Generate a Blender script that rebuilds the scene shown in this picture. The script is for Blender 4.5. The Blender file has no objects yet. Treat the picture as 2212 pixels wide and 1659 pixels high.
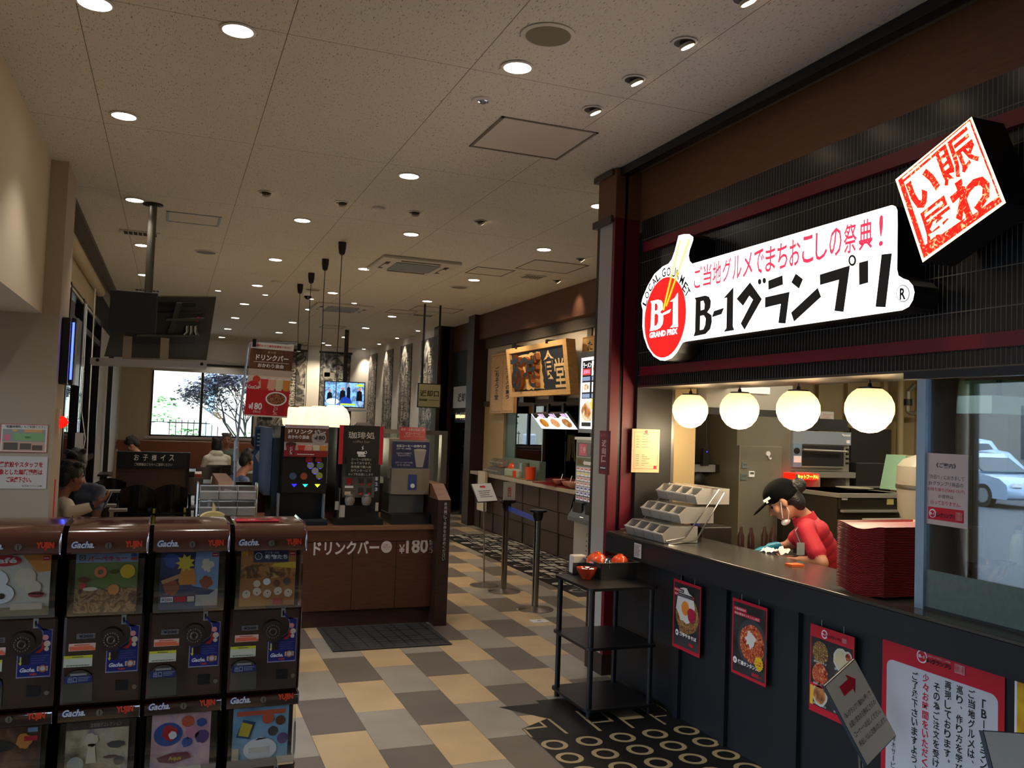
import bpy, math, random
import numpy as np
from mathutils import Vector, Matrix
random.seed(7)
sc = bpy.context.scene
col = sc.collection
F = 1887.1; CAM_H = 1.70
YAW, PITCH, ROLL = 0.371007, 0.0472041, -0.035396
_cy, _sy, _cp, _sp = math.cos(YAW), math.sin(YAW), math.cos(PITCH), math.sin(PITCH)
fwd = Vector((_sy*_cp, _cy*_cp, _sp)); rgt = Vector((_cy, -_sy, 0)); dwn = fwd.cross(rgt)
_c, _s = math.cos(ROLL), math.sin(ROLL)
camr = rgt*_c + dwn*_s; camd = dwn*_c - rgt*_s
cam_data = bpy.data.cameras.new('camera'); cam = bpy.data.objects.new('camera', cam_data); col.objects.link(cam)
cam_data.sensor_fit = 'HORIZONTAL'; cam_data.sensor_width = 36.0; cam_data.lens = 36.0*F/2212.0
cam_data.clip_start = 0.05; cam_data.clip_end = 200
m = Matrix.Identity(4)
for i in range(3):
    m[i][0] = camr[i]; m[i][1] = -camd[i]; m[i][2] = -fwd[i]
m[2][3] = CAM_H
cam.matrix_world = m
sc.camera = cam
def P(px, py, **k):
    """point of the real place seen at a photo pixel, on a known plane x=, y= or z="""
    d = camr*((px-1106)/F) + camd*((py-829.5)/F) + fwd
    ax, v = list(k.items())[0]; i = 'xyz'.index(ax)
    o = Vector((0, 0, CAM_H)); t = (v-o[i])/d[i]
    return o + d*t
w = bpy.data.worlds.new('world'); sc.world = w; w.use_nodes = True
bg = w.node_tree.nodes['Background']
bg.inputs[0].default_value = (0.62, 0.78, 1.0, 1); bg.inputs[1].default_value = 8.0
sc.view_settings.view_transform = 'Standard'; sc.view_settings.look = 'None'
sc.view_settings.exposure = 0.55; sc.view_settings.gamma = 1.0
try: sc.view_settings.use_curve_mapping = False
except Exception: pass
sc.cycles.use_denoising = True
try: sc.cycles.denoiser = 'OPENIMAGEDENOISE'
except Exception: pass
sc.cycles.max_bounces = 8; sc.cycles.diffuse_bounces = 4; sc.cycles.glossy_bounces = 4
sc.cycles.transmission_bounces = 8; sc.cycles.transparent_max_bounces = 12
sc.cycles.sample_clamp_indirect = 6.0
sc.cycles.caustics_reflective = False; sc.cycles.caustics_refractive = False
def portal(name, loc, rot, sx, sy):
    l = bpy.data.lights.new(name, 'AREA'); l.shape = 'RECTANGLE'; l.size = sx; l.size_y = sy; l.cycles.is_portal = True
    o = bpy.data.objects.new(name, l); col.objects.link(o); o.location = loc; o.rotation_euler = rot
portal('portal_entrance', (-2.35, 2.2, 1.2), (0, math.radians(-90), 0), 2.4, 9.5)
portal('portal_window', (0.7, 22.7, 2.0), (math.radians(-90), 0, 0), 2.7, 1.9)
W_DOWN = 21.0; W_SMALL = 10.0; W_WASH = 16.0
def lin(h):
    if isinstance(h, str):
        h = h.lstrip('#'); c = [int(h[i:i+2], 16)/255 for i in (0, 2, 4)]
    else: c = list(h)
    return tuple(((x/12.92) if x <= 0.04045 else ((x+0.055)/1.055)**2.4) for x in c)
_mc = {}
def mat(name, c, rough=0.5, metal=0.0, emit=0.0, bump=0.0, bscale=60, coat=0.0, alpha=1.0, trans=0.0, var=0.0, vscale=6.0, spec=0.5):
    if name in _mc: return _mc[name]
    M = bpy.data.materials.new(name); M.use_nodes = True; nt = M.node_tree; b = nt.nodes['Principled BSDF']
    L = lin(c)
    b.inputs['Base Color'].default_value = (*L, 1); b.inputs['Roughness'].default_value = rough
    b.inputs['Metallic'].default_value = metal; b.inputs['Specular IOR Level'].default_value = spec
    if coat: b.inputs['Coat Weight'].default_value = coat; b.inputs['Coat Roughness'].default_value = 0.08
    if emit: b.inputs['Emission Color'].default_value = (*L, 1); b.inputs['Emission Strength'].default_value = emit
    if alpha < 1: b.inputs['Alpha'].default_value = alpha
    if trans: b.inputs['Transmission Weight'].default_value = trans
    if var or bump:
        tc = nt.nodes.new('ShaderNodeTexCoord')
        n = nt.nodes.new('ShaderNodeTexNoise'); n.inputs['Detail'].default_value = 4
        nt.links.new(tc.outputs['Object'], n.inputs['Vector'])
        if var:
            n.inputs['Scale'].default_value = vscale
            mx = nt.nodes.new('ShaderNodeMix'); mx.data_type = 'RGBA'
            mx.inputs['A'].default_value = (*[x*(1-var) for x in L], 1); mx.inputs['B'].default_value = (*[min(1, x*(1+var)) for x in L], 1)
            nt.links.new(n.outputs['Fac'], mx.inputs['Factor']); nt.links.new(mx.outputs['Result'], b.inputs['Base Color'])
        if bump:
            n2 = nt.nodes.new('ShaderNodeTexNoise'); n2.inputs['Scale'].default_value = bscale; nt.links.new(tc.outputs['Object'], n2.inputs['Vector'])
            bp = nt.nodes.new('ShaderNodeBump'); bp.inputs['Strength'].default_value = bump; bp.inputs['Distance'].default_value = 0.01
            nt.links.new(n2.outputs['Fac'], bp.inputs['Height']); nt.links.new(bp.outputs['Normal'], b.inputs['Normal'])
    _mc[name] = M; return M
def wood(name, c1, c2, rough=0.45, sc_=(1, 1, 14), emit=0):
    if name in _mc: return _mc[name]
    M = bpy.data.materials.new(name); M.use_nodes = True; nt = M.node_tree; b = nt.nodes['Principled BSDF']
    tc = nt.nodes.new('ShaderNodeTexCoord'); mp = nt.nodes.new('ShaderNodeMapping'); mp.inputs['Scale'].default_value = sc_
    n = nt.nodes.new('ShaderNodeTexNoise'); n.inputs['Scale'].default_value = 3; n.inputs['Detail'].default_value = 6; n.inputs['Distortion'].default_value = 0.6
    r = nt.nodes.new('ShaderNodeValToRGB'); r.color_ramp.elements[0].color = (*lin(c1), 1); r.color_ramp.elements[1].color = (*lin(c2), 1)
    r.color_ramp.elements[0].position = .3; r.color_ramp.elements[1].position = .7
    for a, bb in ((tc.outputs['Object'], mp.inputs[0]), (mp.outputs[0], n.inputs['Vector']), (n.outputs['Fac'], r.inputs[0]), (r.outputs[0], b.inputs['Base Color'])): nt.links.new(a, bb)
    b.inputs['Roughness'].default_value = rough
    _mc[name] = M; return M
def blotch(name, cols, scale=30, emit=0.0, rough=0.5, stretch=(1, 1, 1), dist=0.5):
    """patchy print: several colours in noise bands (pictures of food, crowds, photographs)"""
    if name in _mc: return _mc[name]
    M = bpy.data.materials.new(name); M.use_nodes = True; nt = M.node_tree; b = nt.nodes['Principled BSDF']
    tc = nt.nodes.new('ShaderNodeTexCoord'); mp = nt.nodes.new('ShaderNodeMapping'); mp.inputs['Scale'].default_value = stretch
    n = nt.nodes.new('ShaderNodeTexNoise'); n.inputs['Scale'].default_value = scale; n.inputs['Detail'].default_value = 5; n.inputs['Distortion'].default_value = dist
    r = nt.nodes.new('ShaderNodeValToRGB'); r.color_ramp.interpolation = 'LINEAR'
    k = len(cols)
    while len(r.color_ramp.elements) < k: r.color_ramp.elements.new(0.5)
    for i, c in enumerate(cols):
        r.color_ramp.elements[i].position = 0.32 + 0.36*i/max(1, k-1); r.color_ramp.elements[i].color = (*lin(c), 1)
    for a, bb in ((tc.outputs['Object'], mp.inputs[0]), (mp.outputs[0], n.inputs['Vector']), (n.outputs['Fac'], r.inputs[0]), (r.outputs[0], b.inputs['Base Color'])): nt.links.new(a, bb)
    if emit: nt.links.new(r.outputs[0], b.inputs['Emission Color']); b.inputs['Emission Strength'].default_value = emit
    b.inputs['Roughness'].default_value = rough
    _mc[name] = M; return M
def glassmat(name, tint=(0.9, 0.95, 0.95), gloss=0.08, rough=0.0, haze=0.0, hazec=(.5, .6, .6)):
    """thin clear pane: transparent with a mirror share that rises at grazing angles"""
    if name in _mc: return _mc[name]
    M = bpy.data.materials.new(name); M.use_nodes = True; nt = M.node_tree; nt.nodes.clear()
    out = nt.nodes.new('ShaderNodeOutputMaterial'); t = nt.nodes.new('ShaderNodeBsdfTransparent'); t.inputs[0].default_value = (*tint, 1)
    g = nt.nodes.new('ShaderNodeBsdfGlossy'); g.inputs['Roughness'].default_value = rough
    fr = nt.nodes.new('ShaderNodeFresnel'); fr.inputs[0].default_value = 1.5
    ad = nt.nodes.new('ShaderNodeMath'); ad.operation = 'ADD'; ad.inputs[1].default_value = gloss; ad.use_clamp = True
    mx = nt.nodes.new('ShaderNodeMixShader')
    nt.links.new(fr.outputs[0], ad.inputs[0]); nt.links.new(ad.outputs[0], mx.inputs[0])
    base = t
    if haze:
        d = nt.nodes.new('ShaderNodeBsdfTranslucent'); d.inputs[0].default_value = (*hazec, 1)
        d2 = nt.nodes.new('ShaderNodeBsdfDiffuse'); d2.inputs[0].default_value = (*hazec, 1)
        m1 = nt.nodes.new('ShaderNodeMixShader'); m1.inputs[0].default_value = .6; nt.links.new(d.outputs[0], m1.inputs[1]); nt.links.new(d2.outputs[0], m1.inputs[2])
        m2 = nt.nodes.new('ShaderNodeMixShader'); m2.inputs[0].default_value = haze; nt.links.new(t.outputs[0], m2.inputs[1]); nt.links.new(m1.outputs[0], m2.inputs[2])
        base = m2
    nt.links.new(base.outputs[0], mx.inputs[1]); nt.links.new(g.outputs[0], mx.inputs[2]); nt.links.new(mx.outputs[0], out.inputs[0])
    _mc[name] = M; return M
X, Y, Z = Vector((1, 0, 0)), Vector((0, 1, 0)), Vector((0, 0, 1))
def V(*a): return Vector(a)
class MB:
    def __init__(s): s.v = []; s.f = []; s.mi = []; s.mats = []; s.M = None
    def slot(s, m):
        if m not in s.mats: s.mats.append(m)
        return s.mats.index(m)
    def add(s, vs, fs, m):
        k = len(s.v); M = s.M
        s.v += [tuple(M @ Vector(p)) if M else tuple(p) for p in vs]
        i = s.slot(m)
        for f in fs: s.f.append(tuple(k+j for j in f)); s.mi.append(i)
        return s
    def box(s, x0, x1, y0, y1, z0, z1, m):
        vs = [(x, y, z) for z in (z0, z1) for y in (y0, y1) for x in (x0, x1)]
        return s.add(vs, [(0, 2, 3, 1), (4, 5, 7, 6), (0, 1, 5, 4), (2, 6, 7, 3), (0, 4, 6, 2), (1, 3, 7, 5)], m)
    def obox(s, c, a, b, d, m):
        """box centred at c with half-vectors a, b, d"""
        c = Vector(c); a = Vector(a); b = Vector(b); d = Vector(d)
        vs = [c+a*i+b*j+d*k for k in (-1, 1) for j in (-1, 1) for i in (-1, 1)]
        return s.add(vs, [(0, 2, 3, 1), (4, 5, 7, 6), (0, 1, 5, 4), (2, 6, 7, 3), (0, 4, 6, 2), (1, 3, 7, 5)], m)
    def cone(s, p0, p1, r0, r1, m, n=16, caps=True):
        p0 = Vector(p0); p1 = Vector(p1); d = (p1-p0).normalized()
        a = d.cross(Z if abs(d.z) < .9 else X).normalized(); b = d.cross(a)
        vs = []
        for p, r in ((p0, r0), (p1, r1)):
            for i in range(n):
                t = 2*math.pi*i/n; vs.append(p+a*(r*math.cos(t))+b*(r*math.sin(t)))
        fs = [(i, i+n, (i+1) % n+n, (i+1) % n) for i in range(n)]
        if caps: fs += [tuple(range(n)), tuple(range(2*n-1, n-1, -1))]
        return s.add(vs, fs, m)
    def cyl(s, p0, p1, r, m, n=16): return s.cone(p0, p1, r, r, m, n)
    def tube(s, pts, r, m, n=8):
        for a, b in zip(pts[:-1], pts[1:]): s.cone(a, b, r, r, m, n)
        for p in pts[1:-1]: s.ell(p, (r, r, r), m, n, 4)
        return s
    def ell(s, c, r, m, nu=20, nv=12, R=None, v0=0.0, v1=1.0):
        c = Vector(c); vs = []; fs = []
        if not hasattr(r, '__len__'): r = (r, r, r)
        for j in range(nv+1):
            t = math.pi*(v0+(v1-v0)*j/nv)
            for i in range(nu):
                a = 2*math.pi*i/nu
                q = Vector((r[0]*math.sin(t)*math.cos(a), r[1]*math.sin(t)*math.sin(a), r[2]*math.cos(t)))
                if R: q = R @ q
                vs.append(c+q)
        for j in range(nv):
            for i in range(nu): fs.append((j*nu+i, (j+1)*nu+i, (j+1)*nu+(i+1) % nu, j*nu+(i+1) % nu))
        if v0 > 0: fs.append(tuple(range(nu)))
        if v1 < 1: fs.append(tuple(range((nv+1)*nu-1, nv*nu-1, -1)))
        return s.add(vs, fs, m)
    def lathe(s, c, prof, m, n=24, ax=None):
        """profile [(r, h)...] turned about a vertical axis at c"""
        c = Vector(c); vs = []; fs = []
        up = Z if ax is None else Vector(ax).normalized(); a = up.cross(X if abs(up.x) < .9 else Y).normalized(); b = up.cross(a)
        for r, h in prof:
            for i in range(n):
                t = 2*math.pi*i/n; vs.append(c+up*h+a*(r*math.cos(t))+b*(r*math.sin(t)))
        for j in range(len(prof)-1):
            for i in range(n): fs.append((j*n+i, j*n+(i+1) % n, (j+1)*n+(i+1) % n, (j+1)*n+i))
        fs.append(tuple(range(n-1, -1, -1))); k = (len(prof)-1)*n; fs.append(tuple(range(k, k+n)))
        return s.add(vs, fs, m)
    def ngon(s, pts, m): return s.add([Vector(p) for p in pts], [tuple(range(len(pts)))], m)
    def prism(s, pts, d, m, mside=None):
        pts = [Vector(p) for p in pts]; d = Vector(d); n = len(pts)
        s.add(pts, [tuple(range(n))], m)
        s.add(pts+[p+d for p in pts], [(i, (i+1) % n, (i+1) % n+n, i+n) for i in range(n)]+[tuple(range(2*n-1, n-1, -1))], mside or m)
        return s
    def build(s, name, parent=None, smooth=35, bevel=0, loc=None):
        me = bpy.data.meshes.new(name); off = Vector(loc) if loc is not None else None
        if off is not None: s.v = [tuple(Vector(p)-off) for p in s.v]
        me.from_pydata(s.v, [], s.f)
        for m_ in s.mats: me.materials.append(m_)
        me.polygons.foreach_set('material_index', s.mi)
        if smooth:
            me.polygons.foreach_set('use_smooth', [True]*len(s.f)); me.update(); me.set_sharp_from_angle(angle=math.radians(smooth))
        me.update()
        o = bpy.data.objects.new(name, me); col.objects.link(o)
        if off is not None: o.location = off
        if parent is not None: o.parent = parent
        if bevel:
            b = o.modifiers.new('bevel', 'BEVEL'); b.width = bevel; b.segments = 2; b.limit_method = 'ANGLE'
        return o
def tag(o, label, cat, group=None):
    o['label'] = label; o['category'] = cat
    if group: o['group'] = group
    return o
def struct(o): o['kind'] = 'structure'; return o
def empty(name, loc, label=None, cat=None, group=None, rz=0.0):
    o = bpy.data.objects.new(name, None); col.objects.link(o); o.location = loc; o.rotation_euler = (0, 0, rz); o.empty_display_size = .1
    if label: tag(o, label, cat, group)
    return o
KIDS = {}
def tree_copy(o, parent=None):
    c = o.copy(); col.objects.link(c)
    if parent is not None: c.parent = parent
    for ch in [q for q in col.objects if q.parent == o]: tree_copy(ch, c)
    return c
def dup(root, loc, label=None, group=None, rz=None):
    c = tree_copy(root); c.location = loc
    if rz is not None: c.rotation_euler = (0, 0, rz)
    if label: c['label'] = label
    if group: c['group'] = group
    return c
_tc = {}
def glyphs(s, bold=0.0, shear=0.0, ls=1.0):
    k = (s, bold, shear, ls)
    if k in _tc: return _tc[k]
    cu = bpy.data.curves.new('t', 'FONT'); cu.body = s; cu.size = 1; cu.offset = bold; cu.shear = shear; cu.resolution_u = 2; cu.fill_mode = 'FRONT'
    cu.space_line = ls; cu.align_x = 'LEFT'
    if '\n' in s and all(len(l) <= 1 for l in s.split('\n')): cu.align_x = 'CENTER'
    o = bpy.data.objects.new('t', cu); col.objects.link(o)
    dg = bpy.context.evaluated_depsgraph_get(); dg.update()
    me = bpy.data.meshes.new_from_object(o.evaluated_get(dg), depsgraph=dg)
    vs = [(v.co.x, v.co.y) for v in me.vertices]; fs = [tuple(p.vertices) for p in me.polygons]
    bpy.data.objects.remove(o); bpy.data.curves.remove(cu); bpy.data.meshes.remove(me)
    if vs:
        x0 = min(v[0] for v in vs); x1 = max(v[0] for v in vs); y0 = min(v[1] for v in vs); y1 = max(v[1] for v in vs)
    else: x0 = y0 = 0; x1 = y1 = 1
    _tc[k] = (vs, fs, (x0, y0, x1, y1)); return _tc[k]
class Pan:
    """a flat sheet: origin = lower left corner, r and u = its full width and height vectors"""
    def __init__(s, o, r, u, mb=None):
        s.o = Vector(o); s.r = Vector(r); s.u = Vector(u); s.n = s.r.cross(s.u).normalized(); s.mb = mb or MB(); s.w = s.r.length; s.h = s.u.length
    def p(s, a, b, l=0): return s.o+s.r*a+s.u*b+s.n*(l*0.0009)
    def rect(s, a0, b0, a1, b1, m, l=1): s.mb.ngon([s.p(a0, b0, l), s.p(a1, b0, l), s.p(a1, b1, l), s.p(a0, b1, l)], m); return s
    def poly(s, pts, m, l=1): s.mb.ngon([s.p(a, b, l) for a, b in pts], m); return s
    def disc(s, a, b, ra, m, l=1, rb=None, n=24):
        rb = ra*s.w/s.h if rb is None else rb
        s.mb.ngon([s.p(a+ra*math.cos(2*math.pi*i/n), b+rb*math.sin(2*math.pi*i/n), l) for i in range(n)], m); return s
    def ring(s, a, b, ra, m, l=1, t=.85, n=28):
        k = s.w/s.h; vs = []
        for q in (1, t):
            vs += [s.p(a+ra*q*math.cos(2*math.pi*i/n), b+ra*q*k*math.sin(2*math.pi*i/n), l) for i in range(n)]
        s.mb.add(vs, [(i, (i+1) % n, (i+1) % n+n, i+n) for i in range(n)], m); return s
    def frame(s, a0, b0, a1, b1, t, m, l=1):
        tb = t*s.w/s.h
        s.rect(a0, b0, a1, b0+tb, m, l); s.rect(a0, b1-tb, a1, b1, m, l); s.rect(a0, b0, a0+t, b1, m, l); s.rect(a1-t, b0, a1, b1, m, l); return s
    def star(s, a, b, ra, m, l=1, n=16, t=.82):
        k = s.w/s.h
        s.mb.ngon([s.p(a+ra*(1 if i % 2 else t)*math.cos(math.pi*i/n), b+ra*k*(1 if i % 2 else t)*math.sin(math.pi*i/n), l) for i in range(2*n)], m); return s
    def text(s, t, a0, b0, a1, b1, m, l=2, bold=0.0, shear=0.0, keep=False, ls=1.0):
        """lettering stretched to the box"""
        vs, fs, (x0, y0, x1, y1) = glyphs(t, bold, shear, ls)
        if not vs: return s
        sx = (a1-a0)/(x1-x0); sy = (b1-b0)/(y1-y0)
        if keep:
            q = min(sx*s.w, sy*s.h); ca, cb = (a0+a1)/2, (b0+b1)/2
            sx = q/s.w; sy = q/s.h; a0 = ca-sx*(x1-x0)/2; b0 = cb-sy*(y1-y0)/2
        s.mb.add([s.p(a0+(x-x0)*sx, b0+(y-y0)*sy, l) for x, y in vs], fs, m); return s
    def vtext(s, t, a0, b0, a1, b1, m, l=2, bold=0.0):
        n = len(t); dh = (b1-b0)/n
        for i, ch in enumerate(t):
            if ch in ' \u3000': continue
            top = b1-i*dh
            if ch in '\u3001\u3002': s.text(ch, a0+(a1-a0)*.6, top-dh*.4, a1-(a1-a0)*.1, top-dh*.1, m, l, bold); continue
            if ch in '\u30fc-': s.rect(a0+(a1-a0)*.44, top-dh*.9, a0+(a1-a0)*.58, top-dh*.1, m, l); continue
            s.text(ch, a0, top-dh*.93, a1, top-dh*.05, m, l, bold, keep=ch in '\u300c1,B')
        return s
    def lines(s, a0, b0, a1, b1, n, m, l=2, fill=.45, ragged=.25, seed=1):
        """rows of print too small to read"""
        rd = random.Random(seed); dh = (b1-b0)/n
        for i in range(n):
            e = a1-(a1-a0)*rd.random()*ragged; x = a0; y = b1-dh*(i+.5)
            while x < e-1e-4:
                wd = min((a1-a0)*(.05+.09*rd.random()), e-x); s.rect(x, y-dh*fill/2, x+wd, y+dh*fill/2, m, l); x += wd+(a1-a0)*.02
        return s
    def slab(s, th, m):
        """the sheet's own body, behind the printed face"""
        a = [s.p(0, 0, -.7), s.p(1, 0, -.7), s.p(1, 1, -.7), s.p(0, 1, -.7)]; s.mb.prism(a, -s.n*th, m); return s
def wallpan(y0, y1, z0, z1, x, mb=None):
    """sheet facing -x; y0 = its left (far) side, y1 = its right (near) side"""
    return Pan((x, y0, z0), (0, y1-y0, 0), (0, 0, z1-z0), mb)
def frontpan(x0, x1, z0, z1, y, mb=None):
    return Pan((x0, y, z0), (x1-x0, 0, 0), (0, 0, z1-z0), mb)
WHITE = mat('white_print', '#f2f0ee', .5); BLACK = mat('black_print', '#0c0c0e', .5); RED = mat('red_print', '#c8142c', .5)
INK = mat('grey_print', '#4c4a4a', .6); PAPER = mat('white_paper', '#d8d4cd', .6); STEEL = mat('brushed_steel', '#b4b0a8', .32, 1.0, bump=.02)
CHROME = mat('chrome', '#d8d8d8', .12, 1.0); BLKP = mat('black_plastic', '#0b0b0d', .35); DKW = mat('dark_chair_wood', '#1b1110', .35)
SKIN = mat('skin', '#b07a5e', .55); HAIR = mat('black_hair', '#0d0b0b', .5, bump=.6, bscale=90); CREAMW = mat('cream_wall', '#b9a783', .7)
# ======================= ROOM SHELL =======================
C = 3.55
def tilefloor():
    M = bpy.data.materials.new('floor_tiles'); M.use_nodes = True; nt = M.node_tree; b = nt.nodes['Principled BSDF']; L = nt.links.new
    tc = nt.nodes.new('ShaderNodeTexCoord'); sx = nt.nodes.new('ShaderNodeSeparateXYZ'); L(tc.outputs['Object'], sx.inputs[0])
    def mth(op, a, b_=None, c=None):
        n = nt.nodes.new('ShaderNodeMath'); n.operation = op
        for i, q in enumerate((a, b_, c)):
            if q is None: continue
            if isinstance(q, (int, float)): n.inputs[i].default_value = q
            else: L(q, n.inputs[i])
        return n.outputs[0]
    TW, TL = 0.2993, 0.5985
    u = mth('DIVIDE', mth('SUBTRACT', sx.outputs[0], 1.088), TW)
    ci = mth('FLOOR', u)
    off = mth('MULTIPLY', mth('MODULO', mth('ADD', ci, 100.0), 2.0), 0.5)   # brick bond
    v = mth('DIVIDE', mth('SUBTRACT', sx.outputs[1], 5.712), TL)
    v2 = mth('ADD', v, off); ri = mth('FLOOR', v2)
    par = mth('MODULO', mth('ADD', ci, 100.0), 2.0)
    half = mth('FLOOR', mth('DIVIDE', mth('ADD', ci, 100.0), 2.0))
    sh = mth('ADD', mth('MULTIPLY', par, 1.0), mth('MULTIPLY', half, 0.0))
    idx = mth('MODULO', mth('ADD', mth('ADD', ri, sh), 300.0), 3.0)
    r = nt.nodes.new('ShaderNodeValToRGB'); r.color_ramp.interpolation = 'CONSTANT'
    e = r.color_ramp.elements; e[0].position = 0; e[0].color = (*lin('#6f6459'), 1); e[1].position = .25; e[1].color = (*lin('#9c9282'), 1)
    e2 = e.new(.55); e2.color = (*lin('#c4a67c'), 1)
    L(mth('DIVIDE', idx, 3.0), r.inputs[0])
    n = nt.nodes.new('ShaderNodeTexNoise'); n.inputs['Scale'].default_value = 3.5; n.inputs['Detail'].default_value = 6; L(tc.outputs['Object'], n.inputs['Vector'])
    hs = nt.nodes.new('ShaderNodeHueSaturation'); L(r.outputs[0], hs.inputs['Color'])
    L(mth('ADD', mth('MULTIPLY', n.outputs['Fac'], .55), .72), hs.inputs['Value'])
    fu = mth('FRACT', u); fv = mth('FRACT', v2)
    eu = mth('MINIMUM', fu, mth('SUBTRACT', 1.0, fu)); ev = mth('MINIMUM', fv, mth('SUBTRACT', 1.0, fv))
    j = mth('MINIMUM', mth('MULTIPLY', eu, TW), mth('MULTIPLY', ev, TL)); jm = mth('LESS_THAN', j, .0012)
    mx = nt.nodes.new('ShaderNodeMix'); mx.data_type = 'RGBA'; L(jm, mx.inputs['Factor']); L(hs.outputs[0], mx.inputs['A']); mx.inputs['B'].default_value = (*lin('#463f38'), 1)
    L(mx.outputs['Result'], b.inputs['Base Color']); b.inputs['Roughness'].default_value = .42
    return M
struct(MB().box(-2.4, 9, -4, 23, -.05, 0, tilefloor()).build('floor', smooth=0))
def ceilmat():
    M = bpy.data.materials.new('speckled_ceiling_board'); M.use_nodes = True; nt = M.node_tree; b = nt.nodes['Principled BSDF']; L = nt.links.new
    tc = nt.nodes.new('ShaderNodeTexCoord'); mp = nt.nodes.new('ShaderNodeMapping'); mp.inputs['Scale'].default_value = (60, 14, 1); mp.inputs['Rotation'].default_value = (0, 0, 0.05); L(tc.outputs['Object'], mp.inputs[0])
    n = nt.nodes.new('ShaderNodeTexNoise'); n.inputs['Scale'].default_value = 2.6; n.inputs['Detail'].default_value = 3; L(mp.outputs[0], n.inputs['Vector'])
    r = nt.nodes.new('ShaderNodeValToRGB'); e = r.color_ramp.elements; e[0].position = .30; e[0].color = (*lin('#807a72'), 1); e[1].position = .40; e[1].color = (*lin('#d6d0c4'), 1); L(n.outputs['Fac'], r.inputs[0])
    sx = nt.nodes.new('ShaderNodeSeparateXYZ'); L(tc.outputs['Object'], sx.inputs[0])
    def line(o, period, start):
        a = nt.nodes.new('ShaderNodeMath'); a.operation = 'SUBTRACT'; a.inputs[1].default_value = start; L(o, a.inputs[0])
        p = nt.nodes.new('ShaderNodeMath'); p.operation = 'PINGPONG'; p.inputs[1].default_value = period/2; L(a.outputs[0], p.inputs[0])
        q = nt.nodes.new('ShaderNodeMath'); q.operation = 'LESS_THAN'; q.inputs[1].default_value = .0022; L(p.outputs[0], q.inputs[0]); return q.outputs[0]
    mxn = nt.nodes.new('ShaderNodeMath'); mxn.operation = 'MAXIMUM'; L(line(sx.outputs[0], .93, JX), mxn.inputs[0]); L(line(sx.outputs[1], 1.86, JY), mxn.inputs[1])
    mx = nt.nodes.new('ShaderNodeMix'); mx.data_type = 'RGBA'; L(mxn.outputs[0], mx.inputs['Factor']); L(r.outputs[0], mx.inputs['A']); mx.inputs['B'].default_value = (*lin('#6f695f'), 1)
    L(mx.outputs['Result'], b.inputs['Base Color']); b.inputs['Roughness'].default_value = .85
    return M
JX = P(1145, 0, z=C).x; JY = P(850, 117, z=C).y
struct(MB().box(-2.4, 9, -4, 23, C, C+.15, ceilmat()).build('ceiling', smooth=0))
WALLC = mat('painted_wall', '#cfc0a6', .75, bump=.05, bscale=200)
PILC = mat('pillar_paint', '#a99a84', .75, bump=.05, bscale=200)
struct(MB().box(-2.4, -.92, -4, 7.24, 2.40, C, WALLC).build('wall_left', smooth=0))
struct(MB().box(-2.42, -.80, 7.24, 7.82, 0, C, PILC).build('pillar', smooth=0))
struct(MB().box(-2.4, 9, -4.1, -4.0, 0, C, WALLC).build('wall_near', smooth=0))
struct(MB().box(9, 9.1, -4, 23, 0, C, WALLC).build('wall_right', smooth=0))
DKF = mat('dark_window_frame', '#17171b', .3, .3); DGL = glassmat('dark_glass', (.10, .12, .14), .10)
b_ = MB(); yy = [7.85, 9.2, 10.7, 12.2, 13.7, 15.2]
for y in yy: b_.box(-1.18, -1.08, y-.04, y+.04, 0, 3.1, DKF)
for z in (.04, 1.0, 2.75, 3.06): b_.box(-1.18, -1.09, 7.85, 15.2, z-.04, z+.04, DKF)
struct(b_.build('window_1', smooth=0))
struct(MB().box(-1.14, -1.13, 7.85, 15.2, 0, 3.1, DGL).build('window_1_pane', smooth=0, parent=bpy.data.objects['window_1']))
BLIND = mat('roller_blind', '#b3a385', .8, var=.08, vscale=3)
WHITEW = mat('white_wall', '#dcd9d4', .75, bump=.04, bscale=150)
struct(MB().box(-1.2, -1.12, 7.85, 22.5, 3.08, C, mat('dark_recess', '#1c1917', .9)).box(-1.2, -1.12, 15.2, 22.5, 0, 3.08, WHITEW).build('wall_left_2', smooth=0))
struct(MB().box(-.97, -.86, 7.82, 16, C-.05, C-.003, mat('curtain_track', '#4b443d', .6)).build('trim_1', smooth=0))
o = empty('window_blind', (-1.05, 11.5, 3.3), 'cream roller blind rolled up above the dark window wall behind the pillar', 'blind')
MB().cyl((0, -3.6, .14), (0, 2.6, .14), .07, BLIND, 14).build('blind_roll', o)
MB().box(-.06, -.05, -3.6, 2.6, -.24, .10, BLIND).build('blind_fabric', o, smooth=0)
MB().box(-.075, -.035, -3.6, 2.6, -.26, -.235, mat('blind_bar', '#e3ddcd', .4)).build('bottom_bar', o, smooth=0)
MB().tube([(.0, 1.7, .1), (.01, 1.7, -1.6), (.02, 1.73, -2.3), (.01, 1.76, -1.6), (0, 1.76, .1)], .006, WHITE, 6).build('pull_chain', o)
BY = 22.5
wx0, wx1, wz0, wz1 = P(322, 945, y=BY).x, P(545, 945, y=BY).x, P(430, 944, y=BY).z, P(430, 790, y=BY).z
b_ = MB()
b_.box(-1.2, wx0, BY, BY+.15, 0, C, WALLC).box(wx1, 9, BY, BY+.15, 0, C, WHITEW).box(wx0, wx1, BY, BY+.15, 0, wz0, WALLC).box(wx0, wx1, BY, BY+.15, wz1, C, WHITEW)
struct(b_.build('wall_back', smooth=0))
b_ = MB(); t = .035
b_.box(wx0, wx1, BY-.03, BY+.1, wz0, wz0+t, BLKP).box(wx0, wx1, BY-.03, BY+.1, wz1-t, wz1, BLKP).box(wx0, wx0+t, BY-.03, BY+.1, wz0, wz1, BLKP).box(wx1-t, wx1, BY-.03, BY+.1, wz0, wz1, BLKP)
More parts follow.
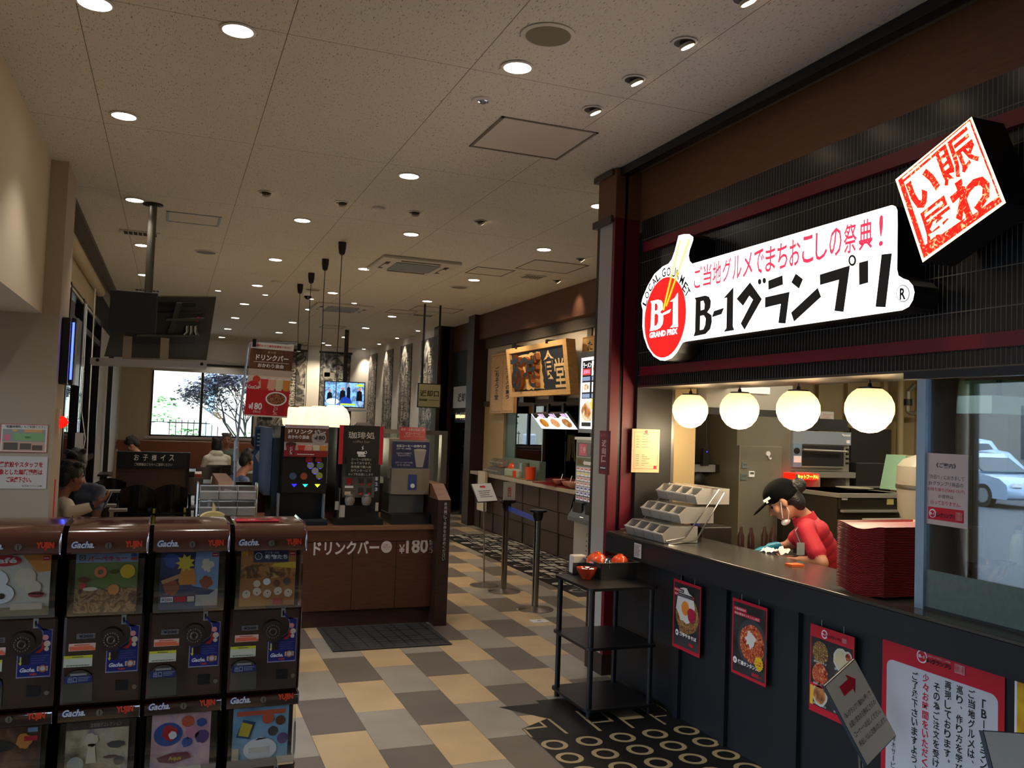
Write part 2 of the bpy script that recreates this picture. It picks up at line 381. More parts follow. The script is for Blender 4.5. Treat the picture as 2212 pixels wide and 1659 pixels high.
mxx = P(435, 870, y=BY).x; b_.box(mxx-.03, mxx+.03, BY-.03, BY+.1, wz0, wz1, BLKP)
fr = struct(b_.build('window_2', smooth=0))
struct(MB().box(wx0, wx1, BY+.04, BY+.05, wz0, wz1, glassmat('clear_glass', (.92, .95, .95), .03)).build('window_2_pane', fr, smooth=0))
struct(MB().box(wx0-.1, wx1+.1, BY-.12, BY, wz0-.06, wz0, WHITEW).build('window_2_sill', fr, smooth=0))
tag(MB().box(wx0, wx1, BY-.06, BY-.04, wz1-.17, wz1, mat('pale_blind', '#c9c6ba', .8)).box(-1.1, wx1+.1, BY-.08, BY-.02, wz1, wz1+.05, BLKP).build('window_blind', smooth=0), 'pale roller blind pulled up at the top of the rear window', 'blind')
TERR = mat('terracotta_bench', '#8c5537', .7, var=.05)
tag(MB().box(-1.1, 3.2, 21.55, 21.75, .35, 1.06, TERR).box(-1.1, 3.2, 21.0, 21.6, .3, .45, mat('dark_bench', '#2a211d', .6)).box(-1.05, 3.15, 21.05, 21.7, 0, .3, mat('dark_bench', '#2a211d', .6)).build('bench_seat', bevel=.01), 'long terracotta backed bench along the wall below the rear window', 'bench')
struct(MB().box(-1.08, -1.0, 17.2, 17.28, 0, 3.2, BLKP).build('trim_2', smooth=0))
RX = 4.76
struct(MB().box(RX, RX+.15, 16.0, BY, 0, C, WHITEW).build('wall_right_13', smooth=0))
BRN = wood('brown_cladding', '#4a2b1c', '#5a3422', .55, (3, 3, 30)); DBR = mat('dark_brown_post', '#2b1712', .45); GRY = mat('grey_band', '#4f463e', .6)
def pillar(name, y0, y1, x0, x1):
    b_ = MB().box(x0, x1, y0, y1, 0, C, DBR).box(x0-.012, x0, y0, y0+.06, 0, C, mat('grey_post_face', '#3a3432', .5))
    return struct(b_.build(name, smooth=0))
pillar('trim_3', 13.95, 14.3, 4.72, 5.3); pillar('trim_4', 16.0, 16.35, 4.70, 5.0)
NAVY = mat('navy_panel', '#141c2b', .6)
b_ = MB().box(4.98, 5.08, 14.3, 16.0, 1.86, 3.05, NAVY).box(4.96, 4.98, 14.6, 15.6, 1.80, 1.86, mat('bay_lamp', '#e8d48c', .4, emit=1.5)).box(5.0, 5.4, 14.3, 16.0, 3.05, C, BRN).box(5.5, 5.6, 14.3, 16.0, 0, 2.1, mat('alcove_black', '#0a0b0e', .7)).box(5.3, 5.6, 15.9, 16.0, 0, 2.1, NAVY)
struct(b_.build('wall_right_12', smooth=0))
PX, PY = 2.86, 5.46
pil_w = mat('pilaster_white', '#b4afa6', .6); MAR = mat('maroon_panel', '#6a0f22', .45); WBR = wood('pilaster_brown', '#6b4428', '#774d2f', .55, (3, 3, 30))
zb = 3.19
b_ = MB()
b_.box(PX, PX+.30, PY, PY+.22, .14, zb, pil_w)                       # white side toward the aisle
b_.box(PX-.004, PX+.065, PY-.02, PY+.02, .14, zb, MAR)
b_.box(PX+.065, PX+.095, PY-.005, PY+.02, 0, C-.01, BLKP)
b_.box(PX+.095, PX+.19, PY-.02, PY+.02, .14, zb, MAR)
b_.box(PX-.01, PX+.19, PY-.02, PY+.24, 0, .14, mat('pilaster_foot', '#35221a', .6))
b_.box(PX-.01, PX+.065, PY-.03, PY+.24, zb, C-.01, WBR).box(PX+.095, PX+.3, PY-.03, PY+.24, zb, C-.01, WBR)
b_.box(PX-.03, PX+.04, PY+.0, PY+.29, zb-.03, zb+.02, mat('pilaster_cap', '#4a3c30', .5)).box(PX-.03, PX+.02, PY+.0, PY+.29, C-.05, C-.01, mat('pilaster_cap', '#4a3c30', .5))
b_.box(PX, PX+.04, PY+.22, PY+.26, 0, zb, mat('pilaster_edge', '#1c140f', .5))
struct(b_.build('trim_5', smooth=0))
BLKW = mat('black_shop_wall', '#1c1a18', .5)
KX1 = 3.33
struct(MB().box(PX+.19, KX1, 5.40, 5.46, 0, 3.1, BLKW).box(KX1, KX1+.025, 5.395, 5.47, 1.0, 2.02, STEEL).build('wall_right_2', smooth=0))
HX = 3.05
zt, zs = 3.18, 1.995
def tilewall():
    M = bpy.data.materials.new('black_slat_tile'); M.use_nodes = True; nt = M.node_tree; b = nt.nodes['Principled BSDF']; L = nt.links.new
    tc = nt.nodes.new('ShaderNodeTexCoord'); sx = nt.nodes.new('ShaderNodeSeparateXYZ'); L(tc.outputs['Object'], sx.inputs[0])
    def ln(o, period, w):
        p = nt.nodes.new('ShaderNodeMath'); p.operation = 'PINGPONG'; p.inputs[1].default_value = period/2; L(o, p.inputs[0])
        q = nt.nodes.new('ShaderNodeMath'); q.operation = 'LESS_THAN'; q.inputs[1].default_value = w; L(p.outputs[0], q.inputs[0]); return q.outputs[0]
    mxn = nt.nodes.new('ShaderNodeMath'); mxn.operation = 'MAXIMUM'; L(ln(sx.outputs[1], .0235, .0016), mxn.inputs[0]); L(ln(sx.outputs[2], .16, .0022), mxn.inputs[1])
    mx = nt.nodes.new('ShaderNodeMix'); mx.data_type = 'RGBA'; L(mxn.outputs[0], mx.inputs['Factor']); mx.inputs['A'].default_value = (*lin('#16171b'), 1); mx.inputs['B'].default_value = (*lin('#6a655e'), 1)
    L(mx.outputs['Result'], b.inputs['Base Color']); b.inputs['Roughness'].default_value = .22
    bp = nt.nodes.new('ShaderNodeBump'); bp.invert = True; bp.inputs['Strength'].default_value = .4; L(mxn.outputs[0], bp.inputs['Height']); L(bp.outputs[0], b.inputs['Normal'])
    return M
TW_ = tilewall()
b_ = MB().box(HX, HX+.3, -4, 5.40, zs+.012, zt, TW_).box(HX-.004, HX+.3, -4, 5.395, zs, zs+.012, mat('header_edge', '#6d6358', .35, .6))
struct(b_.build('wall_right_3', smooth=0))
b_ = MB().box(HX, HX+.5, -4, 5.43, zt, C-.005, WBR)
struct(b_.build('wall_right_4', smooth=0))
MARS = mat('maroon_strip', '#7c1226', .35)
def strip(za, zb_): return MB().box(HX-.03, HX, -4, 5.32, za, zb_, MARS)
z1a, z1b = P(1800, 405, x=HX-.03).z, P(1800, 377, x=HX-.03).z
z2b, z2a = P(1800, 752, x=HX-.03).z, P(1800, 778, x=HX-.03).z
struct(strip(z1a, z1b).build('trim_6', smooth=0)); struct(strip(z2a, z2b).build('trim_7', smooth=0))
struct(MB().box(2.88, 2.945, -4, 5.44, C-.06, C-.002, BLKP).box(2.945, 2.955, -4, 5.44, C-.03, C-.002, mat('slot_lip', '#8d857a', .4)).box(2.975, HX, -4, 5.44, C-.012, C-.002, mat('soffit_grey', '#6b625a', .7)).build('trim_8', smooth=0))
KY, KR = 6.75, 7.6
KC = 2.45
kw = mat('kitchen_cream_panel', '#9a8660', .5); kst = mat('kitchen_steel_wall', '#5d574c', .35, .7, var=.1)
b_ = MB().box(3.55, KR, KY, KY+.1, 0, KC, kw)
b_.box(3.6, 5.0, KY-.02, KY, 0, KC, kst)
for xx in (5.35, 5.75, 6.1, 6.55, 7.0): b_.box(xx, xx+.05, KY-.05, KY, 0, KC, kw)
struct(b_.build('wall_right_5', smooth=0))
struct(MB().box(KR, KR+.1, -4, KY, 0, KC, mat('kitchen_side', '#6b6250', .6)).build('wall_right_6', smooth=0))
struct(MB().box(3.55, 3.58, 5.50, KY, 0, KC, kw).box(3.33, 3.58, 5.47, 5.50, 0, KC, kw).build('wall_right_7', smooth=0))
struct(MB().box(HX+.3, KR, -4, 5.5, KC, KC+.05, mat('kitchen_ceiling', '#8f8672', .6)).box(3.56, KR, 5.5, KY, KC, KC+.05, mat('kitchen_ceiling', '#8f8672', .6)).build('ceiling_2', smooth=0))
struct(MB().box(HX+.3, HX+.75, -4, 5.4, zs+.03, zs+.06, mat('kitchen_soffit', '#3f3a33', .3, .5)).build('ceiling_3', smooth=0))
struct(MB().box(3.52, KR, KY+.1, KY+.12, 0, C, mat('aisle_wall', '#9a907f', .7)).box(3.50, 3.53, PY+.24, KY+.12, 0, C, mat('aisle_wall', '#9a907f', .7)).box(PX+.3, 3.53, PY+.2, PY+.24, 0, C, mat('aisle_wall', '#9a907f', .7)).build('wall_right_8', smooth=0))
CX = 2.83
ctop = mat('counter_top_dark', '#4d4a44', .22, .35, var=.06, vscale=3); NVY = mat('black_counter_panel', '#12151b', .5)
cn = empty('serving_counter', (CX, 2, 0), 'long black serving counter with dark steel top under the lit round lamps', 'counter')
MB().box(0, .5, -6, 3.39, .985, 1.0, ctop).build('worktop', cn, smooth=0, bevel=.003)
MB().box(0, .04, -6, 3.39, .86, .984, NVY).build('fascia', cn, smooth=0)
b_ = MB().box(.07, .1, -6, 3.39, 0, .86, NVY)
for y in (P(1565, 1300, x=2.88).y, P(1718, 1400, x=2.88).y, P(1465, 1300, x=2.88).y, P(2185, 1500, x=2.88).y): b_.box(.045, .07, y-2.025, y-1.975, 0, .86, NVY)
b_.build('front_panel', cn, smooth=0)
MB().box(.1, .5, -6, 3.38, .02, .98, NVY).build('body', cn, smooth=0)
MB().box(.09, .45, -6, 3.37, 0, .05, BLKP).build('plinth', cn, smooth=0)
g = empty('glass_screen', (2.96, 1.0, 1.0), 'tall glass screen with frosted lower band standing on the black counter', 'screen')
ALU = mat('pale_aluminium', '#9fb3c4', .3, .6)
gy = P(1995, 1150, x=2.96).y-1.0
MB().box(-.02, .02, gy-.02, gy+.025, 0, .955, ALU).build('post', g, smooth=0)
MB().box(-.004, .004, -3.5, gy-.02, 0, .955, glassmat('screen_glass', (.80, .86, .84), .16)).build('pane', g, smooth=0)
MB().box(-.007, -.0045, -3.5, gy-.02, 0, .165, mat('frosted_film', '#5e716c', .6, var=.3, vscale=40)).build('frosted_band', g, smooth=0)
MB().box(-.012, .03, -3.5, gy-.02, .0, .012, mat('screen_rail', '#2a2c30', .4)).build('rail', g, smooth=0)
MB().box(-.02, .2, -3.5, gy+.1, .958, .99, mat('screen_head', '#0e1016', .4)).build('head_rail', g, smooth=0)
MB().box(-.004, .004, -.135, -.125, 0, .955, mat('pane_joint', '#8fa5b0', .2)).build('joint', g, smooth=0)
INK2 = mat('inlay_black', '#0e0d0e', .45); INC = mat('inlay_cream', '#a3906a', .5)
b_ = MB(); z0 = .002
cy1 = 4.60
b_.ngon([(1.88, 1.0, z0), (2.92, 1.0, z0), (2.92, 5.0, z0), (1.93, 4.99, z0), (2.2, 4.64, z0), (1.93, cy1, z0)], INK2)
b_.box(2.20, 2.92, 4.4, 5.05, 0, z0-.0003, INK2)
def ring(cx, cy, r, r2, m):
    n = 32; vs = [(cx+q*math.cos(2*math.pi*i/n), cy+q*math.sin(2*math.pi*i/n), z0+.0012) for q in (r, r2) for i in range(n)]
    b_.add(vs, [(i, (i+1) % n, (i+1) % n+n, i+n) for i in range(n)], m)
for j in range(8):
    for i in range(5): ring(2.0+.2055*i, 4.325-.1895*j, .073, .047, INC)
def fq(pts): b_.ngon([(x, y, z0+.0012) for x, y in pts], INC)
S8 = 200/1659
def fp(a, b): q = P(1240+a*S8, 1380+b*S8, z=0); return (q.x, q.y)
for q in ([(15, 1305), (60, 1300), (505, 1659), (440, 1659)], [(385, 1272), (430, 1268), (715, 1485), (320, 1525), (300, 1505), (640, 1470)], [(565, 1262), (615, 1258), (1090, 1605), (1040, 1610)], [(640, 1262), (965, 1232), (1265, 1425), (890, 1462)], [(1115, 1215), (1160, 1212), (1659, 1540), (1620, 1548)], [(1460, 1180), (1480, 1178), (1659, 1290), (1659, 1310)], [(1420, 1395), (1659, 1375), (1659, 1390), (1450, 1412)]):
    fq([fp(*p_) for p_ in q])
struct(b_.build('floor_2', smooth=0))
S9 = 700/2212
b_ = MB()
def fp2(a, b): q = P(640+a*S9, 1180+b*S9, z=0); return (q.x, q.y, z0+.001)
b_.ngon([fp2(1540, 1250), fp2(1710, 1180), fp2(1950, 1215), fp2(1950, 1300), fp2(1620, 1320)], INK2)
for q in ([(1545, 1252), (1560, 1250), (1615, 1308), (1600, 1310)], [(1560, 1245), (1690, 1232), (1655, 1205), (1668, 1200), (1715, 1240), (1575, 1256)], [(1710, 1182), (1730, 1182), (1858, 1282), (1838, 1284)]):
    b_.ngon([Vector(fp2(*p_))+Vector((0, 0, .001)) for p_ in q], INC)
struct(b_.build('floor_3', smooth=0))
b_ = MB().box(3.9, 5.1, 8.0, 12.85, 0, .002, INK2); CRM = mat('inlay_pale', '#b8b0a0', .5)
rd = random.Random(3)
for j in range(24):
    y = 12.7-j*.20; x = 3.95+(.18 if j % 2 else 0)
    k = j
    while x < 5.02:
        t = k % 4
        if t == 0:   # solid half-bowl
            b_.ngon([(x+.15*math.cos(a_)*1.0+.13, y+.08*math.sin(a_), .0032) for a_ in [math.pi/2+math.pi*i/12 for i in range(13)]], CRM); x += .16
        elif t == 1:
            b_.ngon([(x, y-.08, .0032), (x+.11, y-.08, .0032), (x+.11, y+.08, .0032), (x, y+.08, .0032)], CRM); x += .16
        elif t == 2: # open bowl
            n = 12; vs = []
            for q in (1, .78): vs += [(x+.13+.13*q*math.cos(math.pi/2+math.pi*i/n), y+.08*q*math.sin(math.pi/2+math.pi*i/n), .0032) for i in range(n+1)]
            b_.add(vs, [(i, i+1, i+n+2, i+n+1) for i in range(n)], CRM); x += .16
        else:
            for dx in (0, .045, .09): b_.ngon([(x+dx, y-.07, .0032), (x+dx+.016, y-.07, .0032), (x+dx+.016, y+.07, .0032), (x+dx, y+.07, .0032)], CRM)
            x += .15
        k += 1
struct(b_.build('floor_4', smooth=0))
struct(MB().box(-40, -2.4, -30, 60, -.12, -.02, mat('asphalt', '#4c4f54', .8, var=.1)).box(-40, 40, 23, 60, -.12, -.02, mat('paving', '#9b978e', .8)).build('ground', smooth=0))
EXT = mat('beige_building', '#c9bda3', .8)
bw = empty('building', (2, 31, 0), 'beige building wall seen outside through the rear window', 'building')
MB().box(-12, 14, 0, 3, -.02, 7, EXT).build('wall', bw, smooth=0)
MB().box(-12, 14, -.05, 0, 3.6, 3.8, mat('blue_grey_band', '#6f8294', .6)).build('band', bw, smooth=0)
MB().box(-.9, -.65, -.12, 0, -.02, 3.6, mat('pale_blue_pipe', '#a8c6da', .5)).build('downpipe', bw, smooth=0)
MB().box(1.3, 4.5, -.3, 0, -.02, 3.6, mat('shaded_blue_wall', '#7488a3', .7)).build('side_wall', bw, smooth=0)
b2 = empty('building', (-30, 15, 0), 'plain grey building across the car park reflected in the glass screen', 'building')
MB().box(-4, 0, -30, 40, -.02, 9, mat('grey_building', '#7f7a72', .8)).build('wall', b2, smooth=0)
b_ = MB()
for i in range(12): b_.box(0, .05, -28+i*5.5, -25+i*5.5, 1, 3.4, mat('dark_shop_window', '#2a2f35', .3))
b_.build('window_row', b2, smooth=0)
b_ = MB()
for y in (-3.9, -1.5, .9, 3.3, 7.15): b_.box(-2.4, -2.32, y-.035, y+.035, 0, 2.4, DKF)
b_.box(-2.4, -2.32, -4, 7.24, 2.34, 2.4, DKF).box(-2.4, -2.32, -4, 7.24, 0, .05, DKF)
dr = struct(b_.build('door_1', smooth=0))
struct(MB().box(-2.365, -2.355, -3.9, 7.15, .05, 2.34, glassmat('door_glass', (.93, .95, .96), .02)).build('door_1_pane', dr, smooth=0))
# ======================= CEILING THINGS =======================
LAMPC = mat('downlight_lens', '#fff3e4', .4, emit=9.0); RIMW = mat('white_trim_ring', '#cfcac2', .45)
def spot(parent, loc, watts, size=105, colr=(1, .93, .84), aim=None, blend=.6):
    l = bpy.data.lights.new('lamp_light', 'SPOT'); l.energy = watts; l.spot_size = math.radians(size); l.spot_blend = blend; l.color = colr; l.shadow_soft_size = .04
    o = bpy.data.objects.new('lamp_light', l); col.objects.link(o); o.parent = parent; o.location = loc
    if aim is not None: o.rotation_euler = Vector(aim).to_track_quat('-Z', 'Y').to_euler()
    return o
def mk_down(r):
    MBr = MB(); n = 28
    MBr.lathe((0, 0, -.006), [(r*1.18, .004), (r*1.2, 0), (r, -.003), (r*.96, .006)], RIMW, n)
    return MBr
dn0 = None
big = [(205, 5), (514, 64), (268, 249), (1118, 144), (884, 379), (653, 475), (888, 505), (291, 431), (307, 529), (595, 560), (787, 580), (1175, 538), (1296, 444), (1024, 604), (556, 616), (719, 632), (923, 650), (311, 593), (528, 656), (508, 686), (669, 668), (847, 683), (632, 696), (790, 708), (603, 718), (492, 710), (479, 728), (709, 745), (745, 728)]
small = [(573, 636), (672, 645), (765, 654), (471, 627)]
def place_down(lst, r, watts, name, label, cat, group):
    first = None
    for px, py in lst:
        q = P(px, py, z=C)
        if first is None:
            first = empty(name, (q.x, q.y, C), label, cat, group)
            mk_down(r).build('trim_ring', first)
            MB().lathe((0, 0, -.0085), [(r*.97, .001), (r*.97, 0)], LAMPC, 28).build('lens', first)
            spot(first, (0, 0, -.03), watts)
            cur = first
        else: cur = dup(first, (q.x, q.y, C))
place_down(big, .072, W_DOWN, 'downlight', 'round lit downlight flush in the speckled white ceiling', 'downlight', 'large lit downlights in the ceiling')
place_down(small, .04, W_SMALL, 'small_downlight', 'small round lit downlight between the large ones far down the ceiling', 'downlight', 'small lit downlights in the ceiling')
adj = [((1479, 90), 'adjustable spotlight in the ceiling, nearest the lit shop sign', (.45, -.05, -1)), ((1370, 170), 'adjustable spotlight in the ceiling, middle of the row beside the access hatch', (.45, -.05, -1)), ((1281, 235), 'adjustable spotlight in the ceiling just above the square access hatch', (.45, -.05, -1)),
       ((1610, -6), 'adjustable spotlight cut by the top edge of the photo', (.45, -.05, -1)), ((738, 437), 'small tilted spotlight in the ceiling left of the round sensor', (.3, 1, -1)), ((895, 458), 'small tilted spotlight right of the smoke detector', (.3, 1, -1)), ((1037, 477), 'small tilted spotlight in the ceiling between two downlights', (1, .6, -1)),
       ((573, 415), 'small tilted spotlight alone left of the pendant cords', (.2, 1, -1)), ((1254, 558), 'small tilted spotlight by the far shop sign', (1, .2, -1)), ((1203, 605), 'small tilted spotlight over the far shop ceiling edge', (1, .2, -1))]
for (px, py), lab, aim in adj:
    q = P(px, py, z=C); e = empty('spotlight', (q.x, q.y, C), lab, 'spotlight')
    r = .05
    MB().lathe((0, 0, -.006), [(r*1.25, .004), (r*1.25, 0), (r*1.02, -.002), (r, .004)], RIMW, 24).build('trim_ring', e)
    MB().lathe((0, 0, -.0075), [(r, .001), (r, 0)], mat('spot_recess', '#3c372f', .5), 24).build('recess', e)
    d = Vector(aim).normalized(); p0 = Vector((0.01, 0, -.008)); p1 = p0+d*.016
    MB().cone(p0-d*.0, p1, r*.72, r*.72, mat('spot_can', '#b9ae98', .4), 20).build('lamp_head', e)
    MB().cone(p1, p1+d*.003, r*.62, r*.62, mat('spot_lens', '#ffe6bd', .4, emit=7), 20).build('lens', e)
    spot(e, p1+d*.02, W_WASH, 50, aim=d, colr=(1, .84, .62), blend=.8)
for px, py in ((903, 712), (858, 728), (819, 741), (786, 752)):
    q = P(px, py, z=C); e = empty('wall_washer', (q.x, q.y, C), 'small bright spotlight washing the white wall of hanging photo strips', 'spotlight', 'spotlights along the photo strip wall')
    MB().lathe((0, 0, -.006), [(.06, .004), (.06, 0), (.045, -.02), (.04, -.02)], RIMW, 20).build('trim_ring', e)
    MB().lathe((0, 0, -.03), [(.04, .003), (.035, 0)], LAMPC, 20).build('lens', e)
    spot(e, (.02, 0, -.05), 60, 75, aim=(RX-q.x, 0, -1.0), colr=(1, .82, .6), blend=.7)
q = P(748, 760, y=20.0)
e = empty('wall_washer', (3.35, 21.3, C), 'spotlight over the rear wall glowing between the two photo panels', 'spotlight')
MB().lathe((0, 0, -.006), [(.06, .004), (.06, 0), (.045, -.02), (.04, -.02)], RIMW, 20).build('trim_ring', e)
MB().lathe((0, 0, -.03), [(.04, .003), (.035, 0)], LAMPC, 20).build('lens', e)
spot(e, (0, 0, -.05), 120, 70, aim=(0, .9, -1.0), colr=(1, .78, .5), blend=.8)
def disc_thing(name, px, py, r, label, cat, c='#7b7362'):
    q = P(px, py, z=C); e = empty(name, (q.x, q.y, C), label, cat)
    MB().lathe((0, 0, -.008), [(r, .006), (r, .002), (r*.84, -.002), (r*.8, .004)], RIMW, 36).build('rim', e)
    MB().lathe((0, 0, -.009), [(r*.81, .002), (r*.81, 0)], mat('grille_'+c, c, .8), 36).build('grille', e)
disc_thing('ceiling_speaker', 1184, 75, .13, 'large round ceiling speaker above the nearest lit downlight', 'speaker')
disc_thing('ceiling_speaker', 445, 544, .13, 'round ceiling speaker right of the television pole', 'speaker', '#6f7277')
disc_thing('ceiling_speaker', 676, 641-16, .12, 'round ceiling speaker behind the pendant cords', 'speaker', '#7c756b')
disc_thing('ceiling_speaker', 992, 620, .13, 'round ceiling speaker below the downlights near the far shop', 'speaker', '#7d776d')
for px, py, lab in ((818, 449, 'round white smoke detector between two small spotlights'), (595, 608, 'round white smoke detector near the rear of the ceiling left of the pendant cords')):
    q = P(px, py, z=C); o = MB().lathe((0, 0, 0), [(.055, 0), (.055, -.015), (.035, -.03), (.0, -.032)], RIMW, 24).build('smoke_detector'); o.location = q; tag(o, lab, 'detector')
q = P(1043, 216, z=C); e = empty('emergency_light', (q.x, q.y, C), 'small round emergency lamp with faceted lens left of the access hatch', 'lamp')
MB().lathe((0, 0, 0), [(.065, 0), (.062, -.008), (.035, -.01)], RIMW, 28).build('rim', e)
MB().lathe((0, 0, 0), [(.034, -.009), (.03, -.014), (.018, -.018), (0, -.02)], mat('faceted_lens', '#9ea3b4', .1, .9), 10).build('lens', e, smooth=0)
def hatch(pts, label, fw=.02, c='#7d766c'):
    q = [P(a, b, z=C-.004) for a, b in pts]; x0 = (q[0].x+q[3].x)/2; x1 = (q[1].x+q[2].x)/2; y1 = (q[0].y+q[1].y)/2; y0 = (q[2].y+q[3].y)/2
    m_ = mat('hatch_frame_'+c, c, .4, .4)
    e = empty('access_hatch', ((x0+x1)/2, (y0+y1)/2, C), label, 'hatch'); w_ = abs(x1-x0)/2; h_ = abs(y1-y0)/2
    b_ = MB(); b_.box(-w_, w_, -h_, -h_+fw, -.006, -.001, m_).box(-w_, w_, h_-fw, h_, -.006, -.001, m_).box(-w_, -w_+fw, -h_, h_, -.006, -.001, m_).box(w_-fw, w_, -h_, h_, -.006, -.001, m_); b_.build('frame', e, smooth=0)
    MB().box(-w_+fw+.006, w_-fw-.006, -h_+fw+.006, h_-fw-.006, -.003, -.001, mat('hatch_board', '#cfc8bb', .85)).build('panel', e, smooth=0)
hatch([(1087, 250), (1292, 289), (1203, 346), (1013, 316)], 'large square access hatch in the ceiling near the spotlights', .016)
hatch([(360, 456), (480, 470), (472, 491), (360, 477)], 'rectangular ceiling access hatch beside the television pole', .02, '#8d96a3')
hatch([(1032, 577), (1112, 584), (1085, 598), (1003, 589)], 'small thin framed ceiling hatch right of the air conditioner', .012)
hatch([(1155, 561), (1267, 573), (1230, 592), (1113, 580)], 'square thin framed ceiling hatch near the far shop', .012)
hatch([(842, 667), (898, 673), (890, 680), (836, 674)], 'small ceiling hatch at the rear right', .015)
hatch([(905, 661), (998, 669), (985, 677), (880, 670)], 'wide thin framed ceiling hatch beside the wall grille', .015)
hatch([(700, 701), (744, 706), (738, 712), (690, 707)], 'small ceiling hatch deep in the rear of the hall', .02)
def vent(px, py, w_, h_, label):
    q = P(px, py, z=C); e = empty('ceiling_vent', (q.x, q.y, C), label, 'vent')
    MB().box(-w_, w_, -h_, h_, -.012, 0, RIMW).build('frame', e, smooth=0)
    b_ = MB().box(-w_*.85, w_*.85, -h_*.75, h_*.75, -.0135, -.011, mat('vent_dark', '#26241f', .8))
    for i in range(8): b_.box(-w_*.85+i*w_*.24, -w_*.85+i*w_*.24+.008, -h_*.75, h_*.75, -.016, -.012, RIMW)
    b_.build('louvre', e, smooth=0)
vent(303, 503, .19, .11, 'rectangular ceiling air vent behind the television pole')
vent(1149, 597, .14, .13, 'square grey ceiling air grille near the far shop')
vent(912, 680, .2, .12, 'ceiling air grille near the photo strip wall')
vent(318, 626, .2, .1, 'narrow ceiling air vent just above the hanging television')
def cassette(q, label):
    e = empty('air_conditioner', (q.x, q.y, C), label, 'air conditioner'); h = .46
    W_ = mat('cassette_white', '#c9c4ba', .5)
    MB().box(-h, h, -h, h, -.035, 0, W_).build('panel', e, smooth=0, bevel=.01)
    b_ = MB().box(-h*.56, h*.56, -h*.56, h*.56, -.042, -.034, mat('cassette_grille', '#7f8790', .6))
    for i in range(26): b_.box(-h*.56+i*h*.0431, -h*.56+i*h*.0431+.005, -h*.56, h*.56, -.045, -.041, mat('cassette_rib', '#9aa1a8', .5))
    b_.build('intake_grille', e, smooth=0)
    for sx_, sy_, a_, b2_ in ((0, .76, .5, .055), (0, -.76, .5, .055), (.76, 0, .055, .5), (-.76, 0, .055, .5)):
        MB().box(h*(sx_-a_), h*(sx_+a_), h*(sy_-b2_), h*(sy_+b2_), -.038, -.033, mat('cassette_slot', '#2e2317', .6)).build('air_slot', e, smooth=0)
        MB().box(h*(sx_-a_*.9), h*(sx_+a_*.9), h*(sy_-b2_*.5), h*(sy_+b2_*.5), -.046, -.037, W_).build('flap', e, smooth=0)
cassette(P(893, 572, z=C), 'square ceiling air conditioner nearest the camera, right of the pendant cords')
cassette(P(737, 664, z=C), 'square ceiling air conditioner directly behind the pendant cords')
cassette(P(630, 741, z=C), 'square ceiling air conditioner deepest in the hall')
q = P(665, 640, z=3.5); e = empty('security_camera', (q.x, q.y, C), 'white dome security camera between two pendant cords', 'camera')
MB().lathe((0, 0, 0), [(.07, 0), (.07, -.04), (.05, -.05)], WHITE, 20).build('mount', e)
MB().ell((0, 0, -.05), (.055, .055, .05), mat('smoked_dome', '#121212', .1), 20, 10).build('dome', e)
PAPL = mat('paper_globe', '#ffe2b0', .6, emit=1.05)
yl = [P(743, 524, z=C).y, P(703, 560, z=C).y, P(672, 590, z=C).y, P(648, 614, z=C).y]
labs = ['glowing paper globe pendant on a long black cord, largest and nearest of the four', 'glowing paper globe pendant, second nearest in the row over the drink bar', 'glowing paper globe pendant, third in the row over the drink bar', 'glowing paper globe pendant farthest back, half hidden by the hanging poster']
p0 = None
for i, y in enumerate(yl):
    if p0 is None:
        p0 = empty('pendant_lamp', (1.587, y, C), labs[0], 'pendant lamp', 'paper globe pendants over the drink bar')
        MB().lathe((0, 0, 0), [(.042, 0), (.04, -.06), (.03, -.12), (.012, -.135), (0, -.135)], BLKP, 20).build('ceiling_cup', p0)
        MB().tube([(0, 0, -.13), (-.004, 0, -.5), (.003, 0, -.8), (-.005, 0, -1.2), (.002, 0, -1.5), (0, 0, -1.70)], .0045, BLKP, 6).build('cord', p0)
        MB().lathe((0, 0, -1.87), [(0, .163), (.07, .162), (.12, .125), (.15, .07), (.16, 0), (.15, -.07), (.11, -.12), (.06, -.15), (0, -.155)], PAPL, 28).build('globe', p0)
        b_ = MB()
        for k in range(7):
            zz = .13-.042*k; rr = math.sqrt(max(.0001, .161**2-zz**2)); b_.lathe((0, 0, -1.87+zz), [(rr+.001, .001), (rr+.001, -.001)], mat('globe_rib', '#ffe9c8', .6, emit=.8), 28)
        l = bpy.data.lights.new('lamp_light', 'POINT'); l.energy = 12; l.color = (1, .82, .58); l.shadow_soft_size = .16
        lo = bpy.data.objects.new('lamp_light', l); col.objects.link(lo); lo.parent = p0; lo.location = (0, 0, -2.10)
    else: dup(p0, (1.587, y, C), labs[i])
q = P(331, 441, z=C); q2 = P(331, 640, y=q.y)
ty = q.y
tv = empty('hanging_television', (q.x, ty, C), 'large black television seen from behind, hung from a ceiling pole with a white shelf below', 'television')
OLV = mat('painted_pole', '#57544a', .4, .5)
def T(px, py, y=0): v = P(px, py, y=ty+y); return v-Vector((q.x, ty, C))
MB().lathe((0, 0, 0), [(.085, 0), (.085, -.012), (.05, -.02)], BLKP, 24).cone((0, 0, 0), (0, 0, T(322, 650).z), .035, .035, OLV, 18).build('pole', tv)
a = T(240, 640); b = T(340, 778)
zt_, zb_ = T(290, 636).z, T(290, 720).z; xl, xr = T(240, 680).x, T(340, 680).x
MB().box(xl, xr, -.22, .0, zb_, zt_, mat('control_box', '#1b1f27', .4)).build('control_box', tv, smooth=0, bevel=.006)
tlc, trc, brc, blc = T(262, 640, .12), T(467, 642, .12), T(446, 778, .30), T(225, 770, .30)
TVB = mat('television_back', '#454035', .4, var=.2, vscale=3)
n_ = (trc-tlc).cross(blc-tlc).normalized()*.05
if n_.y > 0: n_ = -n_
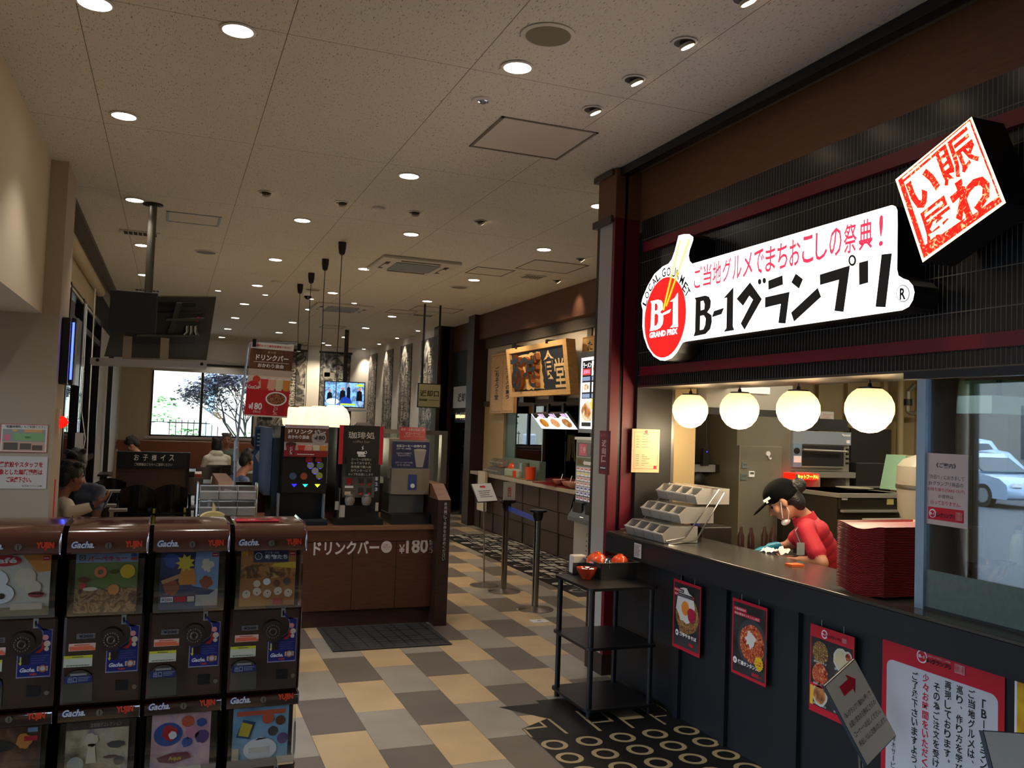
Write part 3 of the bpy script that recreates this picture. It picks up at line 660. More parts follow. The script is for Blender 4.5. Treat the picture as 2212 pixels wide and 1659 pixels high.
MB().prism([tlc, trc, brc, blc], -n_, TVB).build('television_body', tv, smooth=0)
b_ = MB(); cc = (tlc+trc+brc+blc)/4+n_*.4; ex = (trc-tlc)*.5; ez = (tlc-blc)*.5
def tvp(u, v, l=0): return cc+ex*u+ez*v+n_*l
def tvbox(b_, u0, u1, v0, v1, l0, l1, m_): b_.prism([tvp(u0, v0, l0), tvp(u1, v0, l0), tvp(u1, v1, l0), tvp(u0, v1, l0)], n_*(l1-l0), m_)
tvbox(b_, -.6, .75, -.5, .55, -.5, .8, mat('television_hump', '#2b2721', .4)); tvbox(b_, .18, .55, .72, .86, -.4, .05, mat('vent_dark', '#26241f', .8)); tvbox(b_, -.25, .1, .72, .86, -.4, .05, mat('vent_dark', '#26241f', .8))
b_.build('back_cover', tv, smooth=0)
b_ = MB(); tvbox(b_, .0, .8, .32, .40, .8, 1.6, OLV); tvbox(b_, -.5, .8, -.22, -.16, .8, 1.6, OLV); tvbox(b_, .12, .24, -.1, .9, .6, 1.4, mat('bracket_grey', '#4a443b', .45, .5)); b_.build('bracket', tv, smooth=0)
b_ = MB()
for i in range(9):
    u = .45+.03*i; b_.tube([tvp(u, .1+.02*(i % 3), 1.0), tvp(u+.03, -.05, 1.6), tvp(u-.04+.02*i, -.22, 1.3)], .006, [BLKP, WHITE, mat('cable_grey', '#77756d', .5)][i % 3], 5)
tvbox(b_, .66, .70, .28, .42, .9, 1.4, RED); b_.build('cable', tv)
WSH = mat('white_shelf_bar', '#b9bdc4', .4)
A, B = T(195, 772, -.1), T(447, 782, -.1)
d = (B-A); s_ = MB(); s_.prism([A, B, B+Vector((0, 0, -.055)), A+Vector((0, 0, -.055))], Vector((0, .32, 0)), WSH); s_.build('shelf', tv, smooth=0)
for k in (.30, .62):
    p_ = A+d*k; MB().box(p_.x-.035, p_.x+.035, -.06, -.02, p_.z, p_.z+.20, mat('bracket_tan', '#a59a88', .5)).build('shelf_bracket', tv, smooth=0)
b_ = MB(); 
for k in (.06, .955): b_.cyl(A+d*k+Vector((0, -.003, -.02)), A+d*k+Vector((0, .0, -.02)), .014, BLKP, 14)
b_.build('bolt', tv)
y = 18.0; a = P(703, 824, y=y); b = P(785, 880, y=y)
e = empty('television', ((a.x+b.x)/2, y, (a.z+b.z)/2), 'switched-on wall television far back showing people in dark suits', 'television')
w_ = (b.x-a.x)/2; h_ = abs(a.z-b.z)/2
MB().box(-w_-.02, w_+.02, 0, .06, -h_-.02, h_+.02, BLKP).build('case', e, smooth=0)
pn = frontpan(-w_, w_, -h_, h_, -.002); scr = blotch('tv_picture', ['#2b4a78', '#7fb4e6', '#3c5a80', '#a8c8e8'], 5, emit=1.1)
pn.rect(0, 0, 1, 1, scr, 0)
dk = mat('tv_dark', '#0d1526', .4, emit=.3); bl = mat('tv_blue', '#1c3fae', .4, emit=.7); sk = mat('tv_skin', '#b98f80', .4, emit=.6)
for u, v, r in ((.12, .45, .07), (.45, .55, .08), (.88, .55, .08), (.6, .7, .05)): pn.disc(u, v+.18, r*.55, sk, 1); pn.poly([(u-r, 0.25), (u+r, .25), (u+r*.8, v+.08), (u, v+.14), (u-r*.8, v+.08)], dk, 2)
pn.poly([(.38, .1), (.7, .1), (.66, .32), (.52, .42), (.42, .35)], bl, 3); pn.disc(.2, .2, .16, mat('tv_white', '#cfe4f4', .4, emit=1), 2, rb=.13)
pn.rect(.4, .06, .78, .13, mat('tv_caption', '#b7d642', .4, emit=.8), 4); pn.rect(.8, .85, .97, .95, mat('tv_caption', '#b7d642', .4, emit=.8), 4)
pn.mb.build('screen', e, smooth=0)
MB().box(-w_-.05, w_+.12, -.15, .1, -h_-.09, -h_-.05, WSH).build('shelf', e, smooth=0)
MB().box(-.04, .04, .02, .06, h_, C-(a.z+b.z)/2, BLKP).box(-.02, .15, .0, .06, -h_-.5, -h_-.09, BLKP).build('pole', e, smooth=0)
# ======================= SHOP SIGNS (near shop) =======================
SX = 2.88
LIT = mat('lit_sign_white', '#ffffff', .4, emit=1.25); LRED = mat('lit_red', '#ef1a1a', .4, emit=.95); LPINK = mat('lit_pink', '#d8324e', .4, emit=.85)
LBLK = mat('sign_black_letter', '#15181c', .5); LYEL = mat('lit_yellow', '#f2c229', .4, emit=.9); LGRN = mat('lit_green', '#bfdc6a', .4, emit=1.0); SIDE = mat('sign_side', '#121214', .4)
sg = empty('illuminated_sign', (SX, 3.8, 2.5), 'big white illuminated shop sign with red round emblem and black lettering', 'sign')
def W(px, py, x=SX): v = P(px, py, x=x); return v-Vector((SX, 3.8, 2.5))
Lx = -.0009
def k1(a, b): return (1350+a*.18083, 480+b*.18083)     # crop of the emblem
def k2(a, b): return (1600+a*.18987, 430+b*.18987)     # crop of the right half
out = [k1(*q) for q in ((640, 160), (700, 143), (770, 143), (815, 175), (815, 215), (775, 330), (762, 400), (775, 465), (805, 495))]
out += [k2(*q) for q in ((1720, 68), (1765, 85), (1784, 130), (1786, 300), (1780, 800), (1795, 870), (1850, 905), (1910, 925), (1960, 985), (1978, 1060), (1960, 1150), (1915, 1225), (1840, 1265))]
out += [k1(*q) for q in ((730, 1425), (690, 1440), (665, 1480), (620, 1560), (560, 1625), (480, 1655), (420, 1650), (340, 1600), (270, 1500), (225, 1370), (208, 1250), (212, 1050), (195, 970), (215, 890), (270, 760), (350, 620), (450, 530), (520, 495), (560, 440), (595, 340))]
dpt = .14
MB().prism([W(*q) for q in out][::-1], (dpt, 0, 0), LIT, SIDE).build('sign_box', sg, smooth=0)
MB().box(dpt, HX-SX, -.9, -.8, -.2, .2, SIDE).box(dpt, HX-SX, .6, .7, -.2, .2, SIDE).build('sign_bracket', sg, smooth=0)
def put(b_, pts, kf, m_, l): b_.ngon([W(*kf(*q))+Vector((Lx*l, 0, 0)) for q in pts][::-1], m_)
def ellw(b_, c, ra, rb, kf, m_, l, n=40, t=0):
    put(b_, [(c[0]+ra*math.cos(2*math.pi*i/n), c[1]+rb*math.sin(2*math.pi*i/n)) for i in range(n)], kf, m_, l)
b_ = MB()
cpt = W(*k1(483, 1137)); top = W(*k1(483, 660)); bot = W(*k1(483, 1615)); lf = W(*k1(236, 1137)); rt = W(*k1(730, 1137))
ry = abs(lf.y-rt.y)/2; rz = (top.z-bot.z)/2; cyy, czz = (lf.y+rt.y)/2, (top.z+bot.z)/2
b_.ngon([(Lx*1, cyy-ry*math.cos(2*math.pi*i/48), czz+rz*math.sin(2*math.pi*i/48)) for i in range(48)], LRED)
bo = [(308, 945), (395, 925), (435, 935), (455, 970), (452, 1040), (420, 1075), (455, 1100), (462, 1150), (452, 1215), (425, 1260), (385, 1285), (298, 1303), (310, 1240), (320, 980)]
put(b_, bo, k1, LIT, 2); put(b_, [(360, 975), (385, 970), (395, 1000), (392, 1050), (360, 1060)], k1, LRED, 3); put(b_, [(358, 1100), (388, 1092), (402, 1120), (398, 1200), (378, 1235), (355, 1240)], k1, LRED, 3)
put(b_, [(455, 1085), (555, 1035), (535, 1080), (440, 1120)], k1, LIT, 2)
put(b_, [(635, 840), (635, 1200), (638, 1250), (540, 1260), (572, 1225), (578, 945), (538, 950), (600, 900)], k1, LIT, 2)
for px_ in (((655, 212), (672, 218), (475, 1055), (455, 1050)), ((765, 198), (785, 210), (505, 1012), (492, 998))):
    a1, a2, a3, a4 = px_; f = .49
    mid1 = (a2[0]+(a3[0]-a2[0])*f, a2[1]+(a3[1]-a2[1])*f); mid2 = (a1[0]+(a4[0]-a1[0])*f, a1[1]+(a4[1]-a1[1])*f)
    put(b_, [a1, a2, mid1, mid2], k1, LGRN, 4); put(b_, [mid2, mid1, a3, a4], k1, LYEL, 5)
b_.build('emblem', sg, smooth=0)
b_ = MB()
for pts, kf in (([(832, 905), (960, 876), (1005, 890), (1028, 940), (1022, 1020), (985, 1075), (1035, 1110), (1040, 1190), (1020, 1275), (965, 1335), (820, 1365), (838, 1310), (848, 930)], k1),
                ([(1065, 1062), (1185, 1022), (1155, 1098), (1040, 1135)], k1), ([(1297, 775), (1290, 1240), (1307, 1290), (1180, 1310), (1213, 1265), (1220, 900), (1178, 910)], k1),
                ([(108, 948), (242, 1138), (45, 1488), (2, 1415), (142, 1145), (100, 1100), (28, 1215), (-45, 1135)], k2),
                ([(315, 930), (478, 868), (482, 972), (318, 1032)], k2), ([(280, 1118), (558, 1055), (512, 1416), (430, 1410), (458, 1192), (278, 1235)], k2),
                ([(628, 848), (710, 912), (665, 1020), (578, 948)], k2), ([(878, 1010), (916, 1112), (608, 1395), (575, 1292)], k2),
                ([(902, 860), (1245, 755), (1172, 1284), (1068, 1272), (1120, 918), (904, 978)], k2), ([(1348, 725), (1452, 698), (1452, 950), (1350, 978)], k2),
                ([(1605, 630), (1722, 618), (1650, 1230), (1536, 1226)], k2)):
    put(b_, pts, kf, LBLK, 1)
put(b_, [(908, 945), (940, 938), (955, 980), (950, 1040), (908, 1055)], k1, LIT, 2); put(b_, [(902, 1120), (945, 1112), (968, 1150), (962, 1225), (940, 1280), (898, 1290)], k1, LIT, 2)
ellw(b_, (217, 940), 20, 32, k2, LBLK, 1, 20); ellw(b_, (270, 928), 20, 32, k2, LBLK, 1, 20); ellw(b_, (1273, 698), 44, 64, k2, LBLK, 2, 28); ellw(b_, (1273, 698), 24, 40, k2, LIT, 3, 28)
ellw(b_, (1848, 1075), 76, 98, k2, LBLK, 1, 32); ellw(b_, (1848, 1075), 69, 90, k2, LIT, 2, 32)
sl = 'ご当地グルメでまちおこしの祭典！'
L0t, L0b = (1501, 578), (1501, 624); R0t, R0b = (1925, 458), (1925, 527)
yL = W(1500, 600).y; yR = W(1926, 492).y
pt0, pb0 = W(*L0t), W(*L0b); pt1, pb1 = W(*R0t), W(*R0b)
for i, ch in enumerate(sl):
    f0 = i/len(sl); f1 = (i+.86)/len(sl)
    za = pb0.z+(pb1.z-pb0.z)*f0; zc = pt0.z+(pt1.z-pt0.z)*f0
    pn = Pan((0, yL+(yR-yL)*f0, za), (0, (yR-yL)*(f1-f0), 0), (0, 0, zc-za), b_)
    pn.text(ch, 0, 0, 1, 1, LPINK, 2, bold=0.012) if ch != '！' else pn.text('!', .3, 0, .6, 1, LPINK, 2)
ra, rb = W(*k2(1815, 1150)), W(*k2(1885, 1005))
Pan((0, ra.y, ra.z), (0, rb.y-ra.y, 0), (0, 0, rb.z-ra.z), b_).text('R', 0, 0, 1, 1, LBLK, 4, bold=.03)
ga, gb = W(*k1(298, 1388)), W(*k1(632, 1262))
Pan((0, ga.y, ga.z), (0, gb.y-ga.y, 0), (0, 0, gb.z-ga.z), b_).text('GRAND PRIX', 0, 0, 1, 1, LIT, 4, bold=.035)
word = 'LOCAL GOURMET'
pos = [(243, 955), (268, 870), (308, 783), (352, 710), (396, 655), None, (468, 605), (527, 592), (588, 600), (635, 628), (686, 690), (722, 775), (750, 840)]
ang = [66, 60, 52, 42, 32, 0, 12, 4, -4, -18, -30, -42, -50]
for ch, q, a_ in zip(word, pos, ang):
    if q is None: continue
    c_ = W(*k1(*q)); s_ = .058; t_ = math.radians(a_)
    r_ = Vector((0, -math.cos(t_), math.sin(t_))); u_ = Vector((0, math.sin(t_), math.cos(t_)))
    Pan(c_-r_*s_*.38-u_*s_*.5, r_*s_*.76, u_*s_, b_).text(ch, 0, 0, 1, 1, LBLK, 3, bold=.02)
b_.build('lettering', sg, smooth=0)
DX = 2.80
dc = [P(*q, x=DX) for q in ((1934, 388), (2099, 252), (2173, 438), (1993, 567))]
cen = sum(dc, Vector())/4
dm = empty('illuminated_sign', cen, 'tilted square illuminated sign with red brush characters in a red seal frame', 'sign')
LCR = mat('lit_cream', '#fff0c2', .4, emit=1.2); LR2 = blotch('lit_seal_red', ['#e8160f', '#ea1c12', '#f02818', '#f6c98a'], 34, emit=1.0, dist=2.0)
loc = [q-cen for q in dc]
MB().prism(loc[::-1], (.17, 0, 0), LCR, SIDE).build('sign_box', dm, smooth=0)
MB().box(.17, HX-DX, -.05, .05, -.05, .05, SIDE).build('sign_bracket', dm, smooth=0)
pn = Pan(loc[3], (loc[2]-loc[3]), (loc[0]-loc[3]))
pn.rect(.03, .03, .97, .97, LR2, 1); pn.rect(.09, .10, .955, .955, LCR, 2) ; pn.rect(.045, .9, .6, .93, LR2, 3)
pn.rect(.955, .4, .965, .9, LR2, 3)
pn.poly([(.09, .10), (.5, .07), (.6, .12), (.3, .13), (.25, .16), (.09, .14)], LR2, 3)
pn.text('賑', .50, .52, .93, .93, LR2, 4, bold=.015); pn.text('わ', .50, .07, .93, .50, LR2, 4, bold=.045); pn.text('い', .10, .50, .46, .86, LR2, 4, bold=.04); pn.text('屋', .11, .07, .49, .47, LR2, 4, bold=.012)
pn.mb.build('lettering', dm, smooth=0)
def put_front(name, pts, y, label, cat, draw, th=.004, body=None, group=None):
    """pts: TL, BR pixels on plane y"""
    a = P(*pts[0], y=y); b = P(*pts[1], y=y)
    o_ = Vector((a.x, y, b.z)); pn = Pan((0, 0, 0), (b.x-a.x, 0, 0), (0, 0, a.z-b.z)); pn.slab(th, body or PAPER); pn.o = Vector((0, 0, 0)); draw(pn)
    ob = pn.mb.build(name, smooth=0); ob.location = o_; return tag(ob, label, cat, group)
def put_side(name, tl, br, x, label, cat, draw, th=.006, body=None, zz=None):
    a = P(*tl, x=x); b = P(*br, x=x); z1_, z0_ = (a.z, b.z) if zz is None else zz
    pn = Pan((0, 0, 0), (0, b.y-a.y, 0), (0, 0, z1_-z0_)); pn.slab(th, body or PAPER); draw(pn)
    ob = pn.mb.build(name, smooth=0); ob.location = (x, a.y, z0_); return tag(ob, label, cat)
TANP = mat('tan_certificate', '#cdb28a', .6)
def d_cert(p):
    p.rect(0, 0, 1, 1, TANP, 0); p.frame(.08, .08, .93, .93, .008, RED, 1); p.disc(.5, .94, .05, RED, 2); p.rect(.4, .88, .58, .895, INK, 2)
    for i, y in enumerate((.82, .76, .70, .64, .58, .40, .36, .31, .26, .21, .16)):
        p.rect(.14, y, .26, y+.008, INK, 2); p.rect(.36, y, .36+.1+.25*((i*7) % 5)/5, y+.008, INK, 2)
    p.rect(.80, .09, .90, .16, RED, 2)
put_front('certificate', ((1366, 926), (1423, 1021)), 5.392, 'tan certificate sheet with thin red border on the black shop wall', 'certificate', d_cert)
FOOD1 = blotch('noodle_photo', ['#2a160c', '#6b4322', '#a87b45', '#d8b070'], 60, dist=3); FOOD2 = blotch('ramen_photo', ['#4a0d08', '#a8341c', '#d06a38', '#e4b080'], 40, dist=2)
DKB = blotch('dark_plate', ['#151313', '#2c2a2b', '#3a3839'], 8); EGG = mat('egg_white_print', '#d9d3cc', .5); YOLK = mat('yolk_orange', '#e0832a', .5); YEL = mat('yellow_print', '#e8bc1c', .5); BOWLW = mat('bowl_white', '#cfc8b8', .4)
def irr(p, cx, cy, r, m_, l, seed=1, rb=None, n=18, j=.25):
    rd = random.Random(seed); k = (p.w/p.h if rb is None else rb/r)
    p.poly([(cx+r*(1-j*rd.random())*math.cos(2*math.pi*i/n), cy+r*k*(1-j*rd.random())*math.sin(2*math.pi*i/n)) for i in range(n)], m_, l)
def d_yaki(p):
    p.rect(0, 0, 1, 1, RED, 0); p.rect(.04, .05, .97, .96, DKB, 1); p.rect(.04, .05, .97, .2, mat('poster_grey', '#3a3838', .5), 1.5)
    irr(p, .52, .52, .47, FOOD1, 2, 3); irr(p, .45, .66, .38, EGG, 3, 4); irr(p, .47, .62, .15, YOLK, 4, 5, j=.1); irr(p, .70, .55, .17, mat('ginger_red', '#a81c3a', .5), 5, 6)
    p.rect(.04, .83, .40, .88, RED, 3); p.text('秋田県横手市', .06, .84, .38, .87, WHITE, 5); p.rect(.04, .77, .78, .82, RED, 3); p.text('横手やきそばサンライズ', .07, .78, .76, .81, WHITE, 5)
    p.disc(.19, .235, .06, WHITE, 5); p.text('1', .165, .222, .21, .248, BLACK, 7, bold=.05); p.text('横手やきそば', .28, .205, .90, .262, WHITE, 6, bold=.04)
    p.text('780', .62, .10, .80, .15, RED, 6, bold=.04); p.rect(.3, .14, .56, .145, INK, 6)
def d_tan(p):
    p.rect(0, 0, 1, 1, RED, 0); p.rect(.04, .04, .97, .96, DKB, 1)
    p.disc(.60, .48, .42, mat('grey_bowl', '#3f4045', .4), 2); irr(p, .60, .47, .36, FOOD2, 3, 8, j=.1); irr(p, .56, .52, .18, EGG, 4, 9, n=24, j=.6)
    p.rect(.06, .85, .44, .90, RED, 3); p.text('千葉県勝浦市', .08, .86, .42, .89, WHITE, 5); p.rect(.06, .79, .82, .84, RED, 3); p.text('熱血!!勝浦タンタンメン船団', .09, .80, .80, .83, WHITE, 5)
    p.disc(.13, .19, .06, WHITE, 5); p.text('2', .11, .175, .15, .205, BLACK, 7, bold=.05); p.text('勝浦タンタンメン', .22, .155, .88, .215, WHITE, 6, bold=.04); p.star(.82, .26, .13, YEL, 6); p.text('ピリ辛', .74, .265, .90, .29, RED, 8, bold=.02); p.text('注意', .75, .23, .89, .255, RED, 8, bold=.02)
    p.text('800', .62, .07, .84, .12, RED, 6, bold=.04); p.text('円', .86, .075, .92, .10, RED, 6)
def d_menu(p):
    p.rect(0, 0, 1, 1, RED, 0); p.rect(.03, .08, .97, .86, DKB, 1)
    p.disc(.34, .925, .07, WHITE, 2); p.disc(.34, .925, .05, RED, 3); p.text('B-1', .30, .915, .38, .935, WHITE, 5, bold=.03); p.text('B-1グランプリ', .40, .90, .72, .935, BLACK, 4, bold=.04); p.rect(.74, .90, .84, .95, mat('pink_seal', '#c98a8a', .5), 3); p.text('賑わい屋', .745, .905, .835, .945, RED, 5)
    for i, (cx, cy, m_) in enumerate(((.25, .70, FOOD1), (.73, .70, mat('noodle_bowl', '#cbbd93', .5)), (.25, .45, FOOD2), (.73, .45, FOOD1), (.25, .22, blotch('motsu', ['#7a3a1c', '#b87340', '#d8a470'], 30)), (.73, .22, FOOD2))):
        irr(p, cx, cy, .19, BOWLW if i in (1, 4) else m_, 2, i, j=.08)
        if i in (1, 4): irr(p, cx, cy, .15, m_, 3, i, j=.1)
        p.text(['横手やきそば', '富士つけ麺', '勝浦タンタンメン', '富士宮やきそば', '厚木シロコロ', '甲府鳥もつ煮'][i], cx-.14, cy-.125, cx+.16, cy-.10, WHITE, 5)
    irr(p, .88, .76, .09, BOWLW, 4, 3, j=.05); irr(p, .88, .76, .065, FOOD2, 5, 3)
    p.rect(.03, .30, .5, .33, RED, 3); p.rect(.03, .08, .1, .30, YEL, 3)
def d_notice(p):
    p.rect(0, 0, 1, 1, RED, 0)
    r_ = .06; pts = []
    for cx, cy, a0 in ((.955-r_, .70-r_*.66, 0), (.045+r_, .70+.12*0-r_*.66, 90)):
        for i in range(7): t_ = math.radians(a0+15*i); pts.append((cx+r_*math.cos(t_), cy+.14+r_*.7*math.sin(t_)))
    p.poly(pts+[(.045, .04), (.955, .04)], mat('notice_grey', '#c9c9cf', .6), 1)
    p.disc(.36, .92, .045, WHITE, 2); p.disc(.36, .92, .036, RED, 3); p.text('B-1', .335, .912, .385, .93, WHITE, 5, bold=.03); p.text('B-1グランプリ', .40, .895, .60, .925, BLACK, 4, bold=.05); p.text('ご当地グルメでまちおこしの祭典！', .40, .93, .60, .942, mat('pale_pink', '#e8c0c0', .5), 4); p.rect(.63, .89, .71, .94, mat('pink_seal', '#c98a8a', .5), 3); p.text('賑わい屋', .635, .895, .705, .935, RED, 5)
    cols = [('「B-1グランプリ賑わい屋」では、', BLACK, .80), ('ご当地グルメは、全国各地を', BLACK, .83), ('巡り、作り方を学び、その味を', BLACK, .83), ('再現しております。', BLACK, .83), ('その為ご注文を受けてから調理', BLACK, .80), ('少々お時間をいただく場合が', RED, .83), ('ご了承下さいますよう、お願い', BLACK, .82)]
    x = .83
    for t_, m_, top in cols:
        p.vtext(t_, x, top-.0535*len(t_), x+.052, top, m_, 3, bold=.02); x -= .092
    p.vtext('厚木サービスエリア', .10, .04, .14, .40, BLACK, 3)
PXX = 2.868
def hang(name, tl, bl, br, label, draw, x=PXX):
    a = P(*tl, x=x); b = P(*bl, x=x); c_ = P(*br, x=x); pn = Pan((0, 0, 0), (0, c_.y-a.y, 0), (0, 0, a.z-b.z)); e = empty(name, (x, a.y, b.z), label, 'poster')
    pn.slab(.008, mat('poster_board', '#1a1a1c', .5)); draw(pn); pn.mb.build('print', e, smooth=0)
    h = a.z-b.z; wy = c_.y-a.y
    for k in (.25, .75): MB().tube([(.004, wy*k, h), (.004, wy*k, min(h+.09, .985-b.z))], .0012, mat('hanging_wire', '#b8b8b8', .4), 5).build('hanging_wire', e)
    return e
hang('hanging_poster', (1456, 1249), (1457, 1397), (1511, 1420), 'small framed poster of fried noodles with egg, leftmost on the black counter front', d_yaki)
hang('hanging_poster', (1583, 1290), (1582, 1452), (1654, 1487), 'framed poster of red chilli ramen, second from left on the counter front', d_tan)
hang('hanging_poster', (1751, 1346), (1754, 1535), (1843, 1567), 'red menu poster of several dishes, half hidden behind the tilted notice stand', d_menu)
an = P(1907, 1362, x=PXX); an2 = P(2168, 1437, x=PXX)
o = hang('notice_poster', (1907, 1362), (1906, 1720), (2168, 1790), 'large red bordered white notice of vertical black text on the counter front', d_notice)
def d_yel(p): p.rect(0, 0, 1, 1, WHITE, 0); p.rect(.08, .02, 1, .95, blotch('yellow_poster', ['#e0a010', '#f0c020', '#c03018'], 6), 1)
hang('hanging_poster', (2192, 1458), (2192, 1700), (2260, 1740), 'yellow and red poster cut by the right edge of the photo', d_yel)
def d_info(p):
    p.rect(0, 0, 1, 1, mat('info_paper', '#c6b4b4', .35), 0)
    DG = mat('dark_print', '#2c3038', .5)
    p.text('《ご案内》', .27, .80, .73, .87, DG, 1, bold=.02); p.text('「外回り」におきまして', .10, .64, .92, .70, DG, 1); p.text('B1グランプリ商品の', .10, .55, .90, .61, DG, 1); p.text('お持ち帰り(TAKE OUT)', .07, .46, .93, .52, RED, 1); p.text('の提供は', .33, .38, .68, .43, DG, 1); p.text('行っておりません。', .14, .28, .86, .345, RED, 1)
    p.rect(.09, .07, .92, .245, RED, 1); p.disc(.2, .155, .085, WHITE, 2); p.disc(.2, .15, .065, RED, 3); p.text('B-1', .15, .135, .25, .17, WHITE, 5, bold=.03); p.text('B-1グランプリ', .29, .11, .72, .175, BLACK, 4, bold=.04); p.rect(.74, .10, .89, .21, mat('pink_seal', '#c98a8a', .5), 3); p.text('賑わい屋', .75, .105, .88, .205, RED, 5)
a = P(1999, 978, x=2.953); b = P(2090, 1140, x=2.953)
pn = Pan((0, 0, 0), (0, b.y-a.y, 0), (0, 0, a.z-(P(1998, 1130, x=2.953).z))); pn.slab(.0015, mat('info_paper', '#c6b4b4', .35)); d_info(pn)
o = pn.mb.build('glass_notice', smooth=0); o.location = (2.953, a.y, P(1998, 1130, x=2.953).z); tag(o, 'laminated white notice with red logo strip taped to the glass screen', 'notice')
a = P(1368, 1185, x=2.826)
o = MB().box(0, .002, -.09, 0, -.09, 0, PAPER).build('paper_label', smooth=0); o.location = (2.826, P(1370, 1180, x=2.826).y, .97)
o.location.z = P(1370, 1172, x=2.826).z; tag(o, 'small printed label on the left end of the black counter edge', 'label')
pn = Pan((0, 0, -.09), (0, -.09, 0), (0, 0, .09)); pn.lines(.08, .08, .92, .92, 8, INK, 1); pn.mb.build('print', o, smooth=0)
def stand(name, cen, r, d, w_, h_, label, draw, foot):
    r = Vector(r).normalized(); d = Vector(d); d = (d-r*d.dot(r)).normalized(); n = (-d).cross(r)*-1
    n = r.cross(-d)
    e = empty(name, (foot[0], foot[1], 0), label, 'sign stand'); o0 = Vector(cen)-Vector((foot[0], foot[1], 0))
    pn = Pan(o0-r*w_/2+d*h_/2, r*w_, -d*h_); pn.slab(.012, mat('stand_grey', '#3c434c', .4)); pn.mb.build('sign_frame', e, smooth=0, bevel=.002)
    pn2 = Pan(o0-r*w_/2+d*h_/2, r*w_, -d*h_); draw(pn2); pn2.mb.build('notice_sheet', e, smooth=0)
    MB().cyl(o0-pn.n*.012, (0, 0, .02), .009, STEEL, 12).build('pole', e); MB().lathe((0, 0, 0), [(.15, 0), (.15, .008), (.05, .02), (.015, .028)], STEEL, 32).build('base', e)
def d_stand(p):
    p.rect(.01, .01, .99, .99, mat('cream_sheet', '#d9cdb6', .5), .4)
    p.poly([(.30, .76), (.30, .88), (.58, .88), (.58, .94), (.76, .82), (.58, .70), (.58, .76)], RED, 1.5)
    for i, t_ in enumerate(('「B-1グランプリ賑わい屋」で', 'お買い求めの食券はこちらの', 'コーナーへお出しください。', '呼出しベルと交換いたします。')): p.text(t_, .08, .55-.115*i, .93 if i < 3 else .96, .62-.115*i, INK, 1.5, bold=.01)
stand('notice_stand', (2.488, 2.635, .667), (.9, .245, .361), (.418, -.248, -.874), .21, .32, 'tilted notice stand with red arrow in front of the red menu poster', d_stand, (2.60, 2.72))
def d_stand2(p):
    p.rect(.01, .01, .99, .99, PAPER, .4); p.poly([(.36, .76), (.36, .86), (.56, .86), (.56, .91), (.66, .81), (.56, .71), (.56, .76)], RED, 1.5); p.lines(.22, .2, .85, .62, 4, INK, 1.5, fill=.4)
stand('notice_stand', (3.10, 8.65, .99), (.983, .177, .041), (.132, -.571, -.711), .237, .226, 'slim metal stand holding a small tilted notice left of the exit sign', d_stand2, (3.17, 8.76))
def d_blank(p): p.rect(.01, .01, .99, .99, PAPER, .4)
c3 = P(2160, 1650, y=1.75)
c3b = P(2195, 1700, y=1.7)
stand('notice_stand', (c3b.x+.06, c3b.y, c3b.z-.02), (.95, -.12, -.1), (-.15, -.45, -.88), .22, .30, 'pale sign sheet poking into the bottom right corner of the photo', d_blank, (c3b.x+.1, 1.85))
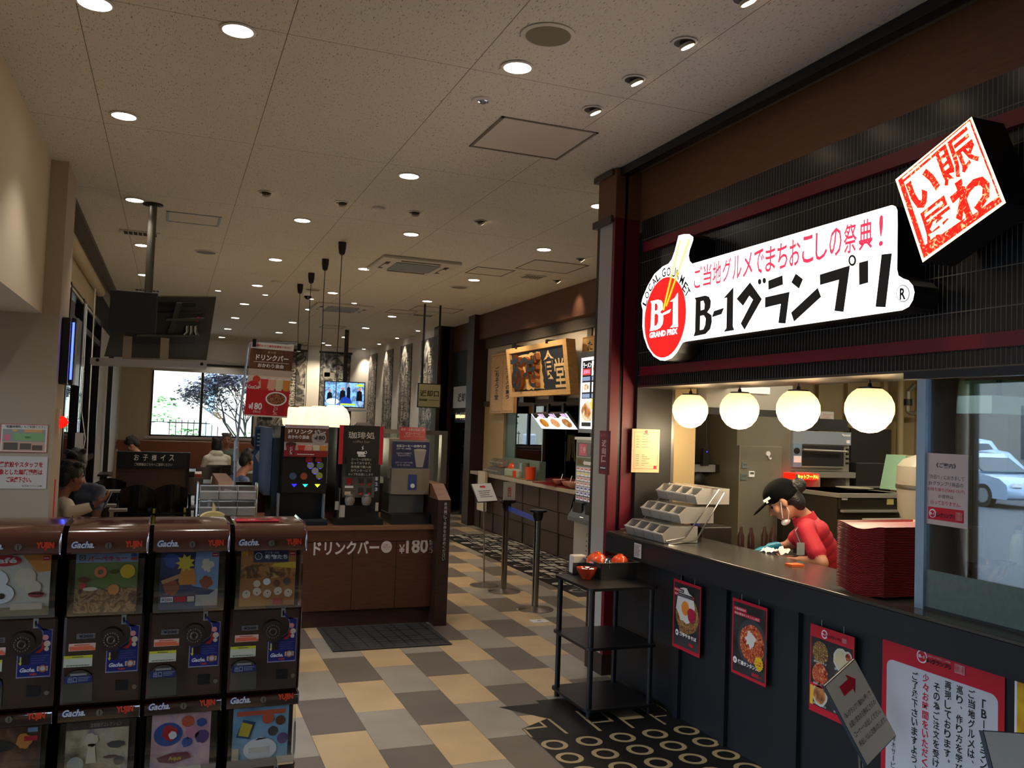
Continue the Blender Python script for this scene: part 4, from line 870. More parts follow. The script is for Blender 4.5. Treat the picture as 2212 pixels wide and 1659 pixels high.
# ======================= CAPSULE TOY MACHINES =======================
GB = mat('glossy_maroon_body', '#2c0f0b', .16, coat=1.0); GBT = mat('glossy_brown_top', '#5a2f24', .12, coat=1.0); GTR = mat('machine_black', '#0c0a0a', .25)
CLR = glassmat('clear_plastic', (.86, .88, .88), .05); CLR2 = glassmat('cloudy_plastic', (.5, .5, .46), .06, .1, haze=.5, hazec=(.16, .16, .13))
ORL = mat('orange_red_logo', '#e0411f', .4); WLG = mat('white_logo', '#d8d8e0', .4); BST = mat('blue_sticker', '#16236e', .35); PLAB = mat('cream_label', '#d3d2bb', .5); OLAB = mat('orange_label', '#ef6f4a', .5); YLAB = mat('yellow_label', '#d8d22c', .5)
GW, GD, GH = .268, .34, .61
def mk_machine(root, top):
    """a capsule machine: origin at the front lower centre, front towards -y"""
    w_ = GW/2; hh = GH
    MB().box(-w_, w_, 0, GD, .0, .325, GB).build('coin_cabinet', root, smooth=0, bevel=.012)
    b_ = MB(); b_.box(-w_+.01, w_-.01, .06, GD, .32, .55, GTR); b_.build('inner_back', root, smooth=0)
    n = 10; pts = []
    for i in range(n+1):
        t_ = i/n; z = .325+.222*t_; y = -.012-.045*math.sin(math.pi*min(1, t_*.9+.1))
        pts.append((y, z))
    b_ = MB(); k = len(pts)
    vs = [(-w_+.012, y, z) for y, z in pts]+[(w_-.012, y, z) for y, z in pts]
    b_.add(vs, [(i, i+1, k+i+1, k+i) for i in range(k-1)], CLR)
    for s_ in (-1, 1):
        vs = [(s_*(w_-.012), y, z) for y, z in pts]+[(s_*(w_-.004), .06, z) for y, z in pts]; b_.add(vs, [(i, i+1, k+i+1, k+i) for i in range(k-1)], CLR)
    b_.build('clear_window', root)
    prof = [(.30, .545), (-.05, .545), (-.052, .555), (-.050, .592), (-.038, .612), (-.012, .628), (.03, .636), (.30, .637)] if top else [(.30, .545), (-.02, .545), (-.022, .55), (-.022, .585), (-.018, .588), (.30, .588)]
    b_ = MB(); m_ = GB
    b_.prism([(-w_+.002, y, z) for y, z in prof], (2*w_-.004, 0, 0), GBT if top else GB)
    b_.build('hood', root, smooth=30, bevel=.007 if top else .003)
    fy = -.0535 if top else -.0235
    lz = .552
    pn = frontpan(-w_, w_, lz-.0, lz+.045, fy)
    pn.text('Gacha', .05, .30, .32, .86, mat('logo_blue_edge', '#2a4a8a', .4), .2, bold=.09, shear=.3); pn.text('Gacha.', .06, .32, .33, .86, WLG, 1, bold=.03, shear=.3)
    pn.text('YUJIN', .70, .22, .91, .84, ORL, 1, bold=.06)
    pn.mb.build('logo', root, smooth=0)
    MB().cyl((.0, fy, lz+.022), (.0, fy-.004, lz+.022), .011, mat('lock_metal', '#8a8680', .3, .9), 18).box(-.0015, .0015, fy-.0048, fy-.004, lz+.014, lz+.030, BLKP).build('lock', root)
    f = -.001
    pn = frontpan(-w_, w_, 0, .325, f)
    pn.rect(.70, .875, .76, .98, mat('grey_label', '#8d8b89', .4), 1); pn.disc(.73, .93, .012, BLACK, 2, rb=.026); pn.rect(.723, .89, .737, .955, BLACK, 2)
    pn.mb.build('coin_slot_label', root, smooth=0)
    b_ = MB(); b_.M = Matrix.Translation((.025, f-.002, .235))
    for i in range(18):
        a_ = 2*math.pi*i/18
        for r_ in (.012, .024, .034): b_.ell((r_*math.cos(a_+r_*30), -.012-.25*(.036-r_), r_*math.sin(a_+r_*30)), (.0035, .004, .0035), mat('knob_crystal', '#5b4335', .08, coat=1), 6, 4)
    b_.M = None; b_.cyl((.025, f, .235), (.025, f-.018, .235), .040, mat('knob_dark', '#241310', .1, coat=1), 24); b_.build('crystal_knob', root)
    pn = frontpan(-w_+.045, -w_+.105, .240, .258, f); pn.rect(0, 0, 1, 1, mat('price_plate', '#77757a', .3, .3), 1); pn.text('¥200', .12, .2, .88, .8, BLACK, 2, bold=.02); pn.mb.build('price_plate', root, smooth=0)
    pn = frontpan(-w_+.022, -w_+.108, .198, .224, f); pn.rect(0, 0, 1, 1, mat('pale_orange', '#eac2ae', .5), 1); pn.rect(.03, .08, .9, .62, OLAB, 2); pn.lines(.2, .66, .8, .92, 1, ORL, 2, fill=.5); pn.disc(.94, .2, .055, OLAB, 3); pn.mb.build('orange_label', root, smooth=0)
    pn = frontpan(-w_+.008, -w_+.100, .142, .182, f); pn.rect(0, 0, 1, 1, PLAB, 1); pn.rect(0, .76, 1, 1, YLAB, 2); pn.lines(.1, .08, .95, .2, 1, INK, 2, fill=.5); pn.lines(.3, .8, .7, .95, 1, INK, 3); pn.mb.build('yellow_label', root, smooth=0)
    pn = frontpan(w_-.124, w_-.018, .115, .279, f)
    def stk(g, m_, l):
        pts = [(g, g), (1-g, g), (1-g, 1-g*.7), (.62+g, 1-g*.7)]
        for i in range(9):
            a_ = math.radians(70-100*i/8); pts.append((.30+(.42+g)*math.cos(a_), .86+(.32+g*.7)*math.sin(a_)-.02))
        pts += [(.30, .50-g*.6), (g, .50-g*.6)]; pn.poly(pts, m_, l)
    stk(0, mat('sticker_rim', '#9a96b0', .4), 1); stk(.025, BST, 2)
    pn.disc(.80, .83, .09, mat('capsule_pink', '#e09088', .4), 3); pn.disc(.86, .70, .10, mat('capsule_cream', '#dcc9b4', .4), 3); pn.disc(.85, .59, .07, mat('capsule_cream', '#dcc9b4', .4), 3)
    pn.poly([(.50, .52), (.68, .60), (.72, .74), (.80, .74), (.78, .60), (.66, .51)], mat('red_arc', '#cc2c2c', .4), 2.5)
    pn.rect(.16, .28, .36, .46, mat('dark_square', '#221417', .4), 3); pn.poly([(.09, .44), (.09, .32), (.05, .32), (.11, .26), (.15, .32), (.13, .32), (.13, .44)], mat('yellow_arrow', '#d8cf2a', .4), 3)
    pn.lines(.42, .28, .95, .48, 4, mat('faint_print', '#4c5690', .5), 3, fill=.35); pn.text('Gacha.', .10, .12, .55, .21, WLG, 3, bold=.04, shear=.3); pn.rect(.60, .13, .92, .23, mat('small_logo_box', '#cbb9b6', .5), 3); pn.ring(.76, .18, .12, mat('logo_gold', '#a5622c', .4), 4, t=.7); pn.text('YUJIN', .38, .04, .6, .09, ORL, 3, bold=.04)
    pn.mb.build('blue_sticker', root, smooth=0)
    cx_, cz, rw = -.075, .0, .047
    arch = [(cx_-rw, .022), (cx_+rw, .022), (cx_+rw, .092)]+[(cx_+rw*math.cos(math.pi*i/14), .092+rw*.85*math.sin(math.pi*i/14)) for i in range(1, 14)]+[(cx_-rw, .092)]
    MB().ngon([(x, f-.001, z) for x, z in arch], mat('chute_dark', '#15110f', .6)).prism([(x*1.0, f-.004, z) for x, z in arch], (0, -.006, 0), CLR2).build('chute_flap', root, smooth=0)
    pn = frontpan(cx_-rw*.93, cx_+rw*.93, .088, .114, f-.0115); pn.rect(0, 0, 1, .95, mat('flap_blue', '#1c2c60', .4), 0); pn.text('出口', .12, .1, .45, .9, mat('flap_grey', '#8f96ac', .5), 1, bold=.03); pn.lines(.5, .2, .95, .85, 3, mat('flap_grey', '#8f96ac', .5), 1); pn.rect(.2, 1.0, .8, 1.3, mat('flap_white', '#8d8a86', .5), 0); pn.mb.build('flap_label', root, smooth=0)
    MB().box(.045, .088, f-.002, f+.002, .050, .086, mat('return_cup', '#050505', .5)).build('coin_return', root, smooth=0)
    MB().cyl((.108, f, .06), (.108, f-.004, .06), .008, mat('lock_metal', '#8a8680', .3, .9), 14).build('cabinet_lock', root)
def card(root, draw):
    pn = frontpan(-GW/2+.03, GW/2-.035, .332, .543, -.01); pn.slab(.003, PAPER); draw(pn); return pn.mb.build('display_card', root, smooth=0)
SKYB = mat('print_sky', '#7f9bc0', .5); ORG = mat('print_orange', '#d8893a', .5); BRNP = mat('print_brown', '#6d3f28', .5); GRNP = mat('print_green', '#66773c', .5); PNK = mat('print_pink', '#d98aa6', .5); CRMP = mat('print_cream', '#e2cfb2', .5); BLUP = mat('print_blue', '#2a52a0', .5); PUR = mat('print_purple', '#5f3f7c', .5)
def badge(p, c=RED): p.rect(.88, .90, .98, .97, c, 6); p.lines(.89, .92, .97, .95, 1, WHITE, 7, fill=.5)
def c_cafe(p):
    p.rect(0, 0, 1, 1, mat('card_white', '#cfc5b2', .5), 0); p.poly([(.55, 1), (1, 1), (1, .72), (.8, .7)], ORG, 1); p.disc(.28, .90, .27, RED, 2, rb=.09); p.text('café', .08, .86, .48, .95, WHITE, 3, bold=.03)
    for i, (u, v, r, m_) in enumerate(((.62, .62, .18, CRMP), (.22, .60, .15, WHITE), (.75, .45, .13, CRMP), (.3, .36, .17, WHITE), (.15, .4, .1, ORG))): irr(p, u, v, r, m_, 3+i*.3, i, j=.12)
    p.disc(.80, .34, .12, mat('print_bowl_red', '#a32424', .5), 6, rb=.05); p.rect(.68, .34, .92, .37, mat('print_bowl_red', '#a32424', .5), 6); p.disc(.28, .33, .05, BLACK, 6)
    p.rect(0, .0, 1, .14, mat('card_mud', '#8d7550', .5), 5); p.rect(.42, .10, .9, .20, CRMP, 6); badge(p)
def c_bbq(p):
    p.rect(0, 0, 1, 1, GRNP, 0); p.rect(0, .84, 1, 1, SKYB, 1); p.text('バーベキュー', .18, .86, .82, .95, mat('bbq_red', '#b03020', .5), 3, bold=.04); p.rect(.05, .88, .15, .97, INK, 2); p.ring(.1, .925, .03, WHITE, 3)
    p.ring(.40, .68, .10, mat('prawn', '#e0714a', .5), 3, t=.45); irr(p, .62, .68, .09, mat('print_olive', '#4c4a25', .5), 3, 2, rb=.04, j=.1); irr(p, .84, .68, .13, mat('corn', '#e0b428', .5), 3, 5, j=.1); p.poly([(.24, .58), (.27, .58), (.26, .78), (.23, .78)], GRNP, 3)
    irr(p, .14, .56, .10, BRNP, 4, 3, rb=.05, j=.1); irr(p, .12, .46, .06, RED, 4, 4, j=.1); p.rect(0, 0, 1, .40, blotch('bbq_print', ['#2f1d14', '#7a4a2a', '#b98a58', '#5a3326'], 26, dist=2), 2)
    irr(p, .25, .40, .12, CRMP, 5, 8, rb=.035, j=.1); irr(p, .62, .38, .10, ORG, 5, 9, j=.2); p.rect(.88, .93, .97, .99, BLUP, 6); p.rect(.88, .87, .97, .92, RED, 6)
def c_fight(p):   # generic coloured swirl in place of the printed cartoon
    p.rect(0, 0, 1, 1, mat('print_night', '#23315c', .5), 0); p.poly([(.55, .4), (1, .3), (1, 1), (.6, 1)], SKYB, 1); p.star(.42, .80, .17, mat('print_yellow', '#e6c43c', .5), 3, n=9, t=.6); p.poly([(.3, .42), (.62, .42), (.58, .70), (.36, .72)], ORG, 2)
    p.poly([(.02, .5), (.35, .62), (.36, .55), (.05, .44)], mat('print_skin', '#c99368', .5), 3); irr(p, .8, .75, .14, CRMP, 2, 4, j=.5); irr(p, .18, .85, .15, BLUP, 2, 6, j=.3); irr(p, .8, .45, .14, mat('print_rust', '#9c4a2c', .5), 2, 5, j=.4); irr(p, .2, .38, .16, mat('print_rust', '#9c4a2c', .5), 2, 9, j=.4)
    p.rect(0, 0, 1, .2, mat('print_dull_blue', '#3b4668', .5), 4); p.rect(.03, .13, .24, .22, WHITE, 5); p.text('¥200', .05, .15, .22, .20, BLACK, 6); p.rect(.26, .13, .46, .22, RED, 5); p.rect(.48, .13, .6, .22, CRMP, 5); p.poly([(.62, .05), (1, .05), (1, .35), (.85, .24), (.62, .24)], mat('card_grey', '#b9b3a8', .5), 5); badge(p)
def c_animals(p):
    p.rect(0, 0, 1, 1, mat('card_orange', '#b87436', .5), 0); p.rect(.22, .78, .86, 1, mat('card_navy', '#1e2c58', .5), 2); p.ring(.31, .89, .065, WHITE, 3, t=.85); p.rect(.307, .88, .313, .92, WHITE, 3); p.text('アフター5の', .42, .93, .68, .97, WHITE, 3); p.text('動物たち', .43, .83, .84, .92, WHITE, 3, bold=.03)
    p.rect(0, .9, .12, 1, mat('beer', '#d8a23a', .5), 2); p.rect(0, .5, 1, .75, blotch('animal_print', ['#7a4418', '#c88a4a', '#4a2a18', '#e0b070'], 20), 1.5); p.poly([(.55, .7), (1, .66), (1, .78), (.6, .76)], mat('print_yellow', '#e6c43c', .5), 2)
    for i in range(5): irr(p, .12+.19*i, .22+.04*(i % 2), .08, CRMP, 3, i, j=.12); p.disc(.12+.19*i, .24, .012, BLACK, 4)
    for i in range(4): irr(p, .30+.18*i, .40+.03*(i % 2), .07, [CRMP, WHITE, BRNP, INK][i], 3, i+7, j=.15)
    p.rect(.60, .02, .76, .12, RED, 4); badge(p)
def c_dark(p):
    p.rect(0, 0, 1, 1, blotch('card_dark', ['#1a1412', '#5a3322', '#93704a'], 9), 0); irr(p, .35, .70, .3, BLACK, 2, 3, rb=.12); irr(p, .75, .76, .14, ORG, 2, 4); p.rect(.8, .9, .95, .97, SKYB, 3); p.rect(.75, .76, .95, .84, RED, 3)
def c_beige(p):
    p.rect(0, 0, 1, 1, blotch('card_beige', ['#4a3b30', '#a08c70', '#d2bfa0', '#6b5a80'], 7), 0); p.rect(0, .86, 1, 1, mat('card_brown_strip', '#3b332c', .5), 1); p.text('盆栽帽子コレクション', .38, .89, .88, .96, mat('pale_print', '#b9b0a4', .5), 3); irr(p, .40, .68, .13, CRMP, 2, 4, j=.3); p.poly([(.33, .3), (.50, .3), (.46, .62), (.36, .62)], CRMP, 2)
    p.disc(.17, .30, .13, mat('disc_grey', '#b9b9ae', .5), 3); irr(p, .8, .58, .17, INK, 3, 6, rb=.07); irr(p, .72, .38, .14, BRNP, 3, 7, rb=.03); irr(p, .86, .3, .09, INK, 3, 8)
def c_party(p):
    p.rect(0, 0, 1, 1, blotch('card_pink', ['#c890a0', '#e0b8b8', '#a888b8'], 9), 0); p.disc(.28, .66, .24, BLUP, 1, rb=.2); irr(p, .30, .68, .16, RED, 2, 4, j=.4); irr(p, .36, .64, .08, WHITE, 3, 5); irr(p, .60, .86, .11, mat('print_coral', '#d85a3a', .5), 2, 6, j=.1); irr(p, .68, .66, .13, PNK, 2, 7); irr(p, .84, .82, .09, BLUP, 2, 8); irr(p, .85, .58, .13, PUR, 2, 9)
    irr(p, .6, .5, .1, BLUP, 2, 3); p.poly([(.1, .28), (.35, .34), (.62, .34), (.68, .24), (.4, .16), (.15, .2)], mat('ribbon_maroon', '#7b2a35', .5), 4); p.text('Aqua', .3, .2, .52, .29, mat('print_yellow', '#e6c43c', .5), 6, bold=.02); p.rect(0, 0, 1, .1, PNK, 3)
def c_sea(p):   # generic shapes in place of the printed characters
    p.rect(0, 0, 1, 1, blotch('card_sea', ['#3c6a9c', '#7fb0d0', '#a8c8dc'], 5), 0); p.rect(.06, .86, .94, .94, mat('print_coral', '#d85a3a', .5), 1); p.poly([(.06, .5), (.30, .45), (.40, .74), (.18, .80)], mat('card_case_blue', '#284a74', .5), 2); p.poly([(.10, .53), (.28, .49), (.35, .70), (.16, .76)], mat('print_yellow', '#dcc64c', .5), 3)
    p.disc(.62, .80, .11, mat('print_coral', '#d85a3a', .5), 2); p.disc(.85, .74, .09, BRNP, 2); p.disc(.72, .56, .09, INK, 2); p.disc(.90, .42, .10, PUR, 2); p.disc(.50, .26, .30, WHITE, 3, rb=.2); p.poly([(.4, .42), (.5, .48), (.62, .44)], WHITE, 3); p.rect(.30, .2, .66, .3, mat('print_pale', '#d8d4cc', .5), 4); p.rect(.0, 0, .12, .3, CRMP, 4)
xs = [P(142, 1160, y=3.45).x-.141, (P(142, 1160, y=3.45).x+P(328, 1160, y=3.45).x)/2, (P(328, 1160, y=3.45).x+P(500, 1160, y=3.45).x)/2, (P(500, 1160, y=3.45).x+P(668, 1160, y=3.45).x)/2]
zU, zL = .650, .060
cards = [[c_cafe, c_bbq, c_fight, c_animals], [c_dark, c_beige, c_party, c_sea]]
names = [['leftmost upper maroon capsule machine with a café card of animals', 'upper maroon capsule machine with the barbecue food card', 'upper maroon capsule machine with the blue and yellow action card', 'rightmost upper maroon capsule machine with the orange animal card and red strip on top'],
         ['leftmost lower maroon capsule machine, mostly cut by the photo edge', 'lower maroon capsule machine with the beige and brown card', 'lower maroon capsule machine with the pink and blue card', 'rightmost lower maroon capsule machine with the light blue card']]
YM = 3.47
up = empty('capsule_machine', (xs[0], YM, zU), names[0][0], 'capsule machine', 'capsule toy machines in the front row'); mk_machine(up, True)
lo = empty('capsule_machine', (xs[0], YM, zL), names[1][0], 'capsule machine', 'capsule toy machines in the front row'); mk_machine(lo, False)
ms = [[up], [lo]]
for i in (1, 2, 3):
    for r_, src in ((0, up), (1, lo)):
        ms[r_].append(dup(src, (xs[i], YM, (zU, zL)[r_]), names[r_][i]))
for r_ in (0, 1):
    for i in range(4): card(ms[r_][i], cards[r_][i])
tag(MB().box(xs[0]-.16, xs[3]+.15, YM+.0, YM+.33, 0, .06, BLKP).box(xs[0]-.16, xs[3]+.13, YM+.33, YM+.36, 0, 1.25, BLKP).build('machine_stand', smooth=0), 'black stand of the maroon capsule machines, with a board added to darken the gaps', 'stand')  # tall rear board is added to stop light showing between the machines
q = Vector((xs[3]-.02, YM+.13, zU+.6385))
o = MB().box(-.10, .06, -.045, .045, 0, .003, RED).build('red_flyer', smooth=0); o.location = q; tag(o, 'red printed flyer lying on top of the rightmost upper capsule machine', 'flyer')
pn = Pan((-.10, -.045, .003), (.16, 0, 0), (0, .09, 0)); pn.disc(.68, .5, .2, mat('flyer_dark', '#5a2018', .5), 1, rb=.3); pn.text('180', .3, .3, .45, .7, WHITE, 1); pn.mb.build('print', o, smooth=0)
q = P(455, 1136, y=YM)   # capsule machines price sticker
# ======================= DRINK BAR =======================
WD = wood('walnut_veneer', '#472617', '#56301d', .4, (3, 3, 22)); WD2 = wood('walnut_edge', '#7c5136', '#8e6141', .45, (3, 3, 22)); WDK = wood('dark_walnut', '#2c1810', '#3a2117', .45, (3, 3, 22))
db = empty('drink_bar_counter', (1.6, 7.2, 0), 'brown wooden self-service drink bar counter with white lettering on its front', 'counter')
xl_, xr_ = .50-1.6, 2.135-1.6
MB().box(xl_, xr_, .0, 1.1, .79, .825, WD2).build('worktop', db, smooth=0, bevel=.003)
MB().box(xl_, xr_, .015, .05, .70, .789, WD).build('apron', db, smooth=0)
zt3 = .695
seams = [xl_, P(760, 1250, y=7.22).x-1.6, P(854, 1250, y=7.22).x-1.6, xr_]
seams = [xl_, xl_+.30, P(760, 1250, y=7.22).x-1.6, P(854, 1250, y=7.22).x-1.6, xr_]
for i in range(4): MB().box(seams[i]+.002, seams[i+1]-.002, .02, .045, .14, zt3, WD).build('door_panel', db, smooth=0)
MB().box(xl_, xr_, .06, 1.05, .0, .78, WDK).build('body', db, smooth=0)
px0, px1 = 2.135-1.6, 2.245-1.6
MB().box(px0, px1, -.10, 1.2, 0, 1.05, WDK).build('end_panel', db, smooth=0)
MB().prism([(px0-.0, -.10, 1.05), (px0-.0, 1.2, 1.05), (px0, 1.2, 1.17), (px0, .12, 1.17)], (px1-px0, 0, 0), WD2).build('end_cap', db, smooth=0)
MB().prism([(xl_-.12, -.10, 1.05-.0), (xl_-.12, 1.2, 1.05), (xl_-.12, 1.2, 1.17), (xl_-.12, .12, 1.17)], (.12, 0, 0), WD2).box(xl_-.12, xl_, -.10, 1.2, 0, 1.05, WDK).build('end_panel', db, smooth=0)
MB().box(xl_, xr_, 1.1, 1.16, 0, 1.10, WDK).build('back_panel', db, smooth=0)
fr_ = mat('grey_screen_frame', '#8a857c', .35, .6); bx0 = P(562, 920, y=8.3).x-1.6; bx1 = P(965, 932, y=8.3).x-1.6
b_ = MB().box(bx0, bx1, 1.08, 1.13, 1.58, 1.62, fr_).box(bx0, bx0+.05, 1.06, 1.15, 1.05, 1.62, fr_).box(bx1-.06, bx1, 1.06, 1.15, 1.10, 1.62, fr_)
b_.box(bx0-.02, bx0+.03, .3, 1.1, 1.05, 1.61, mat('blue_grey_side', '#5d6d84', .4)) ; b_.build('screen_frame', db, smooth=0)
MB().box(bx0+.05, bx1-.06, 1.10, 1.105, 1.10, 1.58, glassmat('fluted_glass', (.78, .82, .80), .05, .05, haze=.12, hazec=(.6, .65, .6))).build('screen_glass', db, smooth=0)
a = P(678, 1205, y=7.2); b = P(938, 1160, y=7.2)
LT = mat('counter_lettering', '#cfc3bb', .5)
zq0, zq1 = P(800, 1198, y=7.2).z, P(800, 1168, y=7.2).z
def lx(px): return P(px, 1185, y=7.2).x
pn = frontpan(lx(678)-1.6, lx(820)-1.6, zq0, zq1, .018); pn.text('ドリンクバー', 0, 0, 1, 1, LT, 1, bold=.03)
c_ = P(836, 1182, y=7.2); pn.mb.ngon([(c_.x-1.6+.046*math.cos(2*math.pi*i/32), .017, c_.z+.05*math.sin(2*math.pi*i/32)) for i in range(32)], LT)
pq = Pan((c_.x-1.6-.04, .016, c_.z-.03), (.08, 0, 0), (0, 0, .06), pn.mb); pq.text('券売機にて', .2, .68, .8, .92, mat('brown_red_print', '#8c4a3c', .5), 1); pq.text('食券をお求め', .08, .36, .92, .62, mat('brown_red_print', '#8c4a3c', .5), 1); pq.text('ください', .28, .06, .76, .3, mat('brown_red_print', '#8c4a3c', .5), 1)
pq = frontpan(lx(863)-1.6, lx(926)-1.6, zq0+.0, zq1+.012, .018, pn.mb); pq.text('¥', 0, 0, .2, .6, LT, 1, bold=.02); pq.text('180', .24, 0, 1, 1, LT, 1, bold=.03)
pq = frontpan(lx(928)-1.6, lx(938)-1.6, zq0, zq1+.01, .018, pn.mb); pq.vtext('[税込]', 0, 0, 1, 1, LT, 1)
pn.mb.build('lettering', db, smooth=0)
z1_, z0_ = P(968, 1082, y=7.1).z, P(960, 1214, y=7.1).z
pn = frontpan(px0+.045, px0+.085, z0_, z1_, -.103); pn.rect(0, 0, 1, 1, BLACK, .2); pn.vtext('券売機にて食券をお求めください', .15, .02, .85, .98, LT, 1); pn.mb.build('vertical_strip', db, smooth=0)
def cups_row(p, u0, u1, v0, v1, l):
    cs = [mat('cup_red', '#c8382c', .5), mat('cup_pink', '#e0a08a', .5), mat('cup_cream', '#d8cca8', .5), mat('cup_orange', '#d08a3c', .5)]
    n = 4; w_ = (u1-u0)/n
    for i in range(n): p.poly([(u0+w_*i+w_*.12, v0), (u0+w_*(i+1)-w_*.12, v0), (u0+w_*(i+1), v1), (u0+w_*i, v1)], cs[i], l); p.poly([(u0+w_*i, v1), (u0+w_*(i+1), v1), (u0+w_*(i+.6), v1*1.02+.01)], mat('ice_white', '#e6e2dc', .5), l)
BRS = wood('printed_wood', '#4a2a18', '#6e4226', .5, (20, 3, 3))
def pos(px, py, y=7.3): v = P(px, py, y=y); return v
z0 = .827
d1 = empty('drink_dispenser', (1.045, 7.35, z0), 'tall black soda dispenser with red and brown drink bar panel on top', 'drink dispenser')
MB().box(-.19, .19, .08, .50, .0, .80, mat('dispenser_black', '#14161a', .35)).box(-.24, -.19, .1, .55, .0, .70, mat('dispenser_side', '#26323f', .4)).build('body', d1, smooth=0)
MB().box(-.17, .185, -.02, .08, .26, .60, mat('dispenser_front', '#1e1a19', .3)).build('button_panel', d1, smooth=0)
MB().box(-.2, .2, -.08, .1, .0, .03, mat('drip_tray', '#1a1e26', .3)).box(-.2, .2, -.08, -.06, .03, .05, mat('tray_edge', '#33363c', .3)).build('drip_tray', d1, smooth=0)
MB().box(-.2, -.185, -.02, .06, .05, .25, mat('dispenser_grey', '#7c7f84', .4)).box(.17, .182, -.02, .06, .05, .25, mat('dispenser_grey', '#7c7f84', .4)).build('side_cheek', d1, smooth=0)
pn = frontpan(-.17, .185, .555, .815, -.035); pn.slab(.01, BLACK); pn.rect(0, 0, 1, 1, mat('poster_cream', '#b9a898', .5), .2); pn.rect(0, .45, 1, .9, BRS, 1); pn.rect(0, 0, 1, .2, mat('dull_red', '#8c1c24', .5), 2); pn.rect(0, .90, 1, 1, mat('pale_lilac', '#b8aeb4', .5), 1); pn.text('券売機にて食券をお求めください', .1, .925, .9, .975, RED, 2)
pn.text('ドリンクバー', .08, .72, .93, .86, WHITE, 3, bold=.03); pn.text('おかわり自由', .08, .56, .55, .68, WHITE, 3, bold=.02); pn.disc(.78, .60, .17, mat('price_disc', '#a9a09a', .5), 3); pn.text('¥', .67, .55, .72, .63, BLACK, 5, bold=.03); pn.text('180', .72, .54, .92, .68, BLACK, 5, bold=.03); pn.text('(税込)', .74, .485, .86, .52, BLACK, 5)
cups_row(pn, .3, .98, .2, .36, 4); pn.poly([(.08, .02), (.22, .02), (.27, .40), (.03, .40)], mat('cola_red', '#7c1820', .5), 4); pn.disc(.15, .40, .12, mat('cola_brown', '#3a1c10', .5), 5, rb=.05); pn.vtext('COLA', .13, .06, .19, .3, WHITE, 5); pn.lines(.3, .05, .7, .1, 1, WHITE, 4)
pn.mb.build('poster_panel', d1, smooth=0)
BTN = [(.58, .53, 'cola_red2', '#8c2222'), (.80, .535, 'cola_red2', '#8c2222'), (.62, .485, 'btn_grey', '#9a9a9c'), (.84, .485, 'btn_green', '#6a7d55'), (.73, .44, 'btn_pale', '#a9a4a8'), (.23, .395, 'btn_blue', '#4a5a78'), (.48, .395, 'btn_orange', '#a05030'), (.83, .40, 'btn_olive', '#98a04c')]
b_ = MB(); LB = mat('blue_led', '#3a40ff', .4, emit=1.2)
for u, z, n_, c_ in BTN:
    x = -.17+.355*u; b_.cyl((x, -.02, z-.0), (x, -.028, z), .028, mat(n_, c_, .3), 20); b_.cyl((x, -.02, z), (x, -.024, z), .031, mat('button_rim', '#2b2e36', .3), 20)
    if u > .5: b_.box(x-.008, x+.008, -.031, -.027, z-.028, z-.024, LB)
for u, c_, n_ in ((.27, '#2020ff', 'blue_led2'), (.52, '#20b8a0', 'teal_led'), (.80, '#c8f02a', 'lime_led')):
    x = -.17+.355*u; b_.prism([(x-.022, -.022, .33), (x+.022, -.022, .33), (x, -.022, .305)], (0, -.004, 0), mat(n_, c_, .4, emit=2.0))
b_.build('button', d1)
d2 = empty('coffee_machine', (1.51, 7.35, z0), 'black coffee machine with red edged coffee bar panel and two spouts', 'coffee machine')
MB().box(-.19, .19, .06, .5, 0, .80, mat('dispenser_black', '#14161a', .35)).build('body', d2, smooth=0)
MB().box(-.14, .13, -.0, .06, .22, .53, mat('coffee_grey', '#5c5850', .4)).build('button_panel', d2, smooth=0)
pn = frontpan(-.19, .185, .50, .825, -.03); pn.slab(.01, BLACK); pn.rect(0, 0, 1, 1, mat('panel_black', '#17120f', .4), .2); pn.rect(0, 0, .09, 1, RED, 1); pn.rect(.91, 0, 1, 1, RED, 1); pn.text('珈琲処', .2, .66, .8, .84, mat('cream_letter', '#d5cdbd', .5), 2, bold=.01); pn.text('coffee bar', .31, .555, .69, .62, mat('tan_letter', '#9a8a74', .5), 2)
pn.disc(.50, .30, .09, WHITE, 2, rb=.07); pn.disc(.52, .22, .09, WHITE, 2, rb=.03); pn.rect(.4, .33, .6, .42, mat('panel_black', '#17120f', .4), 3); pn.ring(.60, .31, .035, WHITE, 3, t=.6); pn.poly([(.5, .36), (.53, .40), (.51, .44), (.55, .49), (.54, .44), (.56, .40)], WHITE, 4)
pn.mb.build('poster_panel', d2, smooth=0)
pn = frontpan(-.125, .125, .40, .565, -.045); pn.slab(.003, BLACK)
for i, t_ in enumerate(('コーヒーは有料と', 'なっております。', '券売機で購入後', 'カウンターにて', 'カップをお渡しします')): pn.text(t_, .08 if i == 4 else .16, .80-.19*i, .92 if i == 4 else .84, .93-.19*i, mat('cream_letter', '#d5cdbd', .5), 1)
pn.mb.build('notice_card', d2, smooth=0)
b_ = MB()
for x, z, c_ in ((-.085, .36, '#b01818'), (.015, .36, '#38322c'), (.085, .36, '#38322c'), (.015, .28, '#38322c'), (.085, .28, '#38322c')): b_.box(x-.022, x+.022, -.006, 0, z-.02, z+.022, mat('key_'+c_, c_, .3)); b_.cyl((x, -.004, z-.028), (x, -.007, z-.028), .010, RED, 12)
b_.box(-.12, -.05, -.004, 0, .30, .318, WHITE).box(-.12, -.07, -.004, 0, .24, .27, CRMP); b_.build('button', d2, smooth=0)
b_ = MB()
for i in range(3): b_.box(.14, .175, .05, .056, .36-.045*i, .395-.045*i, mat('number_blue', '#2c5c98', .4))
pn = Pan((.14, .049, .27), (.035, 0, 0), (0, 0, .125), b_)
for i in range(3): pn.text(str(i+1), .2, .72-.36*i, .8, .97-.36*i, WHITE, 1, bold=.05)
b_.build('number_label', d2, smooth=0)
